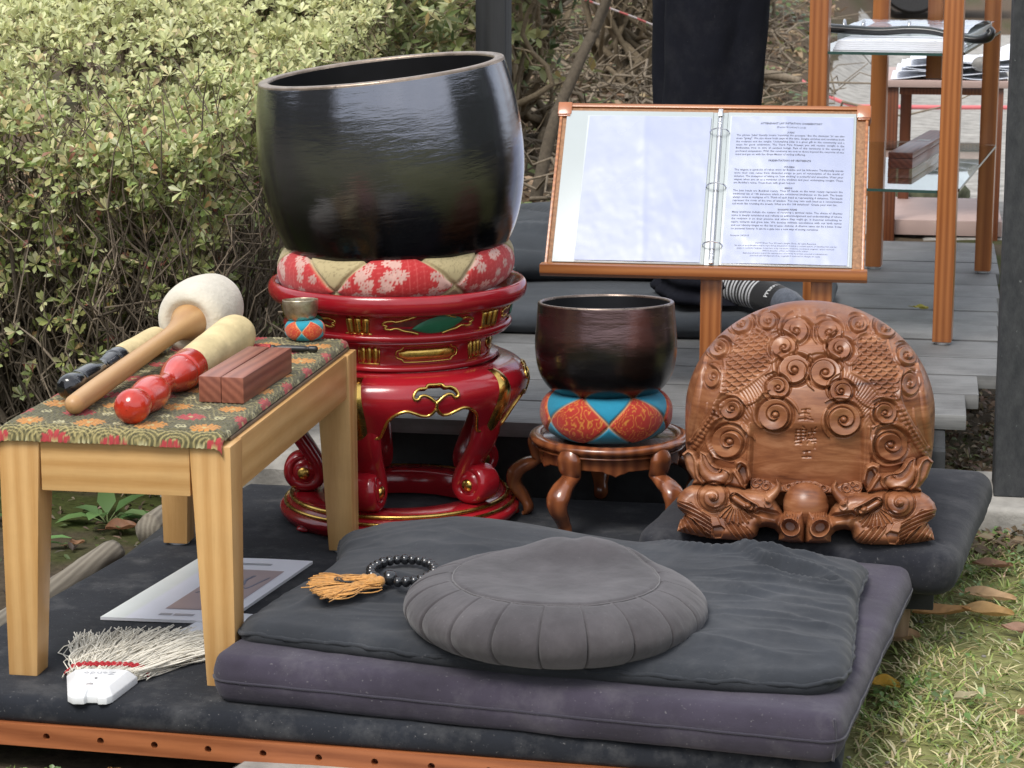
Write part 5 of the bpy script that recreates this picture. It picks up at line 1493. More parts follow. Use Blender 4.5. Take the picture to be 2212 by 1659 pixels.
def fish_scales(x, y, px, py):
    best = np.zeros(x.shape)
    for k in (0, 1):
        ux = x / px - 0.5 * k; ux = ux - np.round(ux)
        t = y / (2 * py) - 0.5 * k - 0.42 * np.sqrt(np.clip(1 - (2 * ux) ** 2, 0, 1))
        f = t - np.floor(t)
        best = np.maximum(best, np.where(f > 0.12, (f - 0.12) / 0.88, 1 - f / 0.12) ** 0.9)
    return best

def body_relief(x, y):
    """carved height in metres over the plan of the drum's body"""
    h = np.zeros(x.shape)
    # sunken polished panel with upright sides
    pan = poly_sd(x, y, [(572, 870), (1224, 870), (1232, 1300), (566, 1300)])
    fade = sstep(860, 960, y)
    h -= 0.0075 * sstep(-6, 10, pan) * fade
    side = sstep(-90, -20, -np.abs(x - 898) + 326) * sstep(880, 960, y)
    # hair lines flowing from the scrolls
    for (pl, dx, dy, per) in (([(470, 690), (520, 640), (660, 560), (720, 580), (640, 720), (560, 860), (500, 880), (520, 780)], 0.75, -0.66, 22), ([(1090, 520), (1150, 560), (1300, 650), (1330, 720), (1290, 760), (1240, 900), (1190, 800), (1150, 700)], 0.82, 0.57, 22),
                              ([(560, 310), (640, 330), (690, 470), (650, 480)], 0.9, -0.3, 16), ([(1160, 330), (1110, 360), (1120, 480), (1170, 470)], 0.9, 0.3, 16),
                              ([(440, 880), (540, 900), (560, 1040), (530, 1060), (530, 960)], .8, .6, 18), ([(1450, 900), (1560, 1010), (1590, 1060), (1440, 1040), (1470, 980)], 0.85, -0.5, 17), ([(215, 1050), (330, 950), (380, 1040), (300, 1090)], .8, .6, 17),
                              ([(760, 140), (1100, 140), (1080, 220), (800, 230)], 1.0, 0.15, 60)):
        sd = poly_sd(x, y, pl); w = sstep(0, 22, sd)
        h += 0.0011 * w * (np.abs(np.sin((x * dx + y * dy + 14 * np.sin(y / 60.0) + 9 * np.sin(x / 47.0)) * np.pi / (per * 0.9))) - 0.5) * (0.6 + 0.8 * vnoise(x / 30, y / 30, 5))
    # panels of fish scales
    for pl in ([(470, 335), (560, 300), (650, 330), (668, 400), (640, 440), (672, 500), (655, 545), (540, 640), (450, 700), (400, 690), (410, 540), (400, 470), (440, 400)], [(1190, 330), (1280, 300), (1345, 320), (1365, 400), (1400, 480), (1425, 530), (1405, 700), (1330, 700), (1250, 600), (1150, 545), (1150, 500), (1190, 450), (1170, 390)]):
        sd = poly_sd(x, y, pl); w = sstep(-4, 12, sd)
        h += w * (0.0078 * fish_scales(x, y + 0.10 * (x - 560), 60, 26) - 0.0046)
        h += 0.0024 * np.exp(-((sd + 8) / 8) ** 2)
    V = [(820, 300, 96, 1, 2.6), (745, 405, 86, -1, 0.4), (815, 545, 108, 1, 2.3), (720, 655, 80, -1, 0.5), (708, 822, 116, 1, 2.6), (452, 790, 80, 1, 2.6), (440, 995, 122, 1, 2.6), (362, 410, 78, 1, 2.4), (652, 238, 66, 1, 2.7), (490, 248, 84, 1, 2.6)]
    V += [(1010, 302, 90, -1, 0.4), (1075, 410, 86, 1, 2.7), (992, 555, 108, -1, 0.6), (1088, 668, 80, 1, 2.7), (1106, 840, 116, -1, 0.5), (1345, 790, 80, -1, 0.5), (1385, 985, 118, -1, 0.5), (1475, 425, 78, -1, 0.5), (1182, 245, 62, -1, 0.4), (1345, 250, 86, -1, 0.5)]
    for cx, cy, r, sg, ph in V:
        r *= 0.84
        # trailing frond that leaves the scroll and runs out over the wood
        for k, (a0, a1, r1) in enumerate(((ph - 0.2, ph + 1.9, 1.55), (ph + 2.2, ph + 3.6, 1.42))):
            aa = np.linspace(a0, a1, 14); q = np.linspace(1.08, r1, 14) * r
            strand(h, x, y, np.c_[cx + q * np.cos(aa) * 1.0, cy + sg * q * np.sin(aa)], [0.20 * r, 0.17 * r, 0.12 * r, 0.03 * r], 0.0042)
        volute(h, x, y, cx, cy, r, 0.0084 * (0.55 + 0.45 * r / 95), sg, ph)
    volute(h, x, y, 330, 592, 74, 0.0045, 1, 2.6, ell=0.72); volute(h, x, y, 1492, 600, 80, 0.0045, -1, .5, ell=0.72)
    # long fins down the flanks, rope edging
    for sx in (1, -1):
        f = (lambda p: [(907 + sx * (a - 907), b) for a, b in p])
        strand(h, x, y, f([(285, 470), (245, 640), (215, 830), (185, 1000)]), [6, 22, 26, 20], 0.0050)
        strand(h, x, y, f([(330, 520), (390, 560), (402, 640), (370, 760), (290, 900), (215, 1000)]), [14, 18, 18, 20, 20, 16], 0.0050)
        strand(h, x, y, f([(300, 760), (285, 850), (230, 980)]), [6, 10, 6], 0.0025)
        P = f([(390, 760), (350, 850), (280, 960), (215, 1045)])
        sp = spline(P, 40); d, t = seg_dist(x, y, sp)
        m = d < 24
        h[m] += (0.0046 * np.sqrt(np.clip(1 - (d[m] / 22) ** 2, 0, 1)) * (0.55 + 0.45 * np.abs(np.sin(t[m] * 38))))
        strand(h, x, y, f([(560, 880), (562, 1000), (556, 1180)]), [8, 14, 14], 0.0035)
        strand(h, x, y, f([(520, 880), (545, 950), (540, 1040), (470, 1110), (350, 1090)]), [8, 12, 12, 10, 6], 0.0035)
        strand(h, x, y, f([(640, 700), (590, 740), (530, 760), (500, 720)]), [10, 14, 12, 6], 0.003)
        strand(h, x, y, f([(590, 300), (640, 330), (660, 360)]), [8, 14, 6], 0.003)
        strand(h, x, y, f([(640, 480), (680, 500), (720, 470)]), [10, 16, 8], 0.003)
    # three incised characters on the panel
    def cut(pts, w=5.0, dpt=0.0019):
        P = np.array(pts, float); lo = P.min(0) - 12; hi = P.max(0) + 12
        m = (x > lo[0]) & (x < hi[0]) & (y > lo[1]) & (y < hi[1])
        if m.any():
            d, _ = seg_dist(x[m], y[m], P); h[m] -= dpt * np.exp(-(d / w) ** 2)
    S = [[(862, 790), (888, 785), (908, 786)], [(852, 814), (880, 808), (905, 815)], [(884, 787), (884, 845)], [(898, 822), (910, 832)], [(846, 848), (885, 842), (926, 850)],
         [(830, 915), (890, 915)], [(830, 915), (828, 975)], [(890, 912), (888, 965)], [(830, 938), (890, 936)], [(830, 960), (889, 957)], [(859, 912), (860, 1003)], [(826, 985), (878, 972)], [(828, 1003), (862, 998)], [(870, 890), (880, 902)],
         [(902, 930), (945, 925)], [(922, 905), (924, 950)], [(905, 945), (903, 968)], [(930, 945), (934, 965)], [(898, 975), (948, 968)], [(908, 985), (900, 1002)], [(925, 990), (950, 988)], [(940, 905), (948, 895)], [(944, 1000), (944, 1025)],
         [(878, 1052), (916, 1046)], [(896, 1050), (897, 1082)], [(872, 1084), (922, 1082)]]
    for s in S: cut(s)
    return h

def body_surface(D):
    """distance from the centre to the plain drum body along unit directions D"""
    a, b, cu, cl = 0.196, 0.178, 0.173, 0.160
    up = D[..., 2] >= 0
    n = np.where(up, 1.95, 3.6); c = np.where(up, cu, cl)
    rad = (np.abs(D[..., 0] / a) ** 2.2 + np.abs(D[..., 1] / b) ** 2.2) ** (1 / 2.2)
    return 1.0 / (rad ** n + np.abs(D[..., 2] / c) ** n) ** (1 / n)
ZC = 0.160
def build_fish():
    root = thing("wooden_fish", "big carved wooden fish drum with scales, scrolls and two dragon heads on the black pad", "temple drum", (-0.1655, 3.585, 0.1765), (0, 0, R(2.8)))
    m, N, L, b = new_mat("camphor_wood"); v = _coord(N, L, (1, 1, 1)); vg = _coord(N, L, (1.0, 1.0, 5.5))
    g1 = _noise(N, L, vg, 5.5, 5, 0.6, 1.6); g2 = _noise(N, L, vg, 24.0, 4, 0.6, 0.6)
    mm = N.new("ShaderNodeMath"); mm.operation = 'MULTIPLY_ADD'; mm.inputs[1].default_value = 0.75; L.new(g1, mm.inputs[0])
    m2 = N.new("ShaderNodeMath"); m2.operation = 'MULTIPLY'; m2.inputs[1].default_value = 0.30; L.new(g2, m2.inputs[0]); L.new(m2.outputs[0], mm.inputs[2])
    c = _ramp(N, L, mm.outputs[0], [(0.34, (0.070, 0.022, 0.010)), (0.44, (0.175, 0.060, 0.024)), (0.55, (0.250, 0.094, 0.038)), (0.66, (0.350, 0.155, 0.072)), (0.78, (0.29, 0.135, 0.085))])
    L.new(c, b.inputs["Base Color"]); b.inputs["Roughness"].default_value = 0.38
    b.inputs["Coat Weight"].default_value = 0.15; b.inputs["Coat Roughness"].default_value = 0.25
    L.new(_bump(N, L, _noise(N, L, v, 60.0, 5, 0.6), 0.22, 0.002), b.inputs["Normal"])
    WOOD = m
    # body: sphere grid with its pole facing the carver
    al = np.r_[np.linspace(0.004, R(96), 470), np.linspace(R(97.5), np.pi - 0.004, 46)]
    be = np.linspace(0, 2 * np.pi, 940, endpoint=False)
    A, Bb = np.meshgrid(al, be, indexing='ij')
    e = R(24); p = np.array((0, -math.cos(e), math.sin(e))); q = np.array((0, math.sin(e), math.cos(e))); ex = np.array((1.0, 0, 0))
    D = np.cos(A)[..., None] * p + np.sin(A)[..., None] * (np.cos(Bb)[..., None] * ex + np.sin(Bb)[..., None] * q)
    Vv = D * body_surface(D)[..., None]; Vv[..., 2] += ZC
    dA = np.gradient(Vv, axis=0); dB = np.roll(Vv, -1, 1) - np.roll(Vv, 1, 1)
    Nn = np.cross(dA, dB); Nn /= np.linalg.norm(Nn, axis=-1)[..., None] + 1e-12
    if (Nn * D).sum(-1).mean() < 0: Nn = -Nn
    X = 907 + Vv[..., 0] / ZP; Y = 1600 - (188 + (Vv @ FQ) / ZP) * 1.04
    w = sstep(0.06, 0.36, Nn @ FD)
    hh = np.zeros(X.shape); msk = (w > 0) & (Y < 1320)
    hh[msk] = body_relief(X[msk], Y[msk])
    Vv = Vv + Nn * (hh * w)[..., None]
    Vv[..., 2] = np.maximum(Vv[..., 2], 0.0005)
    mb = MB(); mb.add(Vv.reshape(-1, 3), grid_faces(len(al), len(be), cv=True)); mb.build("drum_body", WOOD, root)
    # dragon heads: relief block in front of the body, the two halves mirror each other
    xc = 884
    xs = np.arange(92, 1677, 2.25); ys = np.arange(1030, 1622, 2.25)
    GX, GY = np.meshgrid(xs, ys, indexing='ij')
    u = (xc - np.abs(GX - xc) - 51) / 0.4155; vv = (GY - 970) / 0.4155
    K = 0.0001076
    H = np.zeros(u.shape)
    def blob(poly, h, rnd):
        sd = poly_sd(u, vv, poly); t = np.clip(sd / rnd, 0, 1)
        return np.where(sd > 0, h * np.sqrt(1 - (1 - t) ** 2) + 1e-4, 0.0)
    main = [(118, 950), (150, 860), (230, 775), (340, 708), (470, 690), (700, 695), (860, 690), (1000, 720), (1130, 745), (1300, 745), (1430, 775), (1540, 880), (1630, 990), (1680, 1080), (1700, 1010), (1900, 1020), (2010, 900), (2010, 1520), (1780, 1520), (1622, 1480), (1625, 1390), (1560, 1320), (1440, 1292), (1345, 1310), (1312, 1420), (1240, 1485), (1050, 1510), (700, 1500), (450, 1460), (140, 1400), (165, 1290), (245, 1150), (140, 1060)]
    ear = [(330, 705), (360, 640), (260, 500), (180, 260), (260, 188), (370, 230), (430, 320), (440, 208), (560, 240), (640, 380), (740, 440), (860, 450), (955, 450), (945, 330), (1050, 288), (1160, 350), (1205, 560), (1190, 600), (1120, 745), (1000, 730), (850, 700)]
    H = np.maximum(blob(main, 0.030, 150), blob(ear, 0.020, 60))
    H = np.maximum(H, blob([(1180, 600), (1300, 580), (1500, 630), (1620, 680), (1760, 650), (1860, 610), (2010, 600), (2010, 720), (1700, 780), (1500, 800), (1200, 760)], 0.008, 40))
    ok = H > 0
    # brow and muzzle
    brow = poly_sd(u, vv, [(860, 710), (1000, 730), (1130, 748), (1300, 748), (1430, 778), (1535, 880), (1625, 985), (1662, 1108), (1600, 1085), (1450, 1062), (1345, 1040), (1245, 1100), (1080, 1040), (960, 965), (880, 880)])
    H += 0.016 * sstep(0, 55, brow)
    H += 0.010 * sstep(0, 90, poly_sd(u, vv, [(1250, 1100), (1345, 1045), (1450, 1066), (1640, 1110), (1660, 1300), (1450, 1290), (1330, 1310), (1300, 1200)]))
    ch = np.hypot((u - 660) / 1.0, (vv - 870)) ; H += 0.012 * sstep(300, 60, ch)
    # eye
    d, t = seg_dist(u, vv, np.array([(985, 880), (1080, 940), (1195, 1005)], float))
    H -= 0.0085 * sstep(92, 74, d); H += 0.0075 * np.sqrt(np.clip(1 - (d / 52) ** 2, 0, 1))
    strand(H, u, vv, [(940, 830), (1030, 800), (1160, 890), (1300, 950), (1330, 990)], [10, 26, 30, 26, 10], 0.0060)
    r = np.hypot(u - 1180, vv - 962); H += 0.0065 * np.sqrt(np.clip(1 - (r / 48) ** 2, 0, 1))
    strand(H, u, vv, [(1130, 1020), (1200, 1045), (1245, 1010), (1240, 960)], 12, 0.003)
    # flat topped knob, horn
    r = np.hypot(u - 1470, vv - 940); H += 0.020 * sstep(66, 58, r)
    d, t = seg_dist(u, vv, spline([(1480, 850), (1560, 770), (1600, 680), (1575, 585)], 20)); rr = np.interp(t, [0, .3, .7, 1], [82, 66, 42, 6])
    hn = np.sqrt(np.clip(1 - (d / rr) ** 2, 0, 1)); hm = d < rr; H = np.where(hm, np.maximum(H, 0.026) + 0.014 * hn, H); ok |= hm
    # cheek scroll climbing like a snail
    r = np.hypot(u - 665, (vv - 870) * 1.02); th = np.arctan2(vv - 860, u - 665)
    tq = (r / 205) ** 0.9 * 2.1 + th / (2 * np.pi); f = tq - np.floor(tq)
    H += sstep(215, 195, r) * (0.014 * np.clip(1 - r / 215, 0, 1) + 0.0065 * np.where(f < 0.78, f / 0.78, 1 - (f - 0.78) / 0.22) * (r > 55) - 0.004) + 0.008 * np.sqrt(np.clip(1 - (r / 56) ** 2, 0, 1)) * (r < 56)
    H -= 0.006 * np.exp(-((r - 222) / 14) ** 2)
    # layered jaw fringe
    jaw = poly_sd(u, vv, [(100, 950), (350, 955), (480, 1070), (640, 1160), (670, 1300), (650, 1480), (600, 1480), (520, 1330), (380, 1200), (250, 1140), (100, 1060)])
    q = (vv - 950 - 0.30 * (u - 120) - 0.0003 * (u - 120) ** 2) / 58.0; f = q - np.floor(q)
    H += sstep(0, 10, jaw) * (0.0072 * (1 - f) - 0.0036 - 0.012 * sstep(0, 6, q))
    fin = poly_sd(u, vv, [(110, 1420), (160, 1280), (250, 1140), (380, 1200), (520, 1330), (600, 1470), (560, 1480)])
    q = (u - 0.55 * (vv - 1400) - 0.0006 * (u - 150) ** 2) / 62.0; f = q - np.floor(q)
    H += sstep(0, 10, fin) * (0.0075 * f - 0.0040 - 0.010)
    flap = poly_sd(u, vv, [(600, 1110), (740, 1160), (800, 1280), (665, 1310), (600, 1190), (480, 1090), (520, 1060)]); H += 0.004 * sstep(0, 14, flap)
    cham = poly_sd(u, vv, [(665, 1310), (800, 1282), (860, 1330), (800, 1470), (700, 1480), (655, 1400)]); H -= 0.006 * sstep(0, 20, cham)
    # whisker fans below the eye and on the chin
    rr = np.hypot(u - 1020, vv - 930); th = np.degrees(np.arctan2(vv - 930, u - 1020))
    wm = sstep(85, 120, rr) * sstep(345, 310, rr + 22 * np.cos(th * .25)) * sstep(22, 34, th) * sstep(172, 160, th)
    f = (th / 13.0 + 0.0022 * (rr - 100)) % 1.0
    H += wm * (0.0068 * (1 - f) - 0.0024)
    q = (u - 0.62 * (vv - 1200) - 0.0005 * (vv - 1200) ** 2 - 830) / 88.0; f = q - np.floor(q)
    cm = sstep(0, 14, poly_sd(u, vv, [(830, 1200), (1010, 1220), (1180, 1290), (1290, 1400), (1240, 1490), (1000, 1480), (860, 1330)])); H += cm * (0.0075 * f - 0.004)
    # nostril cup and nose wall
    r = np.hypot((u - 1790) / 1.12, (vv - 1262) * 1.0 - 0.12 * (u - 1790)); H += 0.016 * np.exp(-((r - 122) / 17) ** 2) * (1 + 0.35 * np.clip((vv - 1262) / 130, -1, 1)); H -= 0.018 * sstep(112, 60, r)
    H += 0.014 * sstep(0, 60, poly_sd(u, vv, [(1650, 1100), (1720, 1020), (1900, 1010), (2030, 900), (2030, 1530), (1640, 1490)]))
    gm = sstep(0, 12, poly_sd(u, vv, [(1680, 1010), (1870, 985), (1930, 1230), (1860, 1210), (1790, 1140), (1690, 1130)])); f = ((u - 0.10 * (vv - 1000) + 0.0009 * (vv - 1000) ** 2 * (u > 0)) / 37.0) % 1.0
    H += gm * (0.0068 * f - 0.0030)
    H -= 0.010 * np.exp(-((u - 2002) / 26) ** 2) * sstep(1000, 1200, vv)
    # ear swirls
    strand(H, u, vv, [(195, 275), (270, 205), (350, 240), (395, 340), (405, 480), (430, 590), (500, 680)], [20, 38, 42, 40, 36, 34, 20], 0.0100)
    strand(H, u, vv, [(460, 260), (480, 430), (560, 560), (690, 610), (810, 580), (850, 520)], [18, 56, 76, 84, 92, 80], 0.0110)
    strand(H, u, vv, [(445, 212), (540, 255), (610, 370), (680, 435), (765, 452)], [16, 30, 28, 24, 10], 0.0085)
    strand(H, u, vv, [(740, 500), (775, 450), (860, 470), (915, 540), (905, 620), (830, 690)], [14, 26, 28, 26, 24, 16], 0.0080)
    # curled loop beside the panel
    lp = poly_sd(u, vv, [(1060, 385), (1130, 420), (1160, 560), (1170, 690), (1100, 700), (1050, 580), (1000, 480)]); H -= 0.012 * sstep(0, 26, lp)
    strand(H, u, vv, [(1185, 590), (1160, 420), (1060, 345), (965, 400), (965, 500), (1020, 590), (1075, 690), (1120, 740)], [22, 30, 30, 30, 30, 30, 26, 12], 0.0080)
    # cloud curls and leaves behind the pearl
    for (cx, cy, r0) in ((1275, 655, 72), (1420, 690, 66), (1330, 620, 50), (1750, 690, 70), (1870, 665, 62), (1960, 655, 60)):
        volute(H, u, vv, cx, cy, r0, 0.0085, 1, 1.0, 1.4)
    D0 = 0.186 + 0.012 * sstep(1200, 1600, GY)
    Hh = np.where(ok, np.maximum(H, 0.001), 0)
    Dd = np.where(ok, D0 + Hh, 0.10)
    P = ((GX - 893) * ZP * 0.965)[..., None] * ex + (((1600 - GY) / 1.04 - 188) * ZP)[..., None] * FQ + Dd[..., None] * FD
    P[..., 2] = np.maximum(P[..., 2], 0.0006)
    F = grid_faces(len(xs), len(ys)); keep = ok.reshape(-1)[F].any(1); F = F[keep]
    cx_ = P.reshape(-1, 3)[F].mean(1)[:, 0]; mid = (xc - 893) * ZP * 0.965
    for sel in (cx_ <= mid, cx_ > mid):
        f = F[sel]; used, inv = np.unique(f, return_inverse=True)
        mb = MB(); mb.add(P.reshape(-1, 3)[used], inv.reshape(f.shape)[:, ::-1]); mb.build("dragon_head", WOOD, root)
    # pearl between the muzzles
    pc = ((xc - 893) * ZP * 0.965) * ex + (((1600 - (970 + 955 * 0.4155)) / 1.04 - 188) * ZP) * FQ + 0.196 * FD
    V, Fs = sphere(pc, 0.0345, 48, 32); mb = MB(); mb.add(V, Fs); mb.build("pearl", WOOD, root)
build_fish()
# ================================================================== LECTERN AND BINDER
LX, LY, LZ = -0.402, 4.245, 0.4625       # middle of the ledge, front top edge height
TILT = R(40)
M_OREG = mat_wood("oregon_x", (0.235, 0.070, 0.019), (0.44, 0.165, 0.052), 0, 24.0, 0.36, 0.25, 30.0, 0.10, 190.0, 1.0)
M_OREG_Z = mat_wood("oregon_z", (0.235, 0.070, 0.019), (0.43, 0.160, 0.050), 2, 24.0, 0.36, 0.25, 30.0, 0.10, 190.0, 1.0)
M_OREG_Y = mat_wood("oregon_y", (0.235, 0.070, 0.019), (0.43, 0.160, 0.050), 1, 24.0, 0.36, 0.25, 30.0, 0.10, 190.0, 1.0)
def build_lectern():
    root = thing("lectern", "reddish wooden lectern with a tilted board and ledge standing on the deck", "lectern", (LX, LY, DECK_Z), (0, 0, R(1.5)))
    z0 = LZ - DECK_Z
    W = 0.306
    mb = MB(); V, F = prism([(0, 0), (0.028, 0), (0.028, 0.024), (0.008, 0.024), (0, 0.017)], -W, W, 0.002)
    V = np.stack([V[:, 2], V[:, 0] - 0.014, V[:, 1]], 1)       # ledge runs along x
    V = np.stack([V[:, 0], V[:, 1], z0 - V[:, 2]], 1)
    mb.add(V, [f[::-1] for f in F]); mb.build("ledge", M_OREG, root, smooth=True, angle=30)
    # tilted board in its own frame: x across, y up the slope, z out of the face
    fr = link("board_frame", None, root, (0, 0.012, z0 - 0.002), (R(90) - TILT, 0, 0))
    hb = 0.362
    mb = MB(); mb.add(*rbox(-0.297, 0.297, 0.0, hb, -0.016, -0.002, 0.001))
    COL.objects.unlink(fr); bpy.data.objects.remove(fr)
    Mx = np.array(Matrix.Rotation(R(90) - TILT, 3, 'X')); org = np.array((0, 0.012, z0 - 0.002))
    def put(V): return np.asarray(V) @ Mx.T + org
    def part(name, mat, shapes, parent=root, smooth=True, angle=30):
        m = MB()
        for V, F in shapes: m.add(put(V), F)
        return m.build(name, mat, parent, smooth=smooth, angle=angle)
    board = part("board", mat_plain("tan_fibreboard", (0.30, 0.155, 0.078), 0.7, 0, 0.3, 160.0, 0.3, 300.0), [rbox(-0.297, 0.297, 0.0, hb - 0.001, -0.014, -0.002, 0.001)])
    part("edge_strip", M_OREG, [rbox(-0.300, -0.2945, 0.0, hb, -0.018, 0.002, 0.001), rbox(0.2945, 0.300, 0.0, hb, -0.018, 0.002, 0.001), rbox(-0.2940, 0.2940, hb, hb + 0.008, -0.018, 0.002, 0.001)], board)
    for sx in (-1, 1):
        part("corner_clip", mat_plain("orange_clip", (0.38, 0.125, 0.045), 0.28, 0, 0.1, 40, coat=0.4), [rbox(sx * 0.291 - 0.014, sx * 0.291 + 0.014, hb - 0.020, hb + 0.0095, -0.019, 0.0045, 0.003), rbox(sx * 0.291 - 0.012, sx * 0.291 + 0.012, hb - 0.024, hb - 0.021, -0.019, 0.004, 0.001)], board)
    for x in (0.016, 0.222):
        mb = MB(); mb.add(*rbox(x - 0.0195, x + 0.0195, 0.012, 0.048, 0.021, z0 - 0.0245, 0.002)); mb.build("upright", M_OREG_Z, root, smooth=True, angle=30)
    for x in (0.016, 0.222):
        mb = MB(); mb.add(*rbox(x - 0.0190, x + 0.0190, -0.02, 0.17, 0.0, 0.0205, 0.002)); mb.build("foot", M_OREG_Y, root, smooth=True, angle=30)
    mb = MB(); mb.add(*rbox(0.036, 0.202, 0.02, 0.04, 0.05, 0.08, 0.002)); mb.build("stretcher", M_OREG, root, smooth=True, angle=30)

    # ------- binder lies on the board
    rb = thing("ring_binder", "open white ring binder with printed ceremony pages resting on the lectern", "binder", (LX, LY, LZ), (0, 0, R(1.5)))
    o2 = np.array((0, 0.012, -0.002))
    def putb(V): return np.asarray(V) @ Mx.T + o2
    def bpart(name, mat, shapes, parent=rb, smooth=True, angle=30, cols=None):
        m = MB()
        for k, (V, F) in enumerate(shapes): m.add(putb(V), F, 0, None if cols is None else cols[k])
        return m.build(name, mat, parent, smooth=smooth, angle=angle)
    mw = mat_plain("binder_vinyl", (0.40, 0.44, 0.445), 0.30, vary=0.03, vscale=8)
    B0, B1 = 0.003, 0.352
    cover = bpart("cover", mw, [rbox(-0.286, 0.0015, B0, B1, -0.0015, 0.0025, 0.0012), rbox(0.030, 0.277, B0, B1, -0.0015, 0.0025, 0.0012), rbox(0.0018, 0.0297, B0, B1, -0.0015, 0.0010, 0.0008)])
    mp = mat_plain("page_in_sleeve", (0.37, 0.405, 0.55), 0.24, vary=0.02, vscale=5, rvary=0.08)
    def page(x0, x1, y0, y1, z, amp, seed, sk):
        nx, ny = 90, 110; gx, gy = np.meshgrid(np.linspace(0, 1, nx), np.linspace(0, 1, ny), indexing='ij')
        x = x0 + (x1 - x0) * gx + sk * (gy - 0.5); y = y0 + (y1 - y0) * gy
        zz = z + amp * (0.3 * np.sin(gx * 7 + seed) * np.sin(gy * 5) + fbm(gx * 5 + gy * 3, gy * 5 - gx * 3, seed, 3) + 0.5 * np.exp(-((gx - 0.55 + 0.1 * gy) / 0.03) ** 2)) + 0.004 * gx * (1 - gx)
        return np.stack([x, y, zz], -1), grid_faces(nx, ny)
    Vl, Fl = page(-0.242, -0.004, 0.006, 0.338, 0.0050, 0.0008, 3, 0.004)
    Vr, Fr = page(0.036, 0.270, 0.006, 0.341, 0.0050, 0.0010, 8, 0.004)
    pl = bpart("blank_page", mp, [(Vl.reshape(-1, 3), Fl)])
    pr = bpart("printed_page", mp, [(Vr.reshape(-1, 3), Fr)])
    # edge thickness of the sleeves
    bpart("sleeve_edge", mat_plain("sleeve_plastic", (0.52, 0.56, 0.58), 0.2, vary=0.03), [rbox(-0.244, -0.0035, 0.0045, 0.340, 0.0028, 0.0036, 0.0003), rbox(0.0345, 0.2725, 0.0045, 0.343, 0.0028, 0.0036, 0.0003)], cover)
    mc = mat_plain("nickel", (0.62, 0.62, 0.63), 0.18, 1.0, 0.08, 30)
    V, F = lathe([(0.0, 0), (1, 0)], 8)
    ys = np.linspace(0.006, 0.350, 60); prof = np.linspace(-1, 1, 13); Vv = []
    for y in ys:
        e = min(1, (y - 0.004) / 0.012, (0.352 - y) / 0.012); wv = 0.0058 * (0.55 + 0.45 * e)
        for t in prof: Vv.append((0.0157 + wv * t, y, 0.0012 + 0.0048 * math.sqrt(max(0, 1 - t * t)) ))
    mech = bpart("ring_spine", mc, [(np.array(Vv), grid_faces(60, 13)[:, ::-1])])
    for y in (0.044, 0.176, 0.302):
        a = np.linspace(R(-14), R(194), 26)
        P = np.c_[0.0157 + 0.0185 * np.cos(a), np.full(26, y), 0.004 + 0.0155 * np.sin(a)]
        bpart("ring", mc, [tube(P, 0.0014, 8)], rb)
    for y in (0.023, 0.325):
        V, F = lathe([(0, 0.0012), (0.0012, 0.0012), (0.0028, 0.0008), (0.0040, 0)], 16); bpart("rivet", mc, [(V + np.array((0.0157, y, 0.0060)), F)], mech)
    bpart("lever", mc, [rbox(0.0105, 0.0205, 0.338, 0.356, 0.004, 0.010, 0.003), rbox(0.0105, 0.0200, 0.003, 0.014, 0.004, 0.009, 0.003)], mech)
    # lettering on the right-hand page
    ink = mat_plain("page_ink", (0.085, 0.092, 0.135), 0.5, vary=0.05)
    J = []
    def line(txt, y, size, bold=0.0, x=0.153, al='CENTER'):
        V, F = text_vf(txt, size, al, bold=bold); J.append((V + np.array((x, y, 0)), F))
    def para(txt, y, size=0.00565, ls=1.0):
        import textwrap
        V, F = text_vf(txt, size, 'JUSTIFY', width=0.207, linesp=ls, bold=0.00005)
        J.append((V + np.array((0.0485, y, 0)), F))
    line("ATTENDANT LAY INITIATION COMMENTARY", 0.3225, 0.0057, 0.00010); line("(Denise Goodman's Lead)", 0.3140, 0.0053)
    line("JUKAI", 0.3015, 0.0052, 0.0001)
    para("The phrase 'Jukai' literally means 'receiving the precepts.' But the character 'ju' can also mean \"giving\". We also know both ways at this time. Sangha enriches and nourishes both the recipient and the sangha. Undertaking Jukai is a great gift to the community and a cause for good celebration. The Third Pure Precept you will receive tonight is the Bodhisattva Vow to save all sentient beings. Part of this ceremony is the opening of profound compassion. With this ceremony we vow to those beyond the concerns of one mind and get on with the Great Matter of ending suffering.", 0.2950, ls=1.32)
    line("PRESENTATION OF VESTMENTS", 0.2360, 0.0057, 0.0001); line("WAGESA", 0.2215, 0.0050, 0.0001)
    para("The wagesa is symbolic of robes worn by Buddha and his followers. Traditionally monks wore their own robes from discarded scraps as part of renunciation of the world of delusion. The metaphor of taking on 'new clothing' is powerful and evocative. Wear your wagesa when you sit as a reminder of the tradition and your undertaking tonight. These are Buddha's robes. Treat them with great respect.", 0.2150, ls=1.32)
    line("BEADS", 0.1735, 0.0050, 0.0001)
    para("The Juzu beads are Buddhist rosary. They 27 beads on the wrist rosary represent the traditional list of 108 delusions which are considered hindrances on the path. The beads always come in multiples of 9. Think of each bead as representing 4 delusions. The beads represent the roots of the tree of wisdom. You may turn each bead as a concentration aid much like counting the breath. What are the 108 delusions?  Create your own list...", 0.1670, ls=1.32)
    line("DHARMA NAME", 0.1250, 0.0050, 0.0001)
    para("Many traditions include the custom of receiving a spiritual name. The choice of dharma-name is deeply considered and reflects an acknowledgement and understanding of where the recipient is on their practice and where they might go. It becomes something to aspire towards and grow into. We develop intimate associations with our birth names and our identity hinges on this list of asso- ciations. A dharma name can be a koan. It has no personal history. It can be a gate into a new way of seeing ourselves.", 0.1185, ls=1.32)
    line("Revision 10/2018", 0.0660, 0.0050, 0.0, 0.0485, 'LEFT')
    line("\u00a92004 Great Tree Women's Sangha Circle. All rights Reserved.", 0.0500, 0.0044)
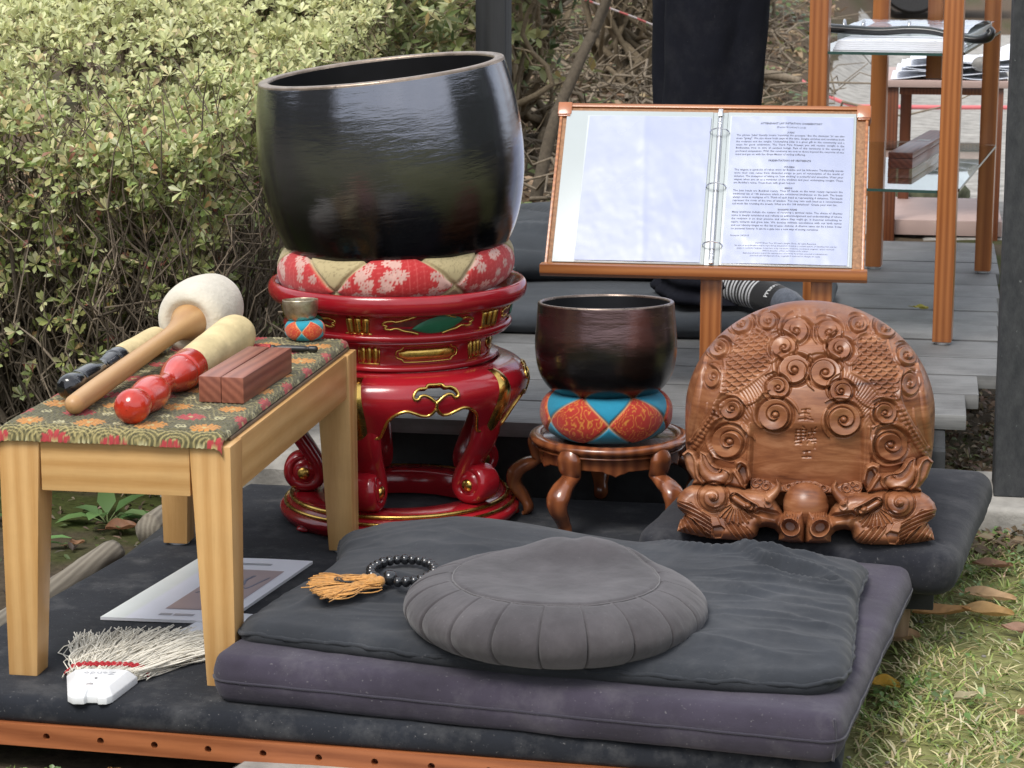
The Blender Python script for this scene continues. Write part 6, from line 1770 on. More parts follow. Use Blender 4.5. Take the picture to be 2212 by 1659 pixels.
    line("No part of this publication may be reproduced, transmitted, stored in a retrieval system, or translated into any lan-", 0.0445, 0.0041)
    line("guage or computer language, in any form or by any means, electronic, mechanical, magnetic, optical, chemical,", 0.0388, 0.0041)
    line("without the prior written permission of the author.", 0.0334, 0.0041)
    line("Express permission is given for reproduction of portions for private, personal or individual use,", 0.0278, 0.0041)
    line("provided acknowledgement of the copyright is made and no changes are made.", 0.0222, 0.0041)
    mb = MB(); tx = np.linspace(0, 1, 90); ty = np.linspace(0, 1, 110)
    for V, F in J:
        V = V.copy(); gx = np.clip((V[:, 0] - 0.036) / 0.234, 0, 1); gy = np.clip((V[:, 1] - 0.006) / 0.335, 0, 1)
        i = np.clip(np.round(gx * 89).astype(int), 0, 89); j = np.clip(np.round(gy * 109).astype(int), 0, 109)
        V[:, 2] = Vr[i, j, 2] + 0.0007
        mb.add(putb(V), F)
    mb.build("lettering", ink, pr, smooth=False)
build_lectern()

# ================================================================== TALL GLASS SHELF AND WHAT STANDS ON IT
GLASS, N, L, b = new_mat("shelf_glass")
b.inputs["Base Color"].default_value = (0.86, 0.95, 0.92, 1); b.inputs["Transmission Weight"].default_value = 1.0
b.inputs["Roughness"].default_value = 0.01; b.inputs["IOR"].default_value = 1.45
GEDGE = mat_plain("glass_edge", (0.035, 0.075, 0.065), 0.2, vary=0.1)
SHR = R(-5.8); SH0 = (-0.247, 4.895)
def shelf_pt(x, y):
    c, s = math.cos(SHR), math.sin(SHR); return (SH0[0] + x * c - y * s, SH0[1] + x * s + y * c)
def build_shelf():
    W, Dp = 0.318, 1.09; lg = 0.040
    root = thing("display_shelf", "tall open wooden shelf with glass shelves and four orange brown legs on the deck", "shelf", (SH0[0], SH0[1], DECK_Z), (0, 0, SHR))
    H = 1.15
    for x0, y0 in ((0, 0), (W - lg, 0), (0.0, Dp - lg), (W - lg, Dp - lg)):
        mb = MB(); mb.add(*rbox(x0, x0 + lg, y0, y0 + lg, 0.006, H, 0.002)); leg = mb.build("leg", M_OREG_Z, root, smooth=True, angle=30)
        mb = MB(); V, F = lathe([(0, 0), (0.016, 0), (0.017, 0.003), (0.016, 0.0058), (0, 0.0058)], 18); mb.add(V + np.array((x0 + lg / 2, y0 + lg / 2, 0)), F); mb.build("glide", mat_plain("white_plastic", (0.72, 0.73, 0.74), 0.35), leg)
    for z in (0.326, 0.611, H - 0.01):
        mb = MB(); mb.add(*rbox(0.004, W - 0.001, lg + 0.001 - 0.03, Dp - 0.001, z - 0.003, z + 0.003, 0.0006, 1)) if False else mb.add(*prism([(0.0402, -0.003), (W - 0.0402, -0.003), (W - 0.0402, 0.0405), (W + 0.001, 0.0405), (W + 0.001, Dp - 0.0405), (W - 0.0402, Dp - 0.0405), (W - 0.0402, Dp + 0.001), (0.0402, Dp + 0.001), (0.0402, Dp - 0.0405), (-0.001, Dp - 0.0405), (-0.001, 0.0405), (0.0402, 0.0405)], z - 0.003, z + 0.003))
        g = mb.build("glass_shelf", GLASS, root, smooth=False)
        mb = MB()
        mb.add(*rbox(0.0405, W - 0.0405, -0.0046, -0.0031, z - 0.003, z + 0.003, 0)); mb.add(*rbox(W + 0.0011, W + 0.0022, 0.041, Dp - 0.041, z - 0.003, z + 0.003, 0))
        mb.build("polished_edge", GEDGE, g, smooth=False)
    mb = MB(); mb.add(*rbox(0.150, 0.188, 0.93, 0.968, 0.50, 0.6075, 0.002)); mb.add(*rbox(0.150, 0.188, 0.93, 0.968, 0.6145, H - 0.014, 0.002)); mb.build("centre_upright", M_OREG_Z, root, smooth=True, angle=30)
    mb = MB(); mb.add(*rbox(lg + .0005, W - lg - .0005, Dp - 0.03, Dp - 0.01, H - 0.05, H - 0.014, 0.002)); mb.build("top_rail", M_OREG, root, smooth=True, angle=30)
build_shelf()
def build_shelf_items():
    z1 = DECK_Z + 0.326 + 0.003; z2 = DECK_Z + 0.611 + 0.003
    # incense box on the lower glass
    x, y = shelf_pt(0.124, 0.42)
    t = thing("wooden_box", "long reddish brown lidded wooden box on the lower glass shelf", "box", (x, y, z1), (0, 0, SHR + R(-3)))
    m = mat_wood("mahogany_box", (0.13, 0.035, 0.020), (0.24, 0.075, 0.045), 1, 30, 0.38, 0.2, 14.0, 0.1)
    mb = MB(); mb.add(*rbox(0, 0.056, 0, 0.60, 0.0, 0.022, 0.0015)); mb.build("base", m, t, smooth=True, angle=30)
    mb = MB(); mb.add(*rbox(0, 0.056, 0, 0.60, 0.0226, 0.036, 0.002)); mb.build("lid", m, t, smooth=True, angle=30)
    mb = MB(); mb.add(*rbox(0.017, 0.045, 0.30, 0.335, 0.0361, 0.0364, 0)); mb.build("name_plate", mat_plain("silver_foil", (0.40, 0.36, 0.33), 0.4, 0.3), t, smooth=False)
    # papers and a clear binder on the upper glass
    x, y = shelf_pt(0.008, 0.045)
    t = thing("paper_stack", "stack of white papers under the black sceptre on the upper glass shelf", "papers", (x, y, z2), (0, 0, SHR))
    mw = mat_plain("white_paper", (0.68, 0.70, 0.76), 0.5)
    mb = MB()
    for k in range(5): mb.add(*rbox(0.036 + 0.002 * k, 0.300 - 0.003 * k, 0.002 * k, 0.20 + 0.01 * k, 0.0002 + 0.0042 * k, 0.004 + 0.0042 * k, 0.0005, 1))
    mb.build("sheets", mw, t, smooth=False)
    mb = MB(); ink = mat_plain("page_ink", (0.085, 0.092, 0.135), 0.5)
    for txt, xx, yy, s in (("Seijo Mizuoka Roshi", 0.175, 0.018, 0.0155), ("Moku-Rai", 0.285, 0.018, 0.0155)):
        V, F = text_vf(txt, s, 'LEFT'); V[:, :2] = -V[:, :2]; mb.add(V * np.array((0.80, 1, 1)) + np.array((xx, yy, 0.0212)), F)
    for k in range(3):
        V, F = text_vf("form is emptiness and emptiness is form, the same is true of feelings", 0.011, 'LEFT'); V[:, :2] = -V[:, :2]; mb.add(V * np.array((0.62, 1, 1)) + np.array((0.285, 0.045 + 0.02 * k, 0.0212)), F)
    mb.build("lettering", ink, t, smooth=False)
    x, y = shelf_pt(0.0, 0.27)
    t = thing("clear_binder", "open binder of pages in clear shiny sleeves on the upper glass shelf", "binder", (x, y, z2), (0, 0, SHR))
    nx, ny = 60, 60; gx, gy = np.meshgrid(np.linspace(0, 1, nx), np.linspace(0, 1, ny), indexing='ij')
    X = 0.030 + 0.275 * gx + 0.02 * gy; Yy = 0.0 + 0.62 * gy; Zz = 0.030 + 0.022 * np.sin(np.pi * np.minimum(gy * 1.3, 1)) ** 0.6 * 0.6 + 0.004 * fbm(gx * 4, gy * 6, 9)
    mb = MB(); mb.add(np.stack([X, Yy, Zz], -1).reshape(-1, 3), grid_faces(nx, ny)); mb.build("sleeved_pages", mat_plain("shiny_sleeve", (0.60, 0.62, 0.72), 0.07, vary=0.04), t)
    mb = MB(); mb.add(*rbox(0.022, 0.308, -0.004, 0.64, 0.0005, 0.026, 0.003)); mb.build("cover", mat_plain("binder_vinyl", (0.40, 0.44, 0.445), 0.30), t, smooth=True, angle=35)
    mc = mat_plain("nickel", (0.62, 0.62, 0.63), 0.18, 1.0)
    for k, px in enumerate((0.036, 0.078, 0.178, 0.290)):
        a = np.linspace(0, np.pi, 16); mb = MB(); mb.add(*tube(np.c_[np.full(16, px), 0.005 + 0.016 * np.cos(a), 0.028 + 0.026 * np.sin(a)], 0.0028, 8)); mb.build("ring", mc, t)
    # black wavy sceptre
    x, y = shelf_pt(-0.004, 0.205)
    t = thing("sceptre", "black wavy ceremonial sceptre with curled tip across the upper glass shelf", "sceptre", (x, y, z2), (0, 0, SHR))
    pth = spline([(0.0, 0, 0.040), (0.07, 0, 0.036), (0.13, -0.004, 0.034), (0.19, -0.008, 0.038), (0.24, -0.012, 0.036), (0.29, -0.02, 0.026), (0.33, -0.026, 0.020), (0.356, -0.028, 0.024), (0.366, -0.028, 0.036), (0.360, -0.028, 0.044)], 90)
    rw = np.interp(np.linspace(0, 1, 90), [0, .5, .78, .88, .95, 1], [0.012, 0.0105, 0.0085, 0.0105, 0.014, 0.009])
    V, F = tube(pth, rw, 16, sx=0.85, sy=1.4); mb = MB(); mb.add(V, F); mb.build("shaft", mat_plain("ebony", (0.010, 0.0095, 0.0095), 0.32, 0, 0.3, 40, coat=0.2), t)
build_shelf_items()

# second, lower shelf unit behind
def build_rear_shelf():
    z = 0.20; x0, x1, y0, y1 = -0.112, 0.215, 6.66, 7.25
    root = thing("low_shelf", "lower dark wooden stand with pale pink boards behind the tall glass shelf", "shelf", (x0, y0, z - 0.012))
    W, D = x1 - x0, y1 - y0
    dk = mat_wood("dark_oregon", (0.10, 0.030, 0.013), (0.20, 0.065, 0.026), 2, 34, 0.4, 0.2, 18.0, 0.15)
    for a, b in ((0, 0), (W - 0.034, 0), (0.034, D - 0.04), (W - 0.03, D - 0.04)):
        mb = MB(); mb.add(*rbox(a, a + 0.034, b, b + 0.034, 0.0, 0.445, 0.002)); mb.build("leg", dk, root, smooth=True, angle=30)
    pk = mat_plain("pale_pink_board", (0.43, 0.31, 0.275), 0.6, 0, 0.06, 12)
    for za, zb in ((0.018, 0.062), (0.446, 0.466)):
        mb = MB(); mb.add(*rbox(-0.012, W + 0.012, -0.012 if za > 0.1 else 0.036, D + 0.012, za, zb, 0.002)); mb.build("board", pk, root, smooth=True, angle=30)
    mb = MB(); mb.add(*rbox(0.036, W - 0.036, 0.004, 0.03, 0.425, 0.444, 0.001)); mb.build("rail", dk, root, smooth=True, angle=30)
    mp = mat_plain("white_paper", (0.68, 0.70, 0.76), 0.5)
    mb = MB()
    for k in range(5):
        nx, ny = 24, 16; gx, gy = np.meshgrid(np.linspace(0, 1, nx), np.linspace(0, 1, ny), indexing='ij')
        X = 0.02 + 0.013 * k + 0.33 * gx; Yy = 0.0 + 0.02 * k + 0.4 * gy; Zz = 0.001 + 0.011 * k + 0.012 * np.sin(gx * 4 + k) ** 2 + 0.03 * sstep(0.6, 1, gx) * gy * (k > 2)
        mb.add(np.stack([X, Yy, Zz], -1).reshape(-1, 3), grid_faces(nx, ny))
    o = mb.build("paper_pile", mp, None, loc=(x0 - 0.01, y0, z - 0.012 + 0.467)); tag(o, "curling white sheets piled on the low stand behind the glass shelf", "papers")
    g = MB(); V, F = sphere((0, 0, 0.022), 0.026, 18, 12, (1, 1, 0.85)); V += 0.002 * fbm(V[:, 0] * 60, V[:, 2] * 60 + V[:, 1] * 40, 5)[:, None]; g.add(V, F)
    o = g.build("pebble", mat_plain("grey_stone", (0.20, 0.19, 0.175), 0.85, 0, 0.25, 60, 0.4, 90), None, loc=(0.150, 6.72, z - 0.012 + 0.487)); tag(o, "round grey stone weighing down the pile of sheets", "stone")
    g = MB(); V, F = sphere((0, 0, 0.0), 0.13, 26, 18, (1.3, 0.7, 0.75)); V += (0.012 * fbm(V[:, 0] * 18, V[:, 2] * 18 + V[:, 1] * 10, 7))[:, None]; g.add(V, F)
    o = g.build("mossy_rock", mat_plain("mossy_stone", (0.10, 0.105, 0.06), 0.95, 0, 0.7, 24, 0.8, 60), None, loc=(-0.02, 7.62, 0.22)); tag(o, "mossy rock on the path behind the low stand", "stone")
build_rear_shelf()

# ================================================================== PERSON AND CUSHIONS ON THE DECK
def build_back_pads():
    def pz(name, lab, loc, rot, w, d, h, puff, seed, amp, lines):
        def top(x, y): return amp * fbm(x * 4, y * 9, seed) + creases(x, y, lines)
        def side(P, t): return 0.006 * math.sin(math.pi * t) + 0.006 * fbm(P[:, 0] * 7, P[:, 1] * 7 + t, seed + 1)
        V, F = pad(w, d, h, 0.05, min(0.02, h * .45), 360, 50, puff, top, side)
        r = thing(name, lab, "floor cushion", loc, (0, 0, rot))
        mb = MB(); mb.add(V, F); mb.build("cover", mat_cloth("slate_cloth", (0.038, 0.044, 0.052), 0.22, 5.0, 600, 0.3, 0.1, 0.93, lint=0.04), r)
    pz("zabuton", "slate grey zabuton lying flat on the deck behind the lectern", (-0.60, 5.17, DECK_Z), R(0), 0.80, 0.66, 0.052, 0.012, 111, 0.004, [([(-.3, -.1), (0, -.15), (.3, -.1)], .03, .006)])
    pz("zabuton", "rumpled slate grey zabuton draped on top of the flat one beside the beam", (-0.80, 5.56, DECK_Z + 0.062), R(6), 0.62, 0.72, 0.07, 0.06, 115, 0.010,
       [([(-.28, .25), (-.15, .05), (.0, -.12)], .025, -.022), ([(-.28, .1), (-.05, -.02), (.25, -.05)], .03, .012), ([(-.3, -.1), (0, -.17), (.28, -.14)], .02, -.012), ([(-.3, -.2), (0, -.25), (.28, -.22)], .02, .010), ([(-.2, .2), (.1, .12), (.3, .1)], .025, -.01)])
build_back_pads()

def skin_obj(name, verts, edges, radii, mat, parent, root_i=0, sub=2):
    me = bpy.data.meshes.new(name); me.from_pydata([tuple(v) for v in verts], edges, [])
    o = link(name, me, parent)
    o.modifiers.new("skin", 'SKIN'); sk = me.skin_vertices
    lay = sk[0] if len(sk) else None
    if lay is None:
        bpy.context.view_layer.objects.active = o; bpy.ops.mesh.customdata_skin_add(); lay = me.skin_vertices[0]
    for i, r in enumerate(radii):
        lay.data[i].radius = r if not np.isscalar(r) else (r, r)
    lay.data[root_i].use_root = True
    s = o.modifiers.new("smooth", 'SUBSURF'); s.levels = sub; s.render_levels = sub
    me.materials.append(mat)
    for p in me.polygons: p.use_smooth = True
    return o
def build_person():
    fz = DECK_Z + 0.066
    px, py = -0.478, 4.96
    t = thing("person", "person in wide black trousers and a striped sock standing behind the lectern", "person", (px, py, fz))
    skin = mat_plain("skin", (0.45, 0.27, 0.19), 0.5, 0, 0.08, 12)
    # body below the clothes, one surface from head to ankles
    J = [(0, 0, 0.90), (0, 0, 1.05), (0, 0, 1.30), (0, 0.0, 1.44), (0, -0.01, 1.53), (0, -0.02, 1.62), (0, -0.02, 1.70),
         (-0.17, 0.02, 1.42), (-0.21, 0.05, 1.16), (-0.12, -0.12, 1.22), (-0.05, -0.17, 1.24), (0.17, -0.02, 1.42), (0.22, -0.03, 1.16), (0.14, -0.15, 1.20), (0.05, -0.19, 1.22),
         (-0.03, 0.055, 0.86), (-0.025, 0.06, 0.46), (-0.030, 0.065, 0.06), (0.03, -0.03, 0.86), (0.03, -0.04, 0.46), (0.035, -0.045, 0.06)]
    E = [(0, 1), (1, 2), (2, 3), (3, 4), (4, 5), (5, 6), (3, 7), (7, 8), (8, 9), (9, 10), (3, 11), (11, 12), (12, 13), (13, 14), (0, 15), (15, 16), (16, 17), (0, 18), (18, 19), (19, 20)]
    Rd = [(0.09, .07), (0.11, .08), (0.14, .10), (0.09, .07), 0.052, (0.078, .09), (0.07, .085), 0.05, 0.042, 0.032, 0.026, 0.05, 0.042, 0.032, 0.026, 0.055, 0.048, 0.034, 0.055, 0.048, 0.034]
    skin_obj("body", J, E, Rd, skin, t)
    black = mat_cloth("black_trousers", (0.0055, 0.0062, 0.0110), 0.2, 7.0, 700, 0.25, 0.0, 0.9, lint=0.03)
    # wide trousers: each leg a hanging tube of cloth with folds
    mb = MB()
    for (cx, cy, zb, rx, ry, sd, tw) in ((-0.004, 0.060, 0.002, 0.106, 0.080, 3, 0.000), (0.020, -0.010, 0.004, 0.110, 0.085, 9, 0.022)):
        n = 96; zs = np.linspace(0.90, zb, 120); th = np.linspace(0, 2 * np.pi, n, endpoint=False)
        V = []
        for z in zs:
            q = (0.90 - z) / 0.9
            k = 1.0 - 0.10 * q + 0.10 * max(0, q - 0.85) / 0.15 * 0.4
            fold = 0.006 * np.sin(5 * th + sd + 2.5 * q) + 0.010 * fbm(np.cos(th) * 2 + sd, q * 5 + np.sin(th) * 2, sd)
            fold = fold + 0.010 * max(0, q - 0.86) / 0.14 * np.sin(z * 160 + 2 * np.cos(th))
            V.append(np.stack([cx * (1 - .1 * q) + tw * (1 - q) + (rx * k + fold) * np.cos(th), cy + (ry * k + fold) * np.sin(th), np.full(n, z)], 1))
        mb.add(np.vstack(V), grid_faces(120, n, cv=True))
    pr = spline([(0.86, 0.168), (0.95, 0.165), (1.03, 0.148)], 14)
    V, F = lathe([(r, z) for z, r in pr], 60); V[:, 1] *= 0.75; V[:, 0] += 0.02; mb.add(V, F)
    mb.build("trousers", black, t)
    V, F = lathe(spline([(0.150, 1.02), (0.158, 1.15), (0.172, 1.30), (0.17, 1.38), (0.10, 1.46), (0.062, 1.50)], 40), 60); V[:, 1] *= 0.72; mb = MB(); mb.add(V, F)
    for sx in (-1, 1):
        P = [(sx * 0.13, 0.01, 1.41), (sx * 0.20, 0.02, 1.28), (sx * 0.215, 0.02, 1.16), (sx * 0.14, -0.12, 1.21)]; mb.add(*tube(spline(P, 20), np.linspace(0.07, 0.05, 20), 20))
    mb.build("jacket", black, t)
    mb = MB(); V, F = sphere((0, -0.005, 1.665), 0.098, 24, 16, (0.9, 1.05, 1.05)); mb.add(V, F); mb.build("hair", mat_plain("grey_hair", (0.12, 0.11, 0.10), 0.7), t)
    mb = MB(); mb.add(*tube([(0, -0.1, 1.64), (0, -0.122, 1.615), (0, -0.115, 1.600)], [0.010, 0.014, 0.010], 10)); mb.build("nose", skin, t)
    # striped sock on the foot that shows beside the lectern's upright
    mk = mat_plain("sock_knit", (1, 1, 1), 0.95, 0, 0.12, 300, 0.7, 500, sheen=0.3, attr=True)
    def sock(name, ox, oy, ang, par):
        P = spline([(0.0, 0, 0.105), (0.004, 0, 0.062), (0.035, 0, 0.044), (0.090, 0, 0.036), (0.140, 0, 0.028), (0.190, 0, 0.022), (0.225, 0, 0.018), (0.238, 0, 0.016)], 150)
        q = np.linspace(0, 1, 150)
        rad = np.interp(q, [0, .15, .30, .5, .7, .88, .96, 1], [0.040, 0.044, 0.044, 0.038, 0.033, 0.028, 0.020, 0.004])
        V, F = tube(P, rad, 32, sx=1.0, sy=1.18); V[:, 2] = np.maximum(V[:, 2], 0.001)
        c, s = math.cos(ang), math.sin(ang); W = np.stack([V[:, 0] * c - V[:, 1] * s + ox, V[:, 0] * s + V[:, 1] * c + oy, V[:, 2]], 1)
        Q = np.repeat(q, 32); col = np.zeros((len(W), 3)); col[:] = (0.012, 0.012, 0.014)
        st = (Q < 0.60) & ((Q * 34) % 1.0 < 0.42); col[st] = (0.55, 0.56, 0.58)
        toe = Q > 0.80; col[toe] = np.array((0.11, 0.125, 0.155)) * (0.8 + 0.5 * vnoise(W[toe, 0] * 300, W[toe, 1] * 300 + W[toe, 2] * 200, 4))[:, None]
        mb = MB(); mb.add(W, F, 0, col); so = mb.build(name, mk, par)
        V, F = text_vf("PPERFIT", 0.0150, 'CENTER', bold=0.0004); T = MB()
        i0 = 0.755
        pc = P[int(i0 * 149)]; r = 0.0318              # lettering wraps round the foot from its near side to the top
        f = 0.55 - V[:, 0] / (r * 1.1)
        x = pc[0] - V[:, 1] + 0.004; y = -(r * 1.18 + 0.0008) * np.sin(f); z = pc[2] + (r + 0.0010) * np.cos(f)
        T.add(np.stack([x * c - y * s + ox, x * s + y * c + oy, np.maximum(z, 0.002)], 1), F); T.build("lettering", mat_plain("sock_print", (0.6, 0.61, 0.62), 0.9), so, smooth=False)
    sock("sock", 0.052, -0.005, R(-40), t)
    sock("sock", -0.03, 0.10, R(100), t)
build_person()

# sandals behind the beam
def build_sandals():
    tan = mat_plain("tan_leather", (0.22, 0.165, 0.115), 0.6, 0, 0.2, 60, 0.3, 200); gr = mat_plain("grey_rubber", (0.085, 0.083, 0.090), 0.35, 0, 0.2, 40, coat=0.2)
    def sandal(lab, loc, rot, mat, slots):
        t = thing("sandal", lab, "sandal", loc, rot)
        poly = spline([(0.0, -0.028), (0.06, -0.033), (0.13, -0.040), (0.20, -0.046), (0.245, -0.030), (0.255, 0.0), (0.240, 0.030), (0.19, 0.042), (0.12, 0.030), (0.05, 0.030), (0.0, 0.026), (-0.016, 0.0)], 48, True)
        mb = MB(); mb.add(*prism(poly, 0, 0.024, 0.005)); mb.build("sole", mat, t, smooth=True, angle=40)
        nu, nv = 26, 30; V = []
        for i in range(nu):
            x = 0.13 + 0.115 * i / (nu - 1); hw = np.interp(x, [0.12, 0.2, 0.245], [0.043, 0.046, 0.028]); hh = np.interp(x, [0.12, 0.18, 0.245], [0.062, 0.050, 0.018])
            for j in range(nv):
                a = math.pi * j / (nv - 1); V.append((x, hw * math.cos(a), 0.022 + hh * math.sin(a) ** 0.7))
        F = grid_faces(nu, nv)
        if slots:
            c = np.array(V)[F].mean(1); j = np.arctan2(c[:, 2] - 0.022, c[:, 1]); keep = ~((np.abs(((c[:, 0] - 0.15) / 0.03) % 1.0 - 0.5) < 0.22) & (np.abs(np.degrees(j) - 90) > 18) & (np.abs(np.degrees(j) - 90) < 62)); F = F[keep]
        mb = MB(); mb.add(np.array(V), F); o = mb.build("upper", mat, t); s = o.modifiers.new("thickness", 'SOLIDIFY'); s.thickness = 0.004
        a = np.linspace(0, np.pi, 24); mb = MB(); V, F = tube(np.c_[0.10 - 0.115 * np.sin(a), 0.040 * np.cos(a), 0.045 + 0.028 * np.sin(a)], 0.008, 8, sx=1.2, sy=0.3); mb.add(V, F); mb.build("heel_strap", mat, t)
    sandal("tan slotted sandal at the end of the grey beam", (-0.945, 6.12, 0.215), (R(4), R(-8), R(72)), tan, True)
    sandal("grey rubber sandal leaning up behind the tan one", (-0.985, 6.30, 0.255), (R(0), R(-40), R(60)), gr, False)
    sandal("second grey rubber sandal lying on the ground behind the lectern's left edge", (-0.85, 6.42, 0.215), (0, 0, R(50)), gr, False)
    t = thing("tap_post", "stubby olive grey garden tap standing by the sandals", "tap", (-1.052, 6.22, 0.185))
    m = mat_plain("olive_pipe", (0.115, 0.105, 0.072), 0.6, 0, 0.25, 40)
    mb = MB(); mb.add(*lathe([(0, 0), (0.026, 0), (0.026, 0.10), (0.024, 0.104), (0, 0.104)], 24)); mb.build("pipe", m, t, smooth=True, angle=40)
    mb = MB(); mb.add(*tube([(-0.01, -0.005, 0.104), (-0.006, 0, 0.118), (0.012, 0, 0.128), (0.04, -0.004, 0.122), (0.055, -0.006, 0.110)], [0.021, 0.027, 0.025, 0.018, 0.012], 16)); V, F = tube([(0.002, -0.020, 0.122), (0.003, -0.032, 0.120)], 0.012, 14); mb.add(V, F); h = mb.build("tap_head", mat_plain("brass_brown", (0.12, 0.075, 0.035), 0.45, 0.4, 0.3, 50), t)
    mb = MB(); mb.add(*tube([(0.003, -0.0322, 0.120), (0.003, -0.0326, 0.120)], 0.0085, 14)); mb.build("opening", mat_plain("dark_hole", (0.02, 0.015, 0.012), 0.9), h)
build_sandals()
# ================================================================== FOLIAGE
LEAF = mat_leaf("leaf", 0.36, 0.3); LEAFM = mat_leaf("leaf_matt", 0.6, 0.3)
BARK = mat_plain("bark", (1, 1, 1), 0.9, 0, 0.35, 90.0, 0.5, 160.0, spec=0.2, attr=True)
def unit(v): return v / (np.linalg.norm(v, axis=-1, keepdims=True) + 1e-12)
def leaf_mesh(mb, pos, d, nrm, L, W, col, shape='obovate', fold=0.25, curl=0.15):
    """many small folded leaves in one go"""
    n = len(pos); d = unit(d); s = unit(np.cross(d, nrm)); nn = np.cross(s, d)
    L = np.broadcast_to(L, n)[:, None]; W = np.broadcast_to(W, n)[:, None]
    if shape == 'obovate': w1, w2 = 0.55, 1.0
    elif shape == 'lance': w1, w2 = 0.95, 0.62
    else: w1, w2 = 1.0, 0.85
    fold = np.broadcast_to(fold, n)[:, None]; curl = np.broadcast_to(curl, n)[:, None]
    def P(t, w, f): return pos + d * L * t + s * W * w * 0.5 + nn * (f * fold * W * 0.5 * abs(w) - curl * L * t * t)
    V = np.stack([P(0, 0, 0), P(.36, -w1, 1), P(.36, 0, 0), P(.36, w1, 1), P(.72, -w2, 1), P(.72, 0, 0), P(.72, w2, 1), P(1, 0, 0)], 1)
    b = (np.arange(n) * 8)[:, None]
    T = np.concatenate([b + np.array(q)[None] for q in ((0, 2, 1), (0, 3, 2), (4, 5, 7), (5, 6, 7))]); Q = np.concatenate([b + np.array(q)[None] for q in ((1, 2, 5, 4), (2, 3, 6, 5))])
    c = np.repeat(col, 8, 0)
    base = mb.n
    mb.add(V.reshape(-1, 3), T, 0, c)
    mb.f.append(Q + base); mb.m.append(np.zeros(len(Q), np.int32))
def rand_dirs(g, n, up=0.0):
    v = unit(g.normal(size=(n, 3))); v[:, 2] += up; return unit(v)
def leaf_cols(g, n, greens, p):
    c = np.array(greens)[g.choice(len(greens), n, p=p)]
    return c * g.uniform(0.72, 1.3, (n, 1)) * (1 + g.normal(0, 0.05, (n, 3)))
def whorls(mb, g, tips, dirs, k, L, W, cols, shape, tilt=(0.5, 1.25), fold=0.3, curl=0.12):
    n = len(tips); d = np.repeat(unit(dirs), k, 0); p = np.repeat(tips, k, 0)
    a = unit(np.cross(d, np.where(np.abs(d[:, 2:3]) < 0.9, np.array([[0, 0, 1.0]]), np.array([[1.0, 0, 0]])))); b = np.cross(d, a)
    th = (np.tile(np.arange(k) * 2 * np.pi / k, n) + np.repeat(g.uniform(0, 6.28, n), k) + g.normal(0, 0.3, n * k))[:, None]
    tl = g.uniform(*tilt, (n * k, 1))
    r = a * np.cos(th) + b * np.sin(th)
    ld = d * np.cos(tl) + r * np.sin(tl); ln = d * np.sin(tl) - r * np.cos(tl)
    sz = np.repeat(g.uniform(0.6, 1.3, n), k) * g.uniform(0.75, 1.15, n * k)
    leaf_mesh(mb, p + ld * 0.001, ld, ln, L * sz, W * sz, cols, shape, fold, curl * g.uniform(-0.6, 1.8, n * k))
def twig_paths(g, base, tip, wob, n=6):
    t = np.linspace(0, 1, n)[:, None]
    P = base + (tip - base) * t; w = g.normal(0, wob, (n, 3)); w[0] = 0; w[-1] *= 0.3
    return P + w
def twigs(mb, g, bases, tips, r0, r1, wob, cols, sides=4, n=6):
    for b, t, ra, c in zip(bases, tips, r0, cols):
        V, F = tube(twig_paths(g, b, t, wob * np.linalg.norm(t - b), n), np.linspace(ra, r1, n), sides, caps=False); mb.add(V, F, 0, c)
GREY_BARK = np.array((0.21, 0.17, 0.125))
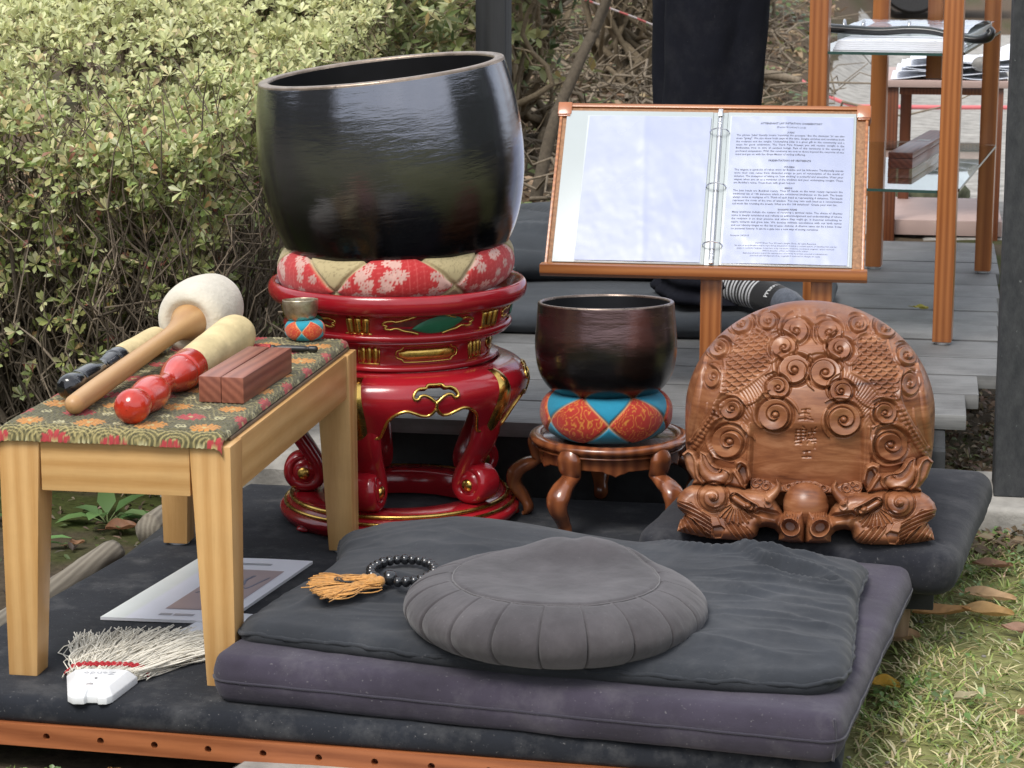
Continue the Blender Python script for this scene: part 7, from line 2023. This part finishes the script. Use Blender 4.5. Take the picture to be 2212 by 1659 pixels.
def azalea():
    g = np.random.default_rng(21)
    root = thing("hedge", "dense clipped azalea hedge with tiny glossy leaves left of the big black bowl", "hedge", (-1.9, 4.6, 0))
    off = np.array((-1.9, 4.6, 0))
    def top_z(x, y): return 0.735 + 0.055 * fbm(x * 2.5, y * 2.5, 131) + 0.27 * (y - 4.08) - 0.10 * sstep(-1.8, -1.4, x) * (y - 3.6)
    def xr(y): return -1.33 + 0.05 * fbm(y * 4, y * 0 + 3, 133)         # right end
    tips = []; dirs = []
    def face(n, depth):
        x = g.uniform(-2.45, -1.30, n); z = g.uniform(0.03, 1.0, n) ** 0.8 * 0.82
        y = 4.10 + 0.10 * fbm(x * 4, z * 4, 135) - 0.05 * z + g.uniform(0, 1, n) ** 1.6 * depth
        keep = (z < top_z(x, y)) & (x < xr(y) + 0.02) & (g.random(n) < 0.10 + 0.80 * sstep(0.0, 0.7, z + 0.25 * fbm(x * 6, z * 6, 137)))
        keep &= g.random(n) < 0.25 + 0.9 * sstep(-0.22, 0.15, fbm(x * 6.5, z * 6.5, 141, 3))
        d = np.stack([g.normal(0.1, .5, n), g.normal(-0.75, .4, n), g.normal(0.55, .4, n)], 1)
        return np.stack([x, y, z], 1)[keep], d[keep]
    def end(n, depth):
        y = g.uniform(4.08, 6.2, n); z = g.uniform(0.03, 1.0, n) ** 0.8 * 0.84
        x = xr(y) - g.uniform(0, 1, n) ** 1.6 * depth + 0.04 * fbm(y * 5, z * 5, 139)
        keep = (z < top_z(x, y)) & (g.random(n) < 0.25 + 0.6 * sstep(0, 0.5, z))
        d = np.stack([g.normal(0.6, .4, n), g.normal(-0.4, .4, n), g.normal(0.55, .4, n)], 1)
        return np.stack([x, y, z], 1)[keep], d[keep]
    def top(n):
        x = g.uniform(-3.3, -1.30, n); y = 4.02 + g.uniform(0, 1, n) * 1.75; z = top_z(x, y) - g.uniform(0, 1, n) ** 2 * 0.12
        keep = x < xr(y) + 0.03
        keep &= g.random(n) < 0.30 + 0.9 * sstep(-0.22, 0.12, fbm(x * 6.5, y * 6.5, 143, 3))
        d = np.stack([g.normal(0, .45, n), g.normal(-0.45, .45, n), g.normal(0.8, .35, n)], 1)
        return np.stack([x, y, z], 1)[keep], d[keep]
    for t, d in (face(6400, 0.30), end(3300, 0.25), top(17000)):
        tips.append(t); dirs.append(d)
    tips = np.vstack(tips); dirs = np.vstack(dirs); n = len(tips)
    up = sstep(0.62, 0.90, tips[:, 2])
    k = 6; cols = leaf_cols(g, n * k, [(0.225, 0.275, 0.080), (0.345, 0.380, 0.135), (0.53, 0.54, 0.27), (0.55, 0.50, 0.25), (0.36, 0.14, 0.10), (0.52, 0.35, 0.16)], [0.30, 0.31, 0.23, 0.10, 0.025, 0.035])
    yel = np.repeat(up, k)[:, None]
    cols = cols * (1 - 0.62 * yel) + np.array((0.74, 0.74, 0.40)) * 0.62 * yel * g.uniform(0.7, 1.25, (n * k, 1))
    mb = MB(); whorls(mb, g, tips - off, dirs, k, 0.0215, 0.0092, cols, 'obovate', (0.45, 1.35), 0.35, 0.15)
    mb.build("foliage", LEAF, root)
    mb = MB()
    # short shoots carrying the whorls, longer stems from the ground, tangle inside
    sel = g.random(n) < 0.55; b = tips[sel] - unit(dirs[sel]) * g.uniform(0.03, 0.10, (sel.sum(), 1)) + g.normal(0, .012, (sel.sum(), 3))
    m = sel.sum(); cc = GREY_BARK * g.uniform(0.6, 1.7, (m, 1)) * np.array((1.05, 1, .92))
    twigs(mb, g, b - off, tips[sel] - off, np.full(m, 0.0014), 0.0008, 0.05, cc, 3, 4)
    m = 1700; x = g.uniform(-2.45, -1.34, m); y = 4.12 + g.uniform(0, 1, m) ** 1.5 * 0.6; z0 = g.uniform(0, 0.35, m); hgt = g.uniform(0.15, 0.5, m)
    b = np.stack([x, y, z0], 1); t = b + np.stack([g.normal(0, .10, m), g.normal(-0.03, .08, m), hgt], 1)
    twigs(mb, g, b - off, t - off, g.uniform(0.0016, 0.0040, m), 0.0011, 0.06, GREY_BARK * g.uniform(0.5, 1.8, (m, 1)), 4, 7)
    m = 60; x = g.uniform(-2.4, -1.36, m); y = g.uniform(4.18, 4.9, m)
    b = np.stack([x, y, np.full(m, -0.02)], 1); t = b + np.stack([g.normal(0, .12, m), g.normal(-0.05, .1, m), g.uniform(.35, .7, m)], 1)
    twigs(mb, g, b - off, t - off, g.uniform(0.006, 0.013, m), 0.003, 0.05, GREY_BARK * g.uniform(0.5, 1.2, (m, 1)), 6, 8)
    m = 1100; y = g.uniform(4.12, 5.8, m); x = xr(y) - g.uniform(0, .25, m)
    b = np.stack([x, y, g.uniform(0, .4, m)], 1); t = b + np.stack([g.normal(0.03, .1, m), g.normal(-.02, .12, m), g.uniform(.1, .42, m)], 1)
    twigs(mb, g, b - off, t - off, g.uniform(0.0016, 0.004, m), 0.001, 0.06, GREY_BARK * g.uniform(0.5, 1.7, (m, 1)), 4, 6)
    mb.build("branches", BARK, root)
azalea()

def shrub(name, label, cat, base, ext, nstem, ntip, leafL, leafW, shape, greens, p, k=5, seed=1, stem_r=0.009, per=1.0, zlo=0.2, mat=LEAF, lean=0.35, tilt=(0.4, 1.2)):
    g = np.random.default_rng(seed)
    root = thing(name, label, cat, base)
    mb = MB(); ex, ey, h = ext
    ends = []
    for s in range(nstem):
        a = g.uniform(0, 6.28); b0 = np.array((g.normal(0, ex * 0.18), g.normal(0, ey * 0.18), -0.03))
        tip = np.array((b0[0] + math.cos(a) * ex * g.uniform(.2, 1), b0[1] + math.sin(a) * ey * g.uniform(.2, 1), h * g.uniform(.7, 1.05)))
        P = twig_paths(g, b0, tip, 0.05 * h, 9); P = spline(P, 22)
        c = GREY_BARK * g.uniform(0.6, 1.4) * np.array((1, .97, .88))
        V, F = tube(P, np.linspace(stem_r * g.uniform(.7, 1.4), stem_r * 0.3, 22), 6, caps=False); mb.add(V, F, 0, c)
        for q in range(int(7 * per)):
            i = g.integers(5, 21); b = P[i]; d = unit(np.array((g.normal(), g.normal(), g.uniform(-.1, 1.2)))) * g.uniform(.10, .30) * h * .6
            Q = twig_paths(g, b, b + d, 0.07 * np.linalg.norm(d), 6)
            V, F = tube(Q, np.linspace(stem_r * .38, stem_r * .16, 6), 5, caps=False); mb.add(V, F, 0, c * g.uniform(.8, 1.5)); ends.append(Q[-1]); ends.append(Q[3])
            for w in range(3):
                b2 = Q[g.integers(2, 6)]; d2 = unit(g.normal(size=3) + np.array((0, 0, .4))) * g.uniform(.04, .14) * h * .6
                Q2 = twig_paths(g, b2, b2 + d2, 0.06 * np.linalg.norm(d2), 4); V, F = tube(Q2, np.linspace(stem_r * .2, stem_r * .1, 4), 4, caps=False); mb.add(V, F, 0, c * g.uniform(.9, 1.6)); ends.append(Q2[-1])
    mb.build("branches", BARK, root)
    E = np.array(ends); E = E[E[:, 2] > zlo]
    t = E[g.integers(0, len(E), ntip)] + g.normal(0, 0.025, (ntip, 3)) * np.array((1, 1, .8))
    d = np.stack([g.normal(0, .6, ntip), g.normal(-.3, .6, ntip), g.normal(.6, .5, ntip)], 1)
    mb = MB(); whorls(mb, g, t, d, k, leafL, leafW, leaf_cols(g, ntip * k, greens, p), shape, tilt, 0.3, 0.2)
    mb.build("foliage", mat, root)
    return root
LIME = [(0.30, 0.32, 0.13), (0.42, 0.42, 0.20), (0.17, 0.21, 0.075), (0.38, 0.28, 0.12)]; LP = [.42, .28, .22, .08]
DARK = [(0.055, 0.085, 0.028), (0.10, 0.135, 0.045), (0.17, 0.19, 0.07), (0.16, 0.09, 0.04)]; DP = [.4, .32, .18, .10]
shrub("shrub", "taller shrub with long pale lance shaped leaves between the hedge and the big bowl", "shrub", (-1.60, 5.75, 0.06), (0.42, 0.36, 1.25), 36, 4200, 0.043, 0.0120, 'lance', LIME, LP, 5, 31, 0.008, 1.0, 0.15)
shrub("shrub", "leafy shrub behind the big bowl's rim left of the slim post", "shrub", (-1.52, 7.6, 0.2), (0.45, 0.40, 1.3), 18, 420, 0.060, 0.026, 'oval', LIME, LP, 4, 33, 0.012, 1.0, 0.25)
shrub("shrub", "twiggy half bare shrub just right of the slim black post", "shrub", (-1.50, 8.2, 0.2), (0.45, 0.4, 1.2), 12, 150, 0.050, 0.022, 'oval', DARK, DP, 3, 35, 0.016, 1.6, 0.35)
shrub("shrub", "many stemmed shrub rising left of the standing person", "shrub", (-1.30, 10.2, 0.32), (0.40, 0.3, 1.35), 20, 300, 0.070, 0.030, 'oval', DARK, DP, 4, 37, 0.015, 0.7, 0.5)
shrub("shrub", "dark leafy shrub far back behind the many stemmed one", "shrub", (-2.2, 11.8, 0.4), (1.0, 0.6, 1.5), 26, 900, 0.085, 0.038, 'oval', DARK, DP, 5, 39, 0.016, 1.0, 0.1)
shrub("shrub", "pale leaved shrub between the standing person and the tall glass shelf", "shrub", (-1.12, 13.5, 0.42), (0.45, 0.5, 1.2), 20, 600, 0.075, 0.022, 'lance', LIME, LP, 5, 41, 0.014, 1.2, 0.15)
shrub("shrub", "broad dark shrub at the back behind the tall pale shrub", "shrub", (-3.4, 9.6, 0.3), (1.2, 0.7, 1.7), 30, 1500, 0.075, 0.030, 'oval', LIME, LP, 5, 43, 0.014, 1.0, 0.1)

def roots_and_litter():
    g = np.random.default_rng(51)
    mb = MB(); n = 11000
    x = g.uniform(-3.2, 0.5, n); y = 6.6 + g.uniform(0, 1, n) ** 1.2 * 10
    keep = ~((x > -0.62) & (y > 6.6)); x, y = x[keep], y[keep]; n = len(x)
    p = np.stack([x, y, ground_h(x, y) + g.uniform(0.004, 0.035, n)], 1)
    d = np.stack([g.normal(size=n), g.normal(size=n), g.normal(0, .25, n)], 1); nr = np.stack([g.normal(0, .3, n), g.normal(-.25, .3, n), np.ones(n)], 1)
    c = leaf_cols(g, n, [(0.22, 0.145, 0.085), (0.36, 0.26, 0.16), (0.11, 0.07, 0.042), (0.16, 0.19, 0.065), (0.44, 0.34, 0.19)], [.33, .24, .2, .15, .08])
    leaf_mesh(mb, p, d, nr, g.uniform(.035, .085, n), g.uniform(.016, .035, n), c, 'oval', 0.5, 0.5 * g.uniform(-.4, 1, n))
    n = 900; x = g.uniform(-2.3, -1.3, n); y = g.uniform(3.3, 4.3, n)
    p = np.stack([x, y, ground_h(x, y) + 0.006], 1); d = np.stack([g.normal(size=n), g.normal(size=n), g.normal(0, .3, n)], 1); nr = np.stack([g.normal(0, .3, n), g.normal(-.2, .3, n), np.ones(n)], 1)
    leaf_mesh(mb, p, d, nr, g.uniform(.006, .022, n), g.uniform(.003, .010, n), leaf_cols(g, n, [(0.12, 0.08, 0.05), (0.20, 0.15, 0.10), (0.06, 0.045, 0.03), (0.06, 0.085, 0.02)], [.35, .2, .25, .2]), 'oval', 0.5, 0.4)
    n = 1500; x = g.uniform(0.03, 0.25, n); y = g.uniform(3.95, 5.2, n)
    p = np.stack([x, y, ground_h(x, y) + g.uniform(.004, .03, n)], 1); d = np.stack([g.normal(size=n), g.normal(size=n), g.normal(0, .3, n)], 1); nr = np.stack([g.normal(0, .3, n), g.normal(-.3, .3, n), np.ones(n)], 1)
    leaf_mesh(mb, p, d, nr, g.uniform(.012, .035, n), g.uniform(.005, .015, n), leaf_cols(g, n, [(0.15, 0.10, 0.06), (0.24, 0.17, 0.10), (0.10, 0.07, 0.04), (0.13, 0.15, 0.05)], [.35, .25, .25, .15]), 'oval', 0.5, 0.4)
    tag(mb.build("leaf_litter", LEAFM), "dry brown leaf litter under the shrubs and beside the deck", kind="stuff")
    m = 520; x = g.uniform(-2.6, -0.6, m); y = 6.8 + g.uniform(0, 1, m) * 6; b = np.stack([x, y, ground_h(x, y) + g.uniform(0, .10, m)], 1)
    mb = MB(); twigs(mb, g, b, b + np.stack([g.normal(0, .35, m), g.normal(0, .25, m), g.uniform(-.02, .22, m)], 1), g.uniform(.003, .011, m), .002, .06, GREY_BARK * g.uniform(.6, 1.5, (m, 1)), 5, 7)
    tag(mb.build("twig_litter", BARK), "tangle of dead twigs on the ground under the shrubs", kind="stuff")
    # low green ground cover behind
    mb = MB(); n = 5000; x = g.uniform(-3.2, -0.55, n); y = 6.7 + g.uniform(0, 1, n) ** 1.2 * 8
    k = fbm(x * 1.3, y * 1.3, 61) > 0.03; x, y = x[k], y[k]; n = len(x); p = np.stack([x, y, ground_h(x, y) + g.uniform(0.01, .06, n)], 1)
    d = np.stack([g.normal(size=n), g.normal(size=n), g.uniform(.0, .7, n)], 1); nr = np.stack([g.normal(0, .3, n), g.normal(-.3, .3, n), np.ones(n)], 1)
    leaf_mesh(mb, p, d, nr, g.uniform(.03, .07, n), g.uniform(.015, .04, n), leaf_cols(g, n, [(0.12, 0.17, 0.05), (0.18, 0.22, 0.08), (0.07, 0.11, 0.035)], [.4, .3, .3]), 'oval', 0.25, 0.2)
    tag(mb.build("ground_cover", LEAF), "low green ground cover beyond the deck", kind="stuff")
    for lab, pts, r in (("gnarled surface root snaking across the ground below the many stemmed shrub", [(-1.9, 8.9, .02), (-1.6, 8.8, .06), (-1.3, 8.95, .05), (-1.0, 8.85, .07), (-.7, 9.0, .03)], .030),
                        ("thinner bent root in front of the gnarled one", [(-1.7, 8.2, .01), (-1.45, 8.35, .05), (-1.2, 8.3, .04), (-.9, 8.45, .02)], .022),
                        ("fallen grey branch beside the tall glass shelf", [(-.95, 9.9, .02), (-.72, 10.3, .10), (-.55, 10.2, .16)], .03),
                        ("leaning dead branch crossing behind the slim post", [(-1.75, 7.5, .02), (-1.5, 8.1, .35), (-1.25, 8.9, .62), (-1.15, 9.3, .75)], .018)):
        P = spline(pts, 50); P[:, 2] += ground_h(P[:, 0], P[:, 1]); P += 0.012 * np.stack([fbm(P[:, 0] * 9, P[:, 1] * 9, 70 + k) for k in range(3)], 1)
        V, F = tube(P, r * np.linspace(1, .6, 50) * (1 + .2 * fbm(P[:, 0] * 14, P[:, 1] * 14, 77)), 10); mb = MB(); mb.add(V, F, 0, GREY_BARK * 1.15)
        tag(mb.build("fallen_branch", BARK), lab, "branch")
    # a young tree's dark forked trunk behind the bowl, and the leaning trunk by the sandals
    for lab, pts, r, off in (("dark forked young tree trunk right of the slim black post", [(-1.22, 7.15, -.02), (-1.17, 7.25, .25), (-1.10, 7.35, .45), (-1.02, 7.5, .70), (-.99, 7.6, 1.2)], .022, .09), ("thin dark sapling behind the big bowl's rim", [(-1.62, 6.9, -.02), (-1.60, 7.0, .5), (-1.63, 7.0, .85), (-1.70, 7.0, 1.3)], .016, .06)):
        root = thing("young_tree", lab, "tree", pts[0]); P = spline(pts, 40) - np.array(pts[0]); P[:, 2] += ground_h(pts[0][0], pts[0][1])
        mb = MB(); V, F = tube(P, np.linspace(r, r * .6, 40), 10); mb.add(V, F, 0, GREY_BARK * .55); 
        Q = spline([P[18], P[18] + np.array((.06, .05, .15)), P[18] + np.array((.19, .1, .32)), P[18] + np.array((.25, .1, .6))], 24); V, F = tube(Q, np.linspace(r * .7, r * .35, 24), 8); mb.add(V, F, 0, GREY_BARK * .55)
        Q2 = spline([P[24], P[24] + np.array((-.08, .05, .12)), P[24] + np.array((-.16, .0, .36))], 20); V, F = tube(Q2, np.linspace(r * .6, r * .3, 20), 8); mb.add(V, F, 0, GREY_BARK * .6)
        mb.build("trunk", BARK, root)
        E = np.vstack([P[26:], Q[8:], Q2[6:]]); t = E[g.integers(0, len(E), 46)] + g.normal(0, .05, (46, 3)); mb = MB()
        whorls(mb, g, t, rand_dirs(g, 46, .4), 3, .055, .028, leaf_cols(g, 138, LIME, LP), 'oval'); mb.build("crown", LEAF, root)
roots_and_litter()

# ------------------------------------------------------------------ lawn
def lawn():
    g = np.random.default_rng(61); n = 34000
    x = g.uniform(-0.12, 0.75, n); y = g.uniform(2.35, 4.7, n)
    x2 = g.uniform(-1.45, -0.9, 900); y2 = g.uniform(2.5, 2.74, 900); x = np.r_[x, x2]; y = np.r_[y, y2]
    den = fbm(x * 4, y * 4, 63) + 0.6 * fbm(x * 13, y * 13, 64)
    k = g.random(len(x)) < 0.35 + 0.9 * sstep(-0.25, 0.3, den)
    k &= ~((x > -0.08) & (x < 0.02) & (y > 3.95)) & ~((x < -0.8) & (fbm(x * 9, y * 9, 66) < 0.05)) & ~((x < -.07) & (y > 2.72)) & ~((x > .13) & (y > 4.12))
    x, y = x[k], y[k]; n = len(x)
    z = ground_h(x, y); h = g.uniform(0.007, 0.024, n) * np.where(g.random(n) < 0.06, 1.7, 1.0) ; a = g.uniform(0, 2 * np.pi, n); ln = g.uniform(0.7, 2.2, n) * h
    w = g.uniform(0.0009, 0.0022, n); c, s = np.cos(a), np.sin(a); V = []
    for t in (0, .4, .75):
        px = x + c * ln * t ** 1.5; py = y + s * ln * t ** 1.5; pz = z + h * (t - 0.45 * t * t * (ln / h) * .6)
        ww = w * (1 - 0.45 * t); V += [np.stack([px - s * ww, py + c * ww, pz], 1), np.stack([px + s * ww, py - c * ww, pz], 1)]
    V.append(np.stack([x + c * ln, y + s * ln, np.maximum(z + .003, z + h * (1 - .45 * (ln / h) * .6))], 1))
    V = np.stack(V, 1); b = (np.arange(n) * 7)[:, None]
    straw = sstep(-0.05, 0.25, fbm(x * 5, y * 5, 67) + g.normal(0, .25, n))
    col = leaf_cols(g, n, [(0.27, 0.35, 0.09), (0.37, 0.43, 0.14), (0.17, 0.25, 0.06)], [.4, .35, .25]); st = leaf_cols(g, n, [(0.64, 0.56, 0.33), (0.50, 0.42, 0.22)], [.5, .5])
    col = np.where((g.random(n) < 0.26 + 0.36 * straw)[:, None], st, col)
    mb = MB(); base = mb.n; mb.add(V.reshape(-1, 3), np.concatenate([b + np.array(((0, 1, 3, 2),)), b + np.array(((2, 3, 5, 4),))]), 0, np.repeat(col, 7, 0)); mb.f.append(b + np.array(((4, 5, 6),))); mb.m.append(np.zeros(n, np.int32))
    tag(mb.build("grass", LEAF), "short thin lawn grass at the right and by the platform", kind="stuff")
    # clover and tiny weeds
    mb = MB(); n = 1500; x = g.uniform(-0.1, .7, n); y = g.uniform(2.4, 4.5, n); k = (fbm(x * 5, y * 5, 68) > 0.02) & ~((x < .02) & (y > 3.9)); x, y = x[k], y[k]
    x = np.r_[x, g.normal(-0.97, .09, 120), g.normal(-.80, .05, 30)]; y = np.r_[y, g.uniform(2.60, 2.71, 120), g.uniform(2.6, 2.69, 30)]; n = len(x)
    p = np.stack([x, y, ground_h(x, y) + g.uniform(.003, .02, n)], 1)
    whorls(mb, g, p, np.stack([g.normal(0, .2, n), g.normal(-.2, .2, n), np.ones(n)], 1), 3, .011, .0085, leaf_cols(g, n * 3, [(0.11, 0.19, 0.05), (0.17, 0.25, 0.09)], [.5, .5]), 'obovate', (.9, 1.5))
    tag(mb.build("clover", LEAF), "small clover and weeds among the thin grass", kind="stuff")
    # gravel bits
    mb = MB(); m = 500
    xx = np.r_[g.uniform(-1.45, -.9, 260), g.uniform(-.1, .5, 240)]; yy = np.r_[g.uniform(2.52, 2.72, 260), g.uniform(2.5, 4.2, 240)]
    for px, py in zip(xx, yy):
        V, F = sphere((px, py, float(ground_h(px, py)) + .001), g.uniform(.0012, .0045), 7, 5, (1, g.uniform(.6, 1), .6)); mb.add(V, F, 0, np.array((.28, .26, .23)) * g.uniform(.5, 1.5))
    tag(mb.build("gravel", BARK), "small gravel in the soil", kind="stuff")
lawn()

def fallen_leaf(lab, x, y, z, L, W, ang, col, curl=.5, tip=.0, group=None):
    L *= 1.15; W *= 1.15
    nu, nv = 17, 9; V = []; P = []
    for i in range(nu):
        t = i / (nu - 1); w = W * 0.5 * math.sin(math.pi * min(1, t * .96 + .03)) ** 0.75
        for j in range(nv):
            s = j / (nv - 1) * 2 - 1
            V.append(((t - .5) * L, s * w, 0.002 + curl * w * abs(s) ** 1.5 + 0.10 * L * (2 * t - 1) ** 2 * curl + 0.0018 * math.sin(9 * t + 5 * s)))
    V = np.array(V); c = np.tile(np.array(col), (len(V), 1)) * (0.8 + 0.35 * vnoise(V[:, 0] * 260, V[:, 1] * 260, int(abs(x) * 1000)))[:, None]
    vein = np.abs(V[:, 1]) < 1e-6; c[vein] *= 1.25
    mb = MB(); mb.add(V, grid_faces(nu, nv), 0, c); mb.add(*tube([(-.5 * L - .014, .002, .003), (-.5 * L, 0, .003)], .0008, 5), 0, np.array(col) * .7)
    o = mb.build("fallen_leaf", LEAFM, None, loc=(x, y, z + .010), rot=(R(7), R(tip), ang)); tag(o, lab, "fallen leaf", group or "dry leaves lying on the ground")
ORG_ = (.50, .27, .10); TAN_ = (.52, .34, .19); YEL_ = (.62, .36, .05); BRN_ = (.30, .16, .085)
def scatter():
    G = lambda x, y: float(ground_h(x, y))
    for lab, x, y, L, W, a, c in (("curled orange brown leaf on the grass nearest the black pad's corner", .052, 3.585, .085, .030, 20, ORG_), ("long tan leaf lying highest on the right lawn beside the black pad", .128, 3.70, .085, .032, -22, TAN_), ("orange and tan leaf below the long tan leaf on the lawn", .125, 3.60, .075, .036, -15, (.40, .24, .09)),
                                  ("tan dry leaf against the purple zabuton's right side", -.010, 3.47, .055, .040, 10, TAN_), ("small yellow leaf on the grass by the purple zabuton", -.030, 3.262, .042, .030, -20, YEL_), ("pinkish brown leaf at the right edge of the lawn", .175, 3.51, .06, .025, -30, (.33, .19, .13)), ("dark tan leaf just below the concrete footing", .14, 3.88, .06, .025, -4, (.26, .14, .08)),
                                  ("pale leaf low on the lawn", .085, 3.17, .04, .018, 40, (.42, .36, .22)), ("brown leaf at the lower right edge of the lawn", .17, 3.12, .04, .02, -40, BRN_), ("orange leaf standing against the front of the platform", -1.012, 2.70, .06, .022, -60, (.40, .19, .05)), ("second orange leaf at the bottom edge left of the standing one", -1.065, 2.655, .05, .024, 10, (.40, .22, .06)),
                                  ("crumpled rusty leaf under the bench by the weed", -1.42, 3.86, .05, .036, 30, (.24, .11, .055)), ("small brown leaf on the mossy soil under the bench", -1.46, 3.74, .028, .014, 50, BRN_), ("pale curled leaf near the bench's far left leg", -1.335, 3.77, .038, .024, -20, (.33, .33, .27)), ("light brown leaf tip left of the weed under the bench", -1.57, 3.80, .04, .02, 70, (.30, .22, .14))):
        fallen_leaf(lab, x, y, G(x, y), L, W, R(a), c, .6)
    fallen_leaf("yellow green leaf on the deck behind the tall shelf's front leg", .005, 5.27, DECK_Z, .034, .018, R(-30), (.35, .30, .05))
    # broad leaved weeds under the bench
    g = np.random.default_rng(71)
    for lab, x, y, n, L in (("broad leaved green weed growing in the soil behind the bench's legs", -1.472, 3.93, 11, .078), ("small green weed by the bench's near left leg", -1.535, 3.72, 4, .05), ("green weed at the left image edge beyond the bench", -1.70, 3.86, 6, .06)):
        root = thing("weed", lab, "weed", (x, y, G(x, y)))
        mb = MB(); a = np.arange(n) * 2.4 + g.normal(0, .3, n); el = g.uniform(.25, .8, n); d = np.stack([np.cos(a) * np.cos(el), np.sin(a) * np.cos(el), np.sin(el)], 1)
        nr = np.stack([-np.cos(a) * np.sin(el), -np.sin(a) * np.sin(el), np.cos(el)], 1); s = g.uniform(.6, 1.1, n); st = g.uniform(.012, .03, n)
        leaf_mesh(mb, d * st[:, None] + np.array((0, 0, .004)), d, nr, L * s, L * .42 * s, leaf_cols(g, n, [(0.10, 0.19, 0.06), (0.14, 0.24, 0.09)], [.5, .5]), 'oval', .25, .45); mb.build("leaves", LEAF, root)
        mb = MB()
        for i in range(n): V, F = tube(np.array([(0, 0, 0), d[i] * st[i] + np.array((0, 0, .004))]), .0014, 5); mb.add(V, F, 0, (.12, .15, .06))
        mb.build("stems", BARK, root)
    # bits of lint on the mats
scatter()

def ropes():
    m = mat_attr("rope", 0.8, 0.1, 0.3, 300)
    P = spline([(-1.72, 8.9, .98), (-1.55, 9.0, .87), (-1.33, 9.2, .78), (-1.18, 9.3, .72), (-1.0, 9.4, .64)], 160); V, F = tube(P, .0042, 8)
    s = np.repeat(np.arange(160), 8); col = np.where((((s // 7) % 2) == 0)[:, None], np.array((.50, .12, .11)), np.array((.48, .42, .41))); mb = MB(); mb.add(V, F, 0, col)
    tag(mb.build("rope", m), "red and white rope slung through the twiggy shrubs", "rope")
    P = spline([(-.62, 11.35, .225), (-.4, 11.3, .225), (0.0, 11.25, .225), (.4, 11.3, .225), (.9, 11.25, .225)], 120); P[:, 2] = np.maximum(ground_h(P[:, 0], P[:, 1]) + .02, P[:, 2] - .02); V, F = tube(P, .011, 8); mb = MB(); mb.add(V, F, 0, (.62, .16, .17))
    tag(mb.build("rope", m), "pinkish red rope lying across the concrete path", "rope")
ropes()

def car():
    z = float(ground_h(-.4, 23)); root = thing("parked_car", "dark parked car far back on the path, only its underside and tyre in view", "car", (-1.5, 23.0, z))
    blk = mat_plain("car_paint", (.012, .012, .014), .2, 0, .05, 5, coat=.8); rub = mat_plain("tyre_rubber", (.03, .03, .031), .8, 0, .2, 60, .5, 90); al = mat_plain("rim_alloy", (.4, .4, .41), .3, 1.0)
    prof = [(-2.1, .32), (2.1, .32), (2.2, .6), (2.05, .92), (1.2, 1.0), (.5, 1.45), (-1.2, 1.5), (-2.0, 1.02), (-2.2, .7)]
    V, F = prism(prof, -.85, .85, .05); V = np.stack([V[:, 0], V[:, 2], V[:, 1]], 1); mb = MB(); mb.add(V, [f[::-1] for f in F]); mb.build("body", blk, root, smooth=True, angle=30)
    V, F = prism([(.95, 1.02), (.45, 1.38), (-1.15, 1.42), (-1.7, 1.04)], -.86, .86, .02); V = np.stack([V[:, 0], V[:, 2], V[:, 1]], 1); mb = MB(); mb.add(V, [f[::-1] for f in F]); mb.build("window", mat_plain("car_glass", (.01, .012, .013), .06), root, smooth=True, angle=30)
    for x in (-1.35, 1.35):
        for y in (-.82, .82):
            V, F = lathe([(.19, -.11), (.30, -.115), (.325, -.09), (.33, 0), (.325, .09), (.30, .115), (.19, .11)], 40); V = np.stack([V[:, 0], V[:, 2], V[:, 1]], 1) + np.array((x, y, .33)); mb = MB(); mb.add(V, F); w = mb.build("tyre", rub, root, smooth=True, angle=40)
            V, F = lathe([(0, -.05), (.05, -.06), (.19, -.10), (.20, -.05), (.20, .05), (.19, .10), (.05, .06), (0, .05)], 30); V = np.stack([V[:, 0], V[:, 2], V[:, 1]], 1) + np.array((x, y, .33)); mb = MB(); mb.add(V, F); mb.build("rim", al, w)
    for y in (-.6, .6):
        mb = MB(); mb.add(*rbox(2.08, 2.19, y - .18, y + .18, .66, .80, .03)); mb.build("headlight", mat_plain("lamp_glass", (.5, .5, .5), .1), root, smooth=True, angle=30)
car()

def reflection_trees():
    """trees and hedge on the other side of the garden, behind the viewer"""
    g = np.random.default_rng(81); mb = MB(); P = []; 
    def mass(a0, a1, r0, r1, h0, h1, n):
        a = np.radians(g.uniform(a0, a1, n)); r = g.uniform(r0, r1, n); z = g.uniform(h0, h1, n)
        P.append(np.stack([-.7 + r * np.cos(a), 3.0 + r * np.sin(a), z], 1))
    mass(196, 234, 9.5, 12, 0, 6.5, 6500); mass(150, 196, 10, 12, 0, 2.5, 3000); mass(234, 345, 11, 13, 0, 1.8, 4200); mass(-14, 32, 8.5, 11, 0, 4.5, 4600)  # added leaf masses: tall ones darken bowl reflections, low ones hide the bright horizon
    P = np.vstack(P); n = len(P); leaf_mesh(mb, P, rand_dirs(g, n), rand_dirs(g, n, .5), g.uniform(.25, .5, n), g.uniform(.15, .3, n), leaf_cols(g, n, [(.035, .05, .018), (.05, .07, .025)], [.5, .5]), 'oval', .2, .2)
    for a in list(range(198, 236, 9)) + list(range(-12, 32, 9)):
        x, y = -.7 + 9.6 * math.cos(R(a)), 3.0 + 9.6 * math.sin(R(a)); V, F = tube(spline([(x, y, -.1), (x + .1, y, 2), (x - .1, y + .1, 5)], 12), np.linspace(.16, .06, 12), 8); mb.add(V, F, 0, (.06, .045, .035))
    tag(mb.build("reflection_trees", LEAFM), "dark trees and hedge closing the far side of the garden", kind="stuff")
reflection_trees()
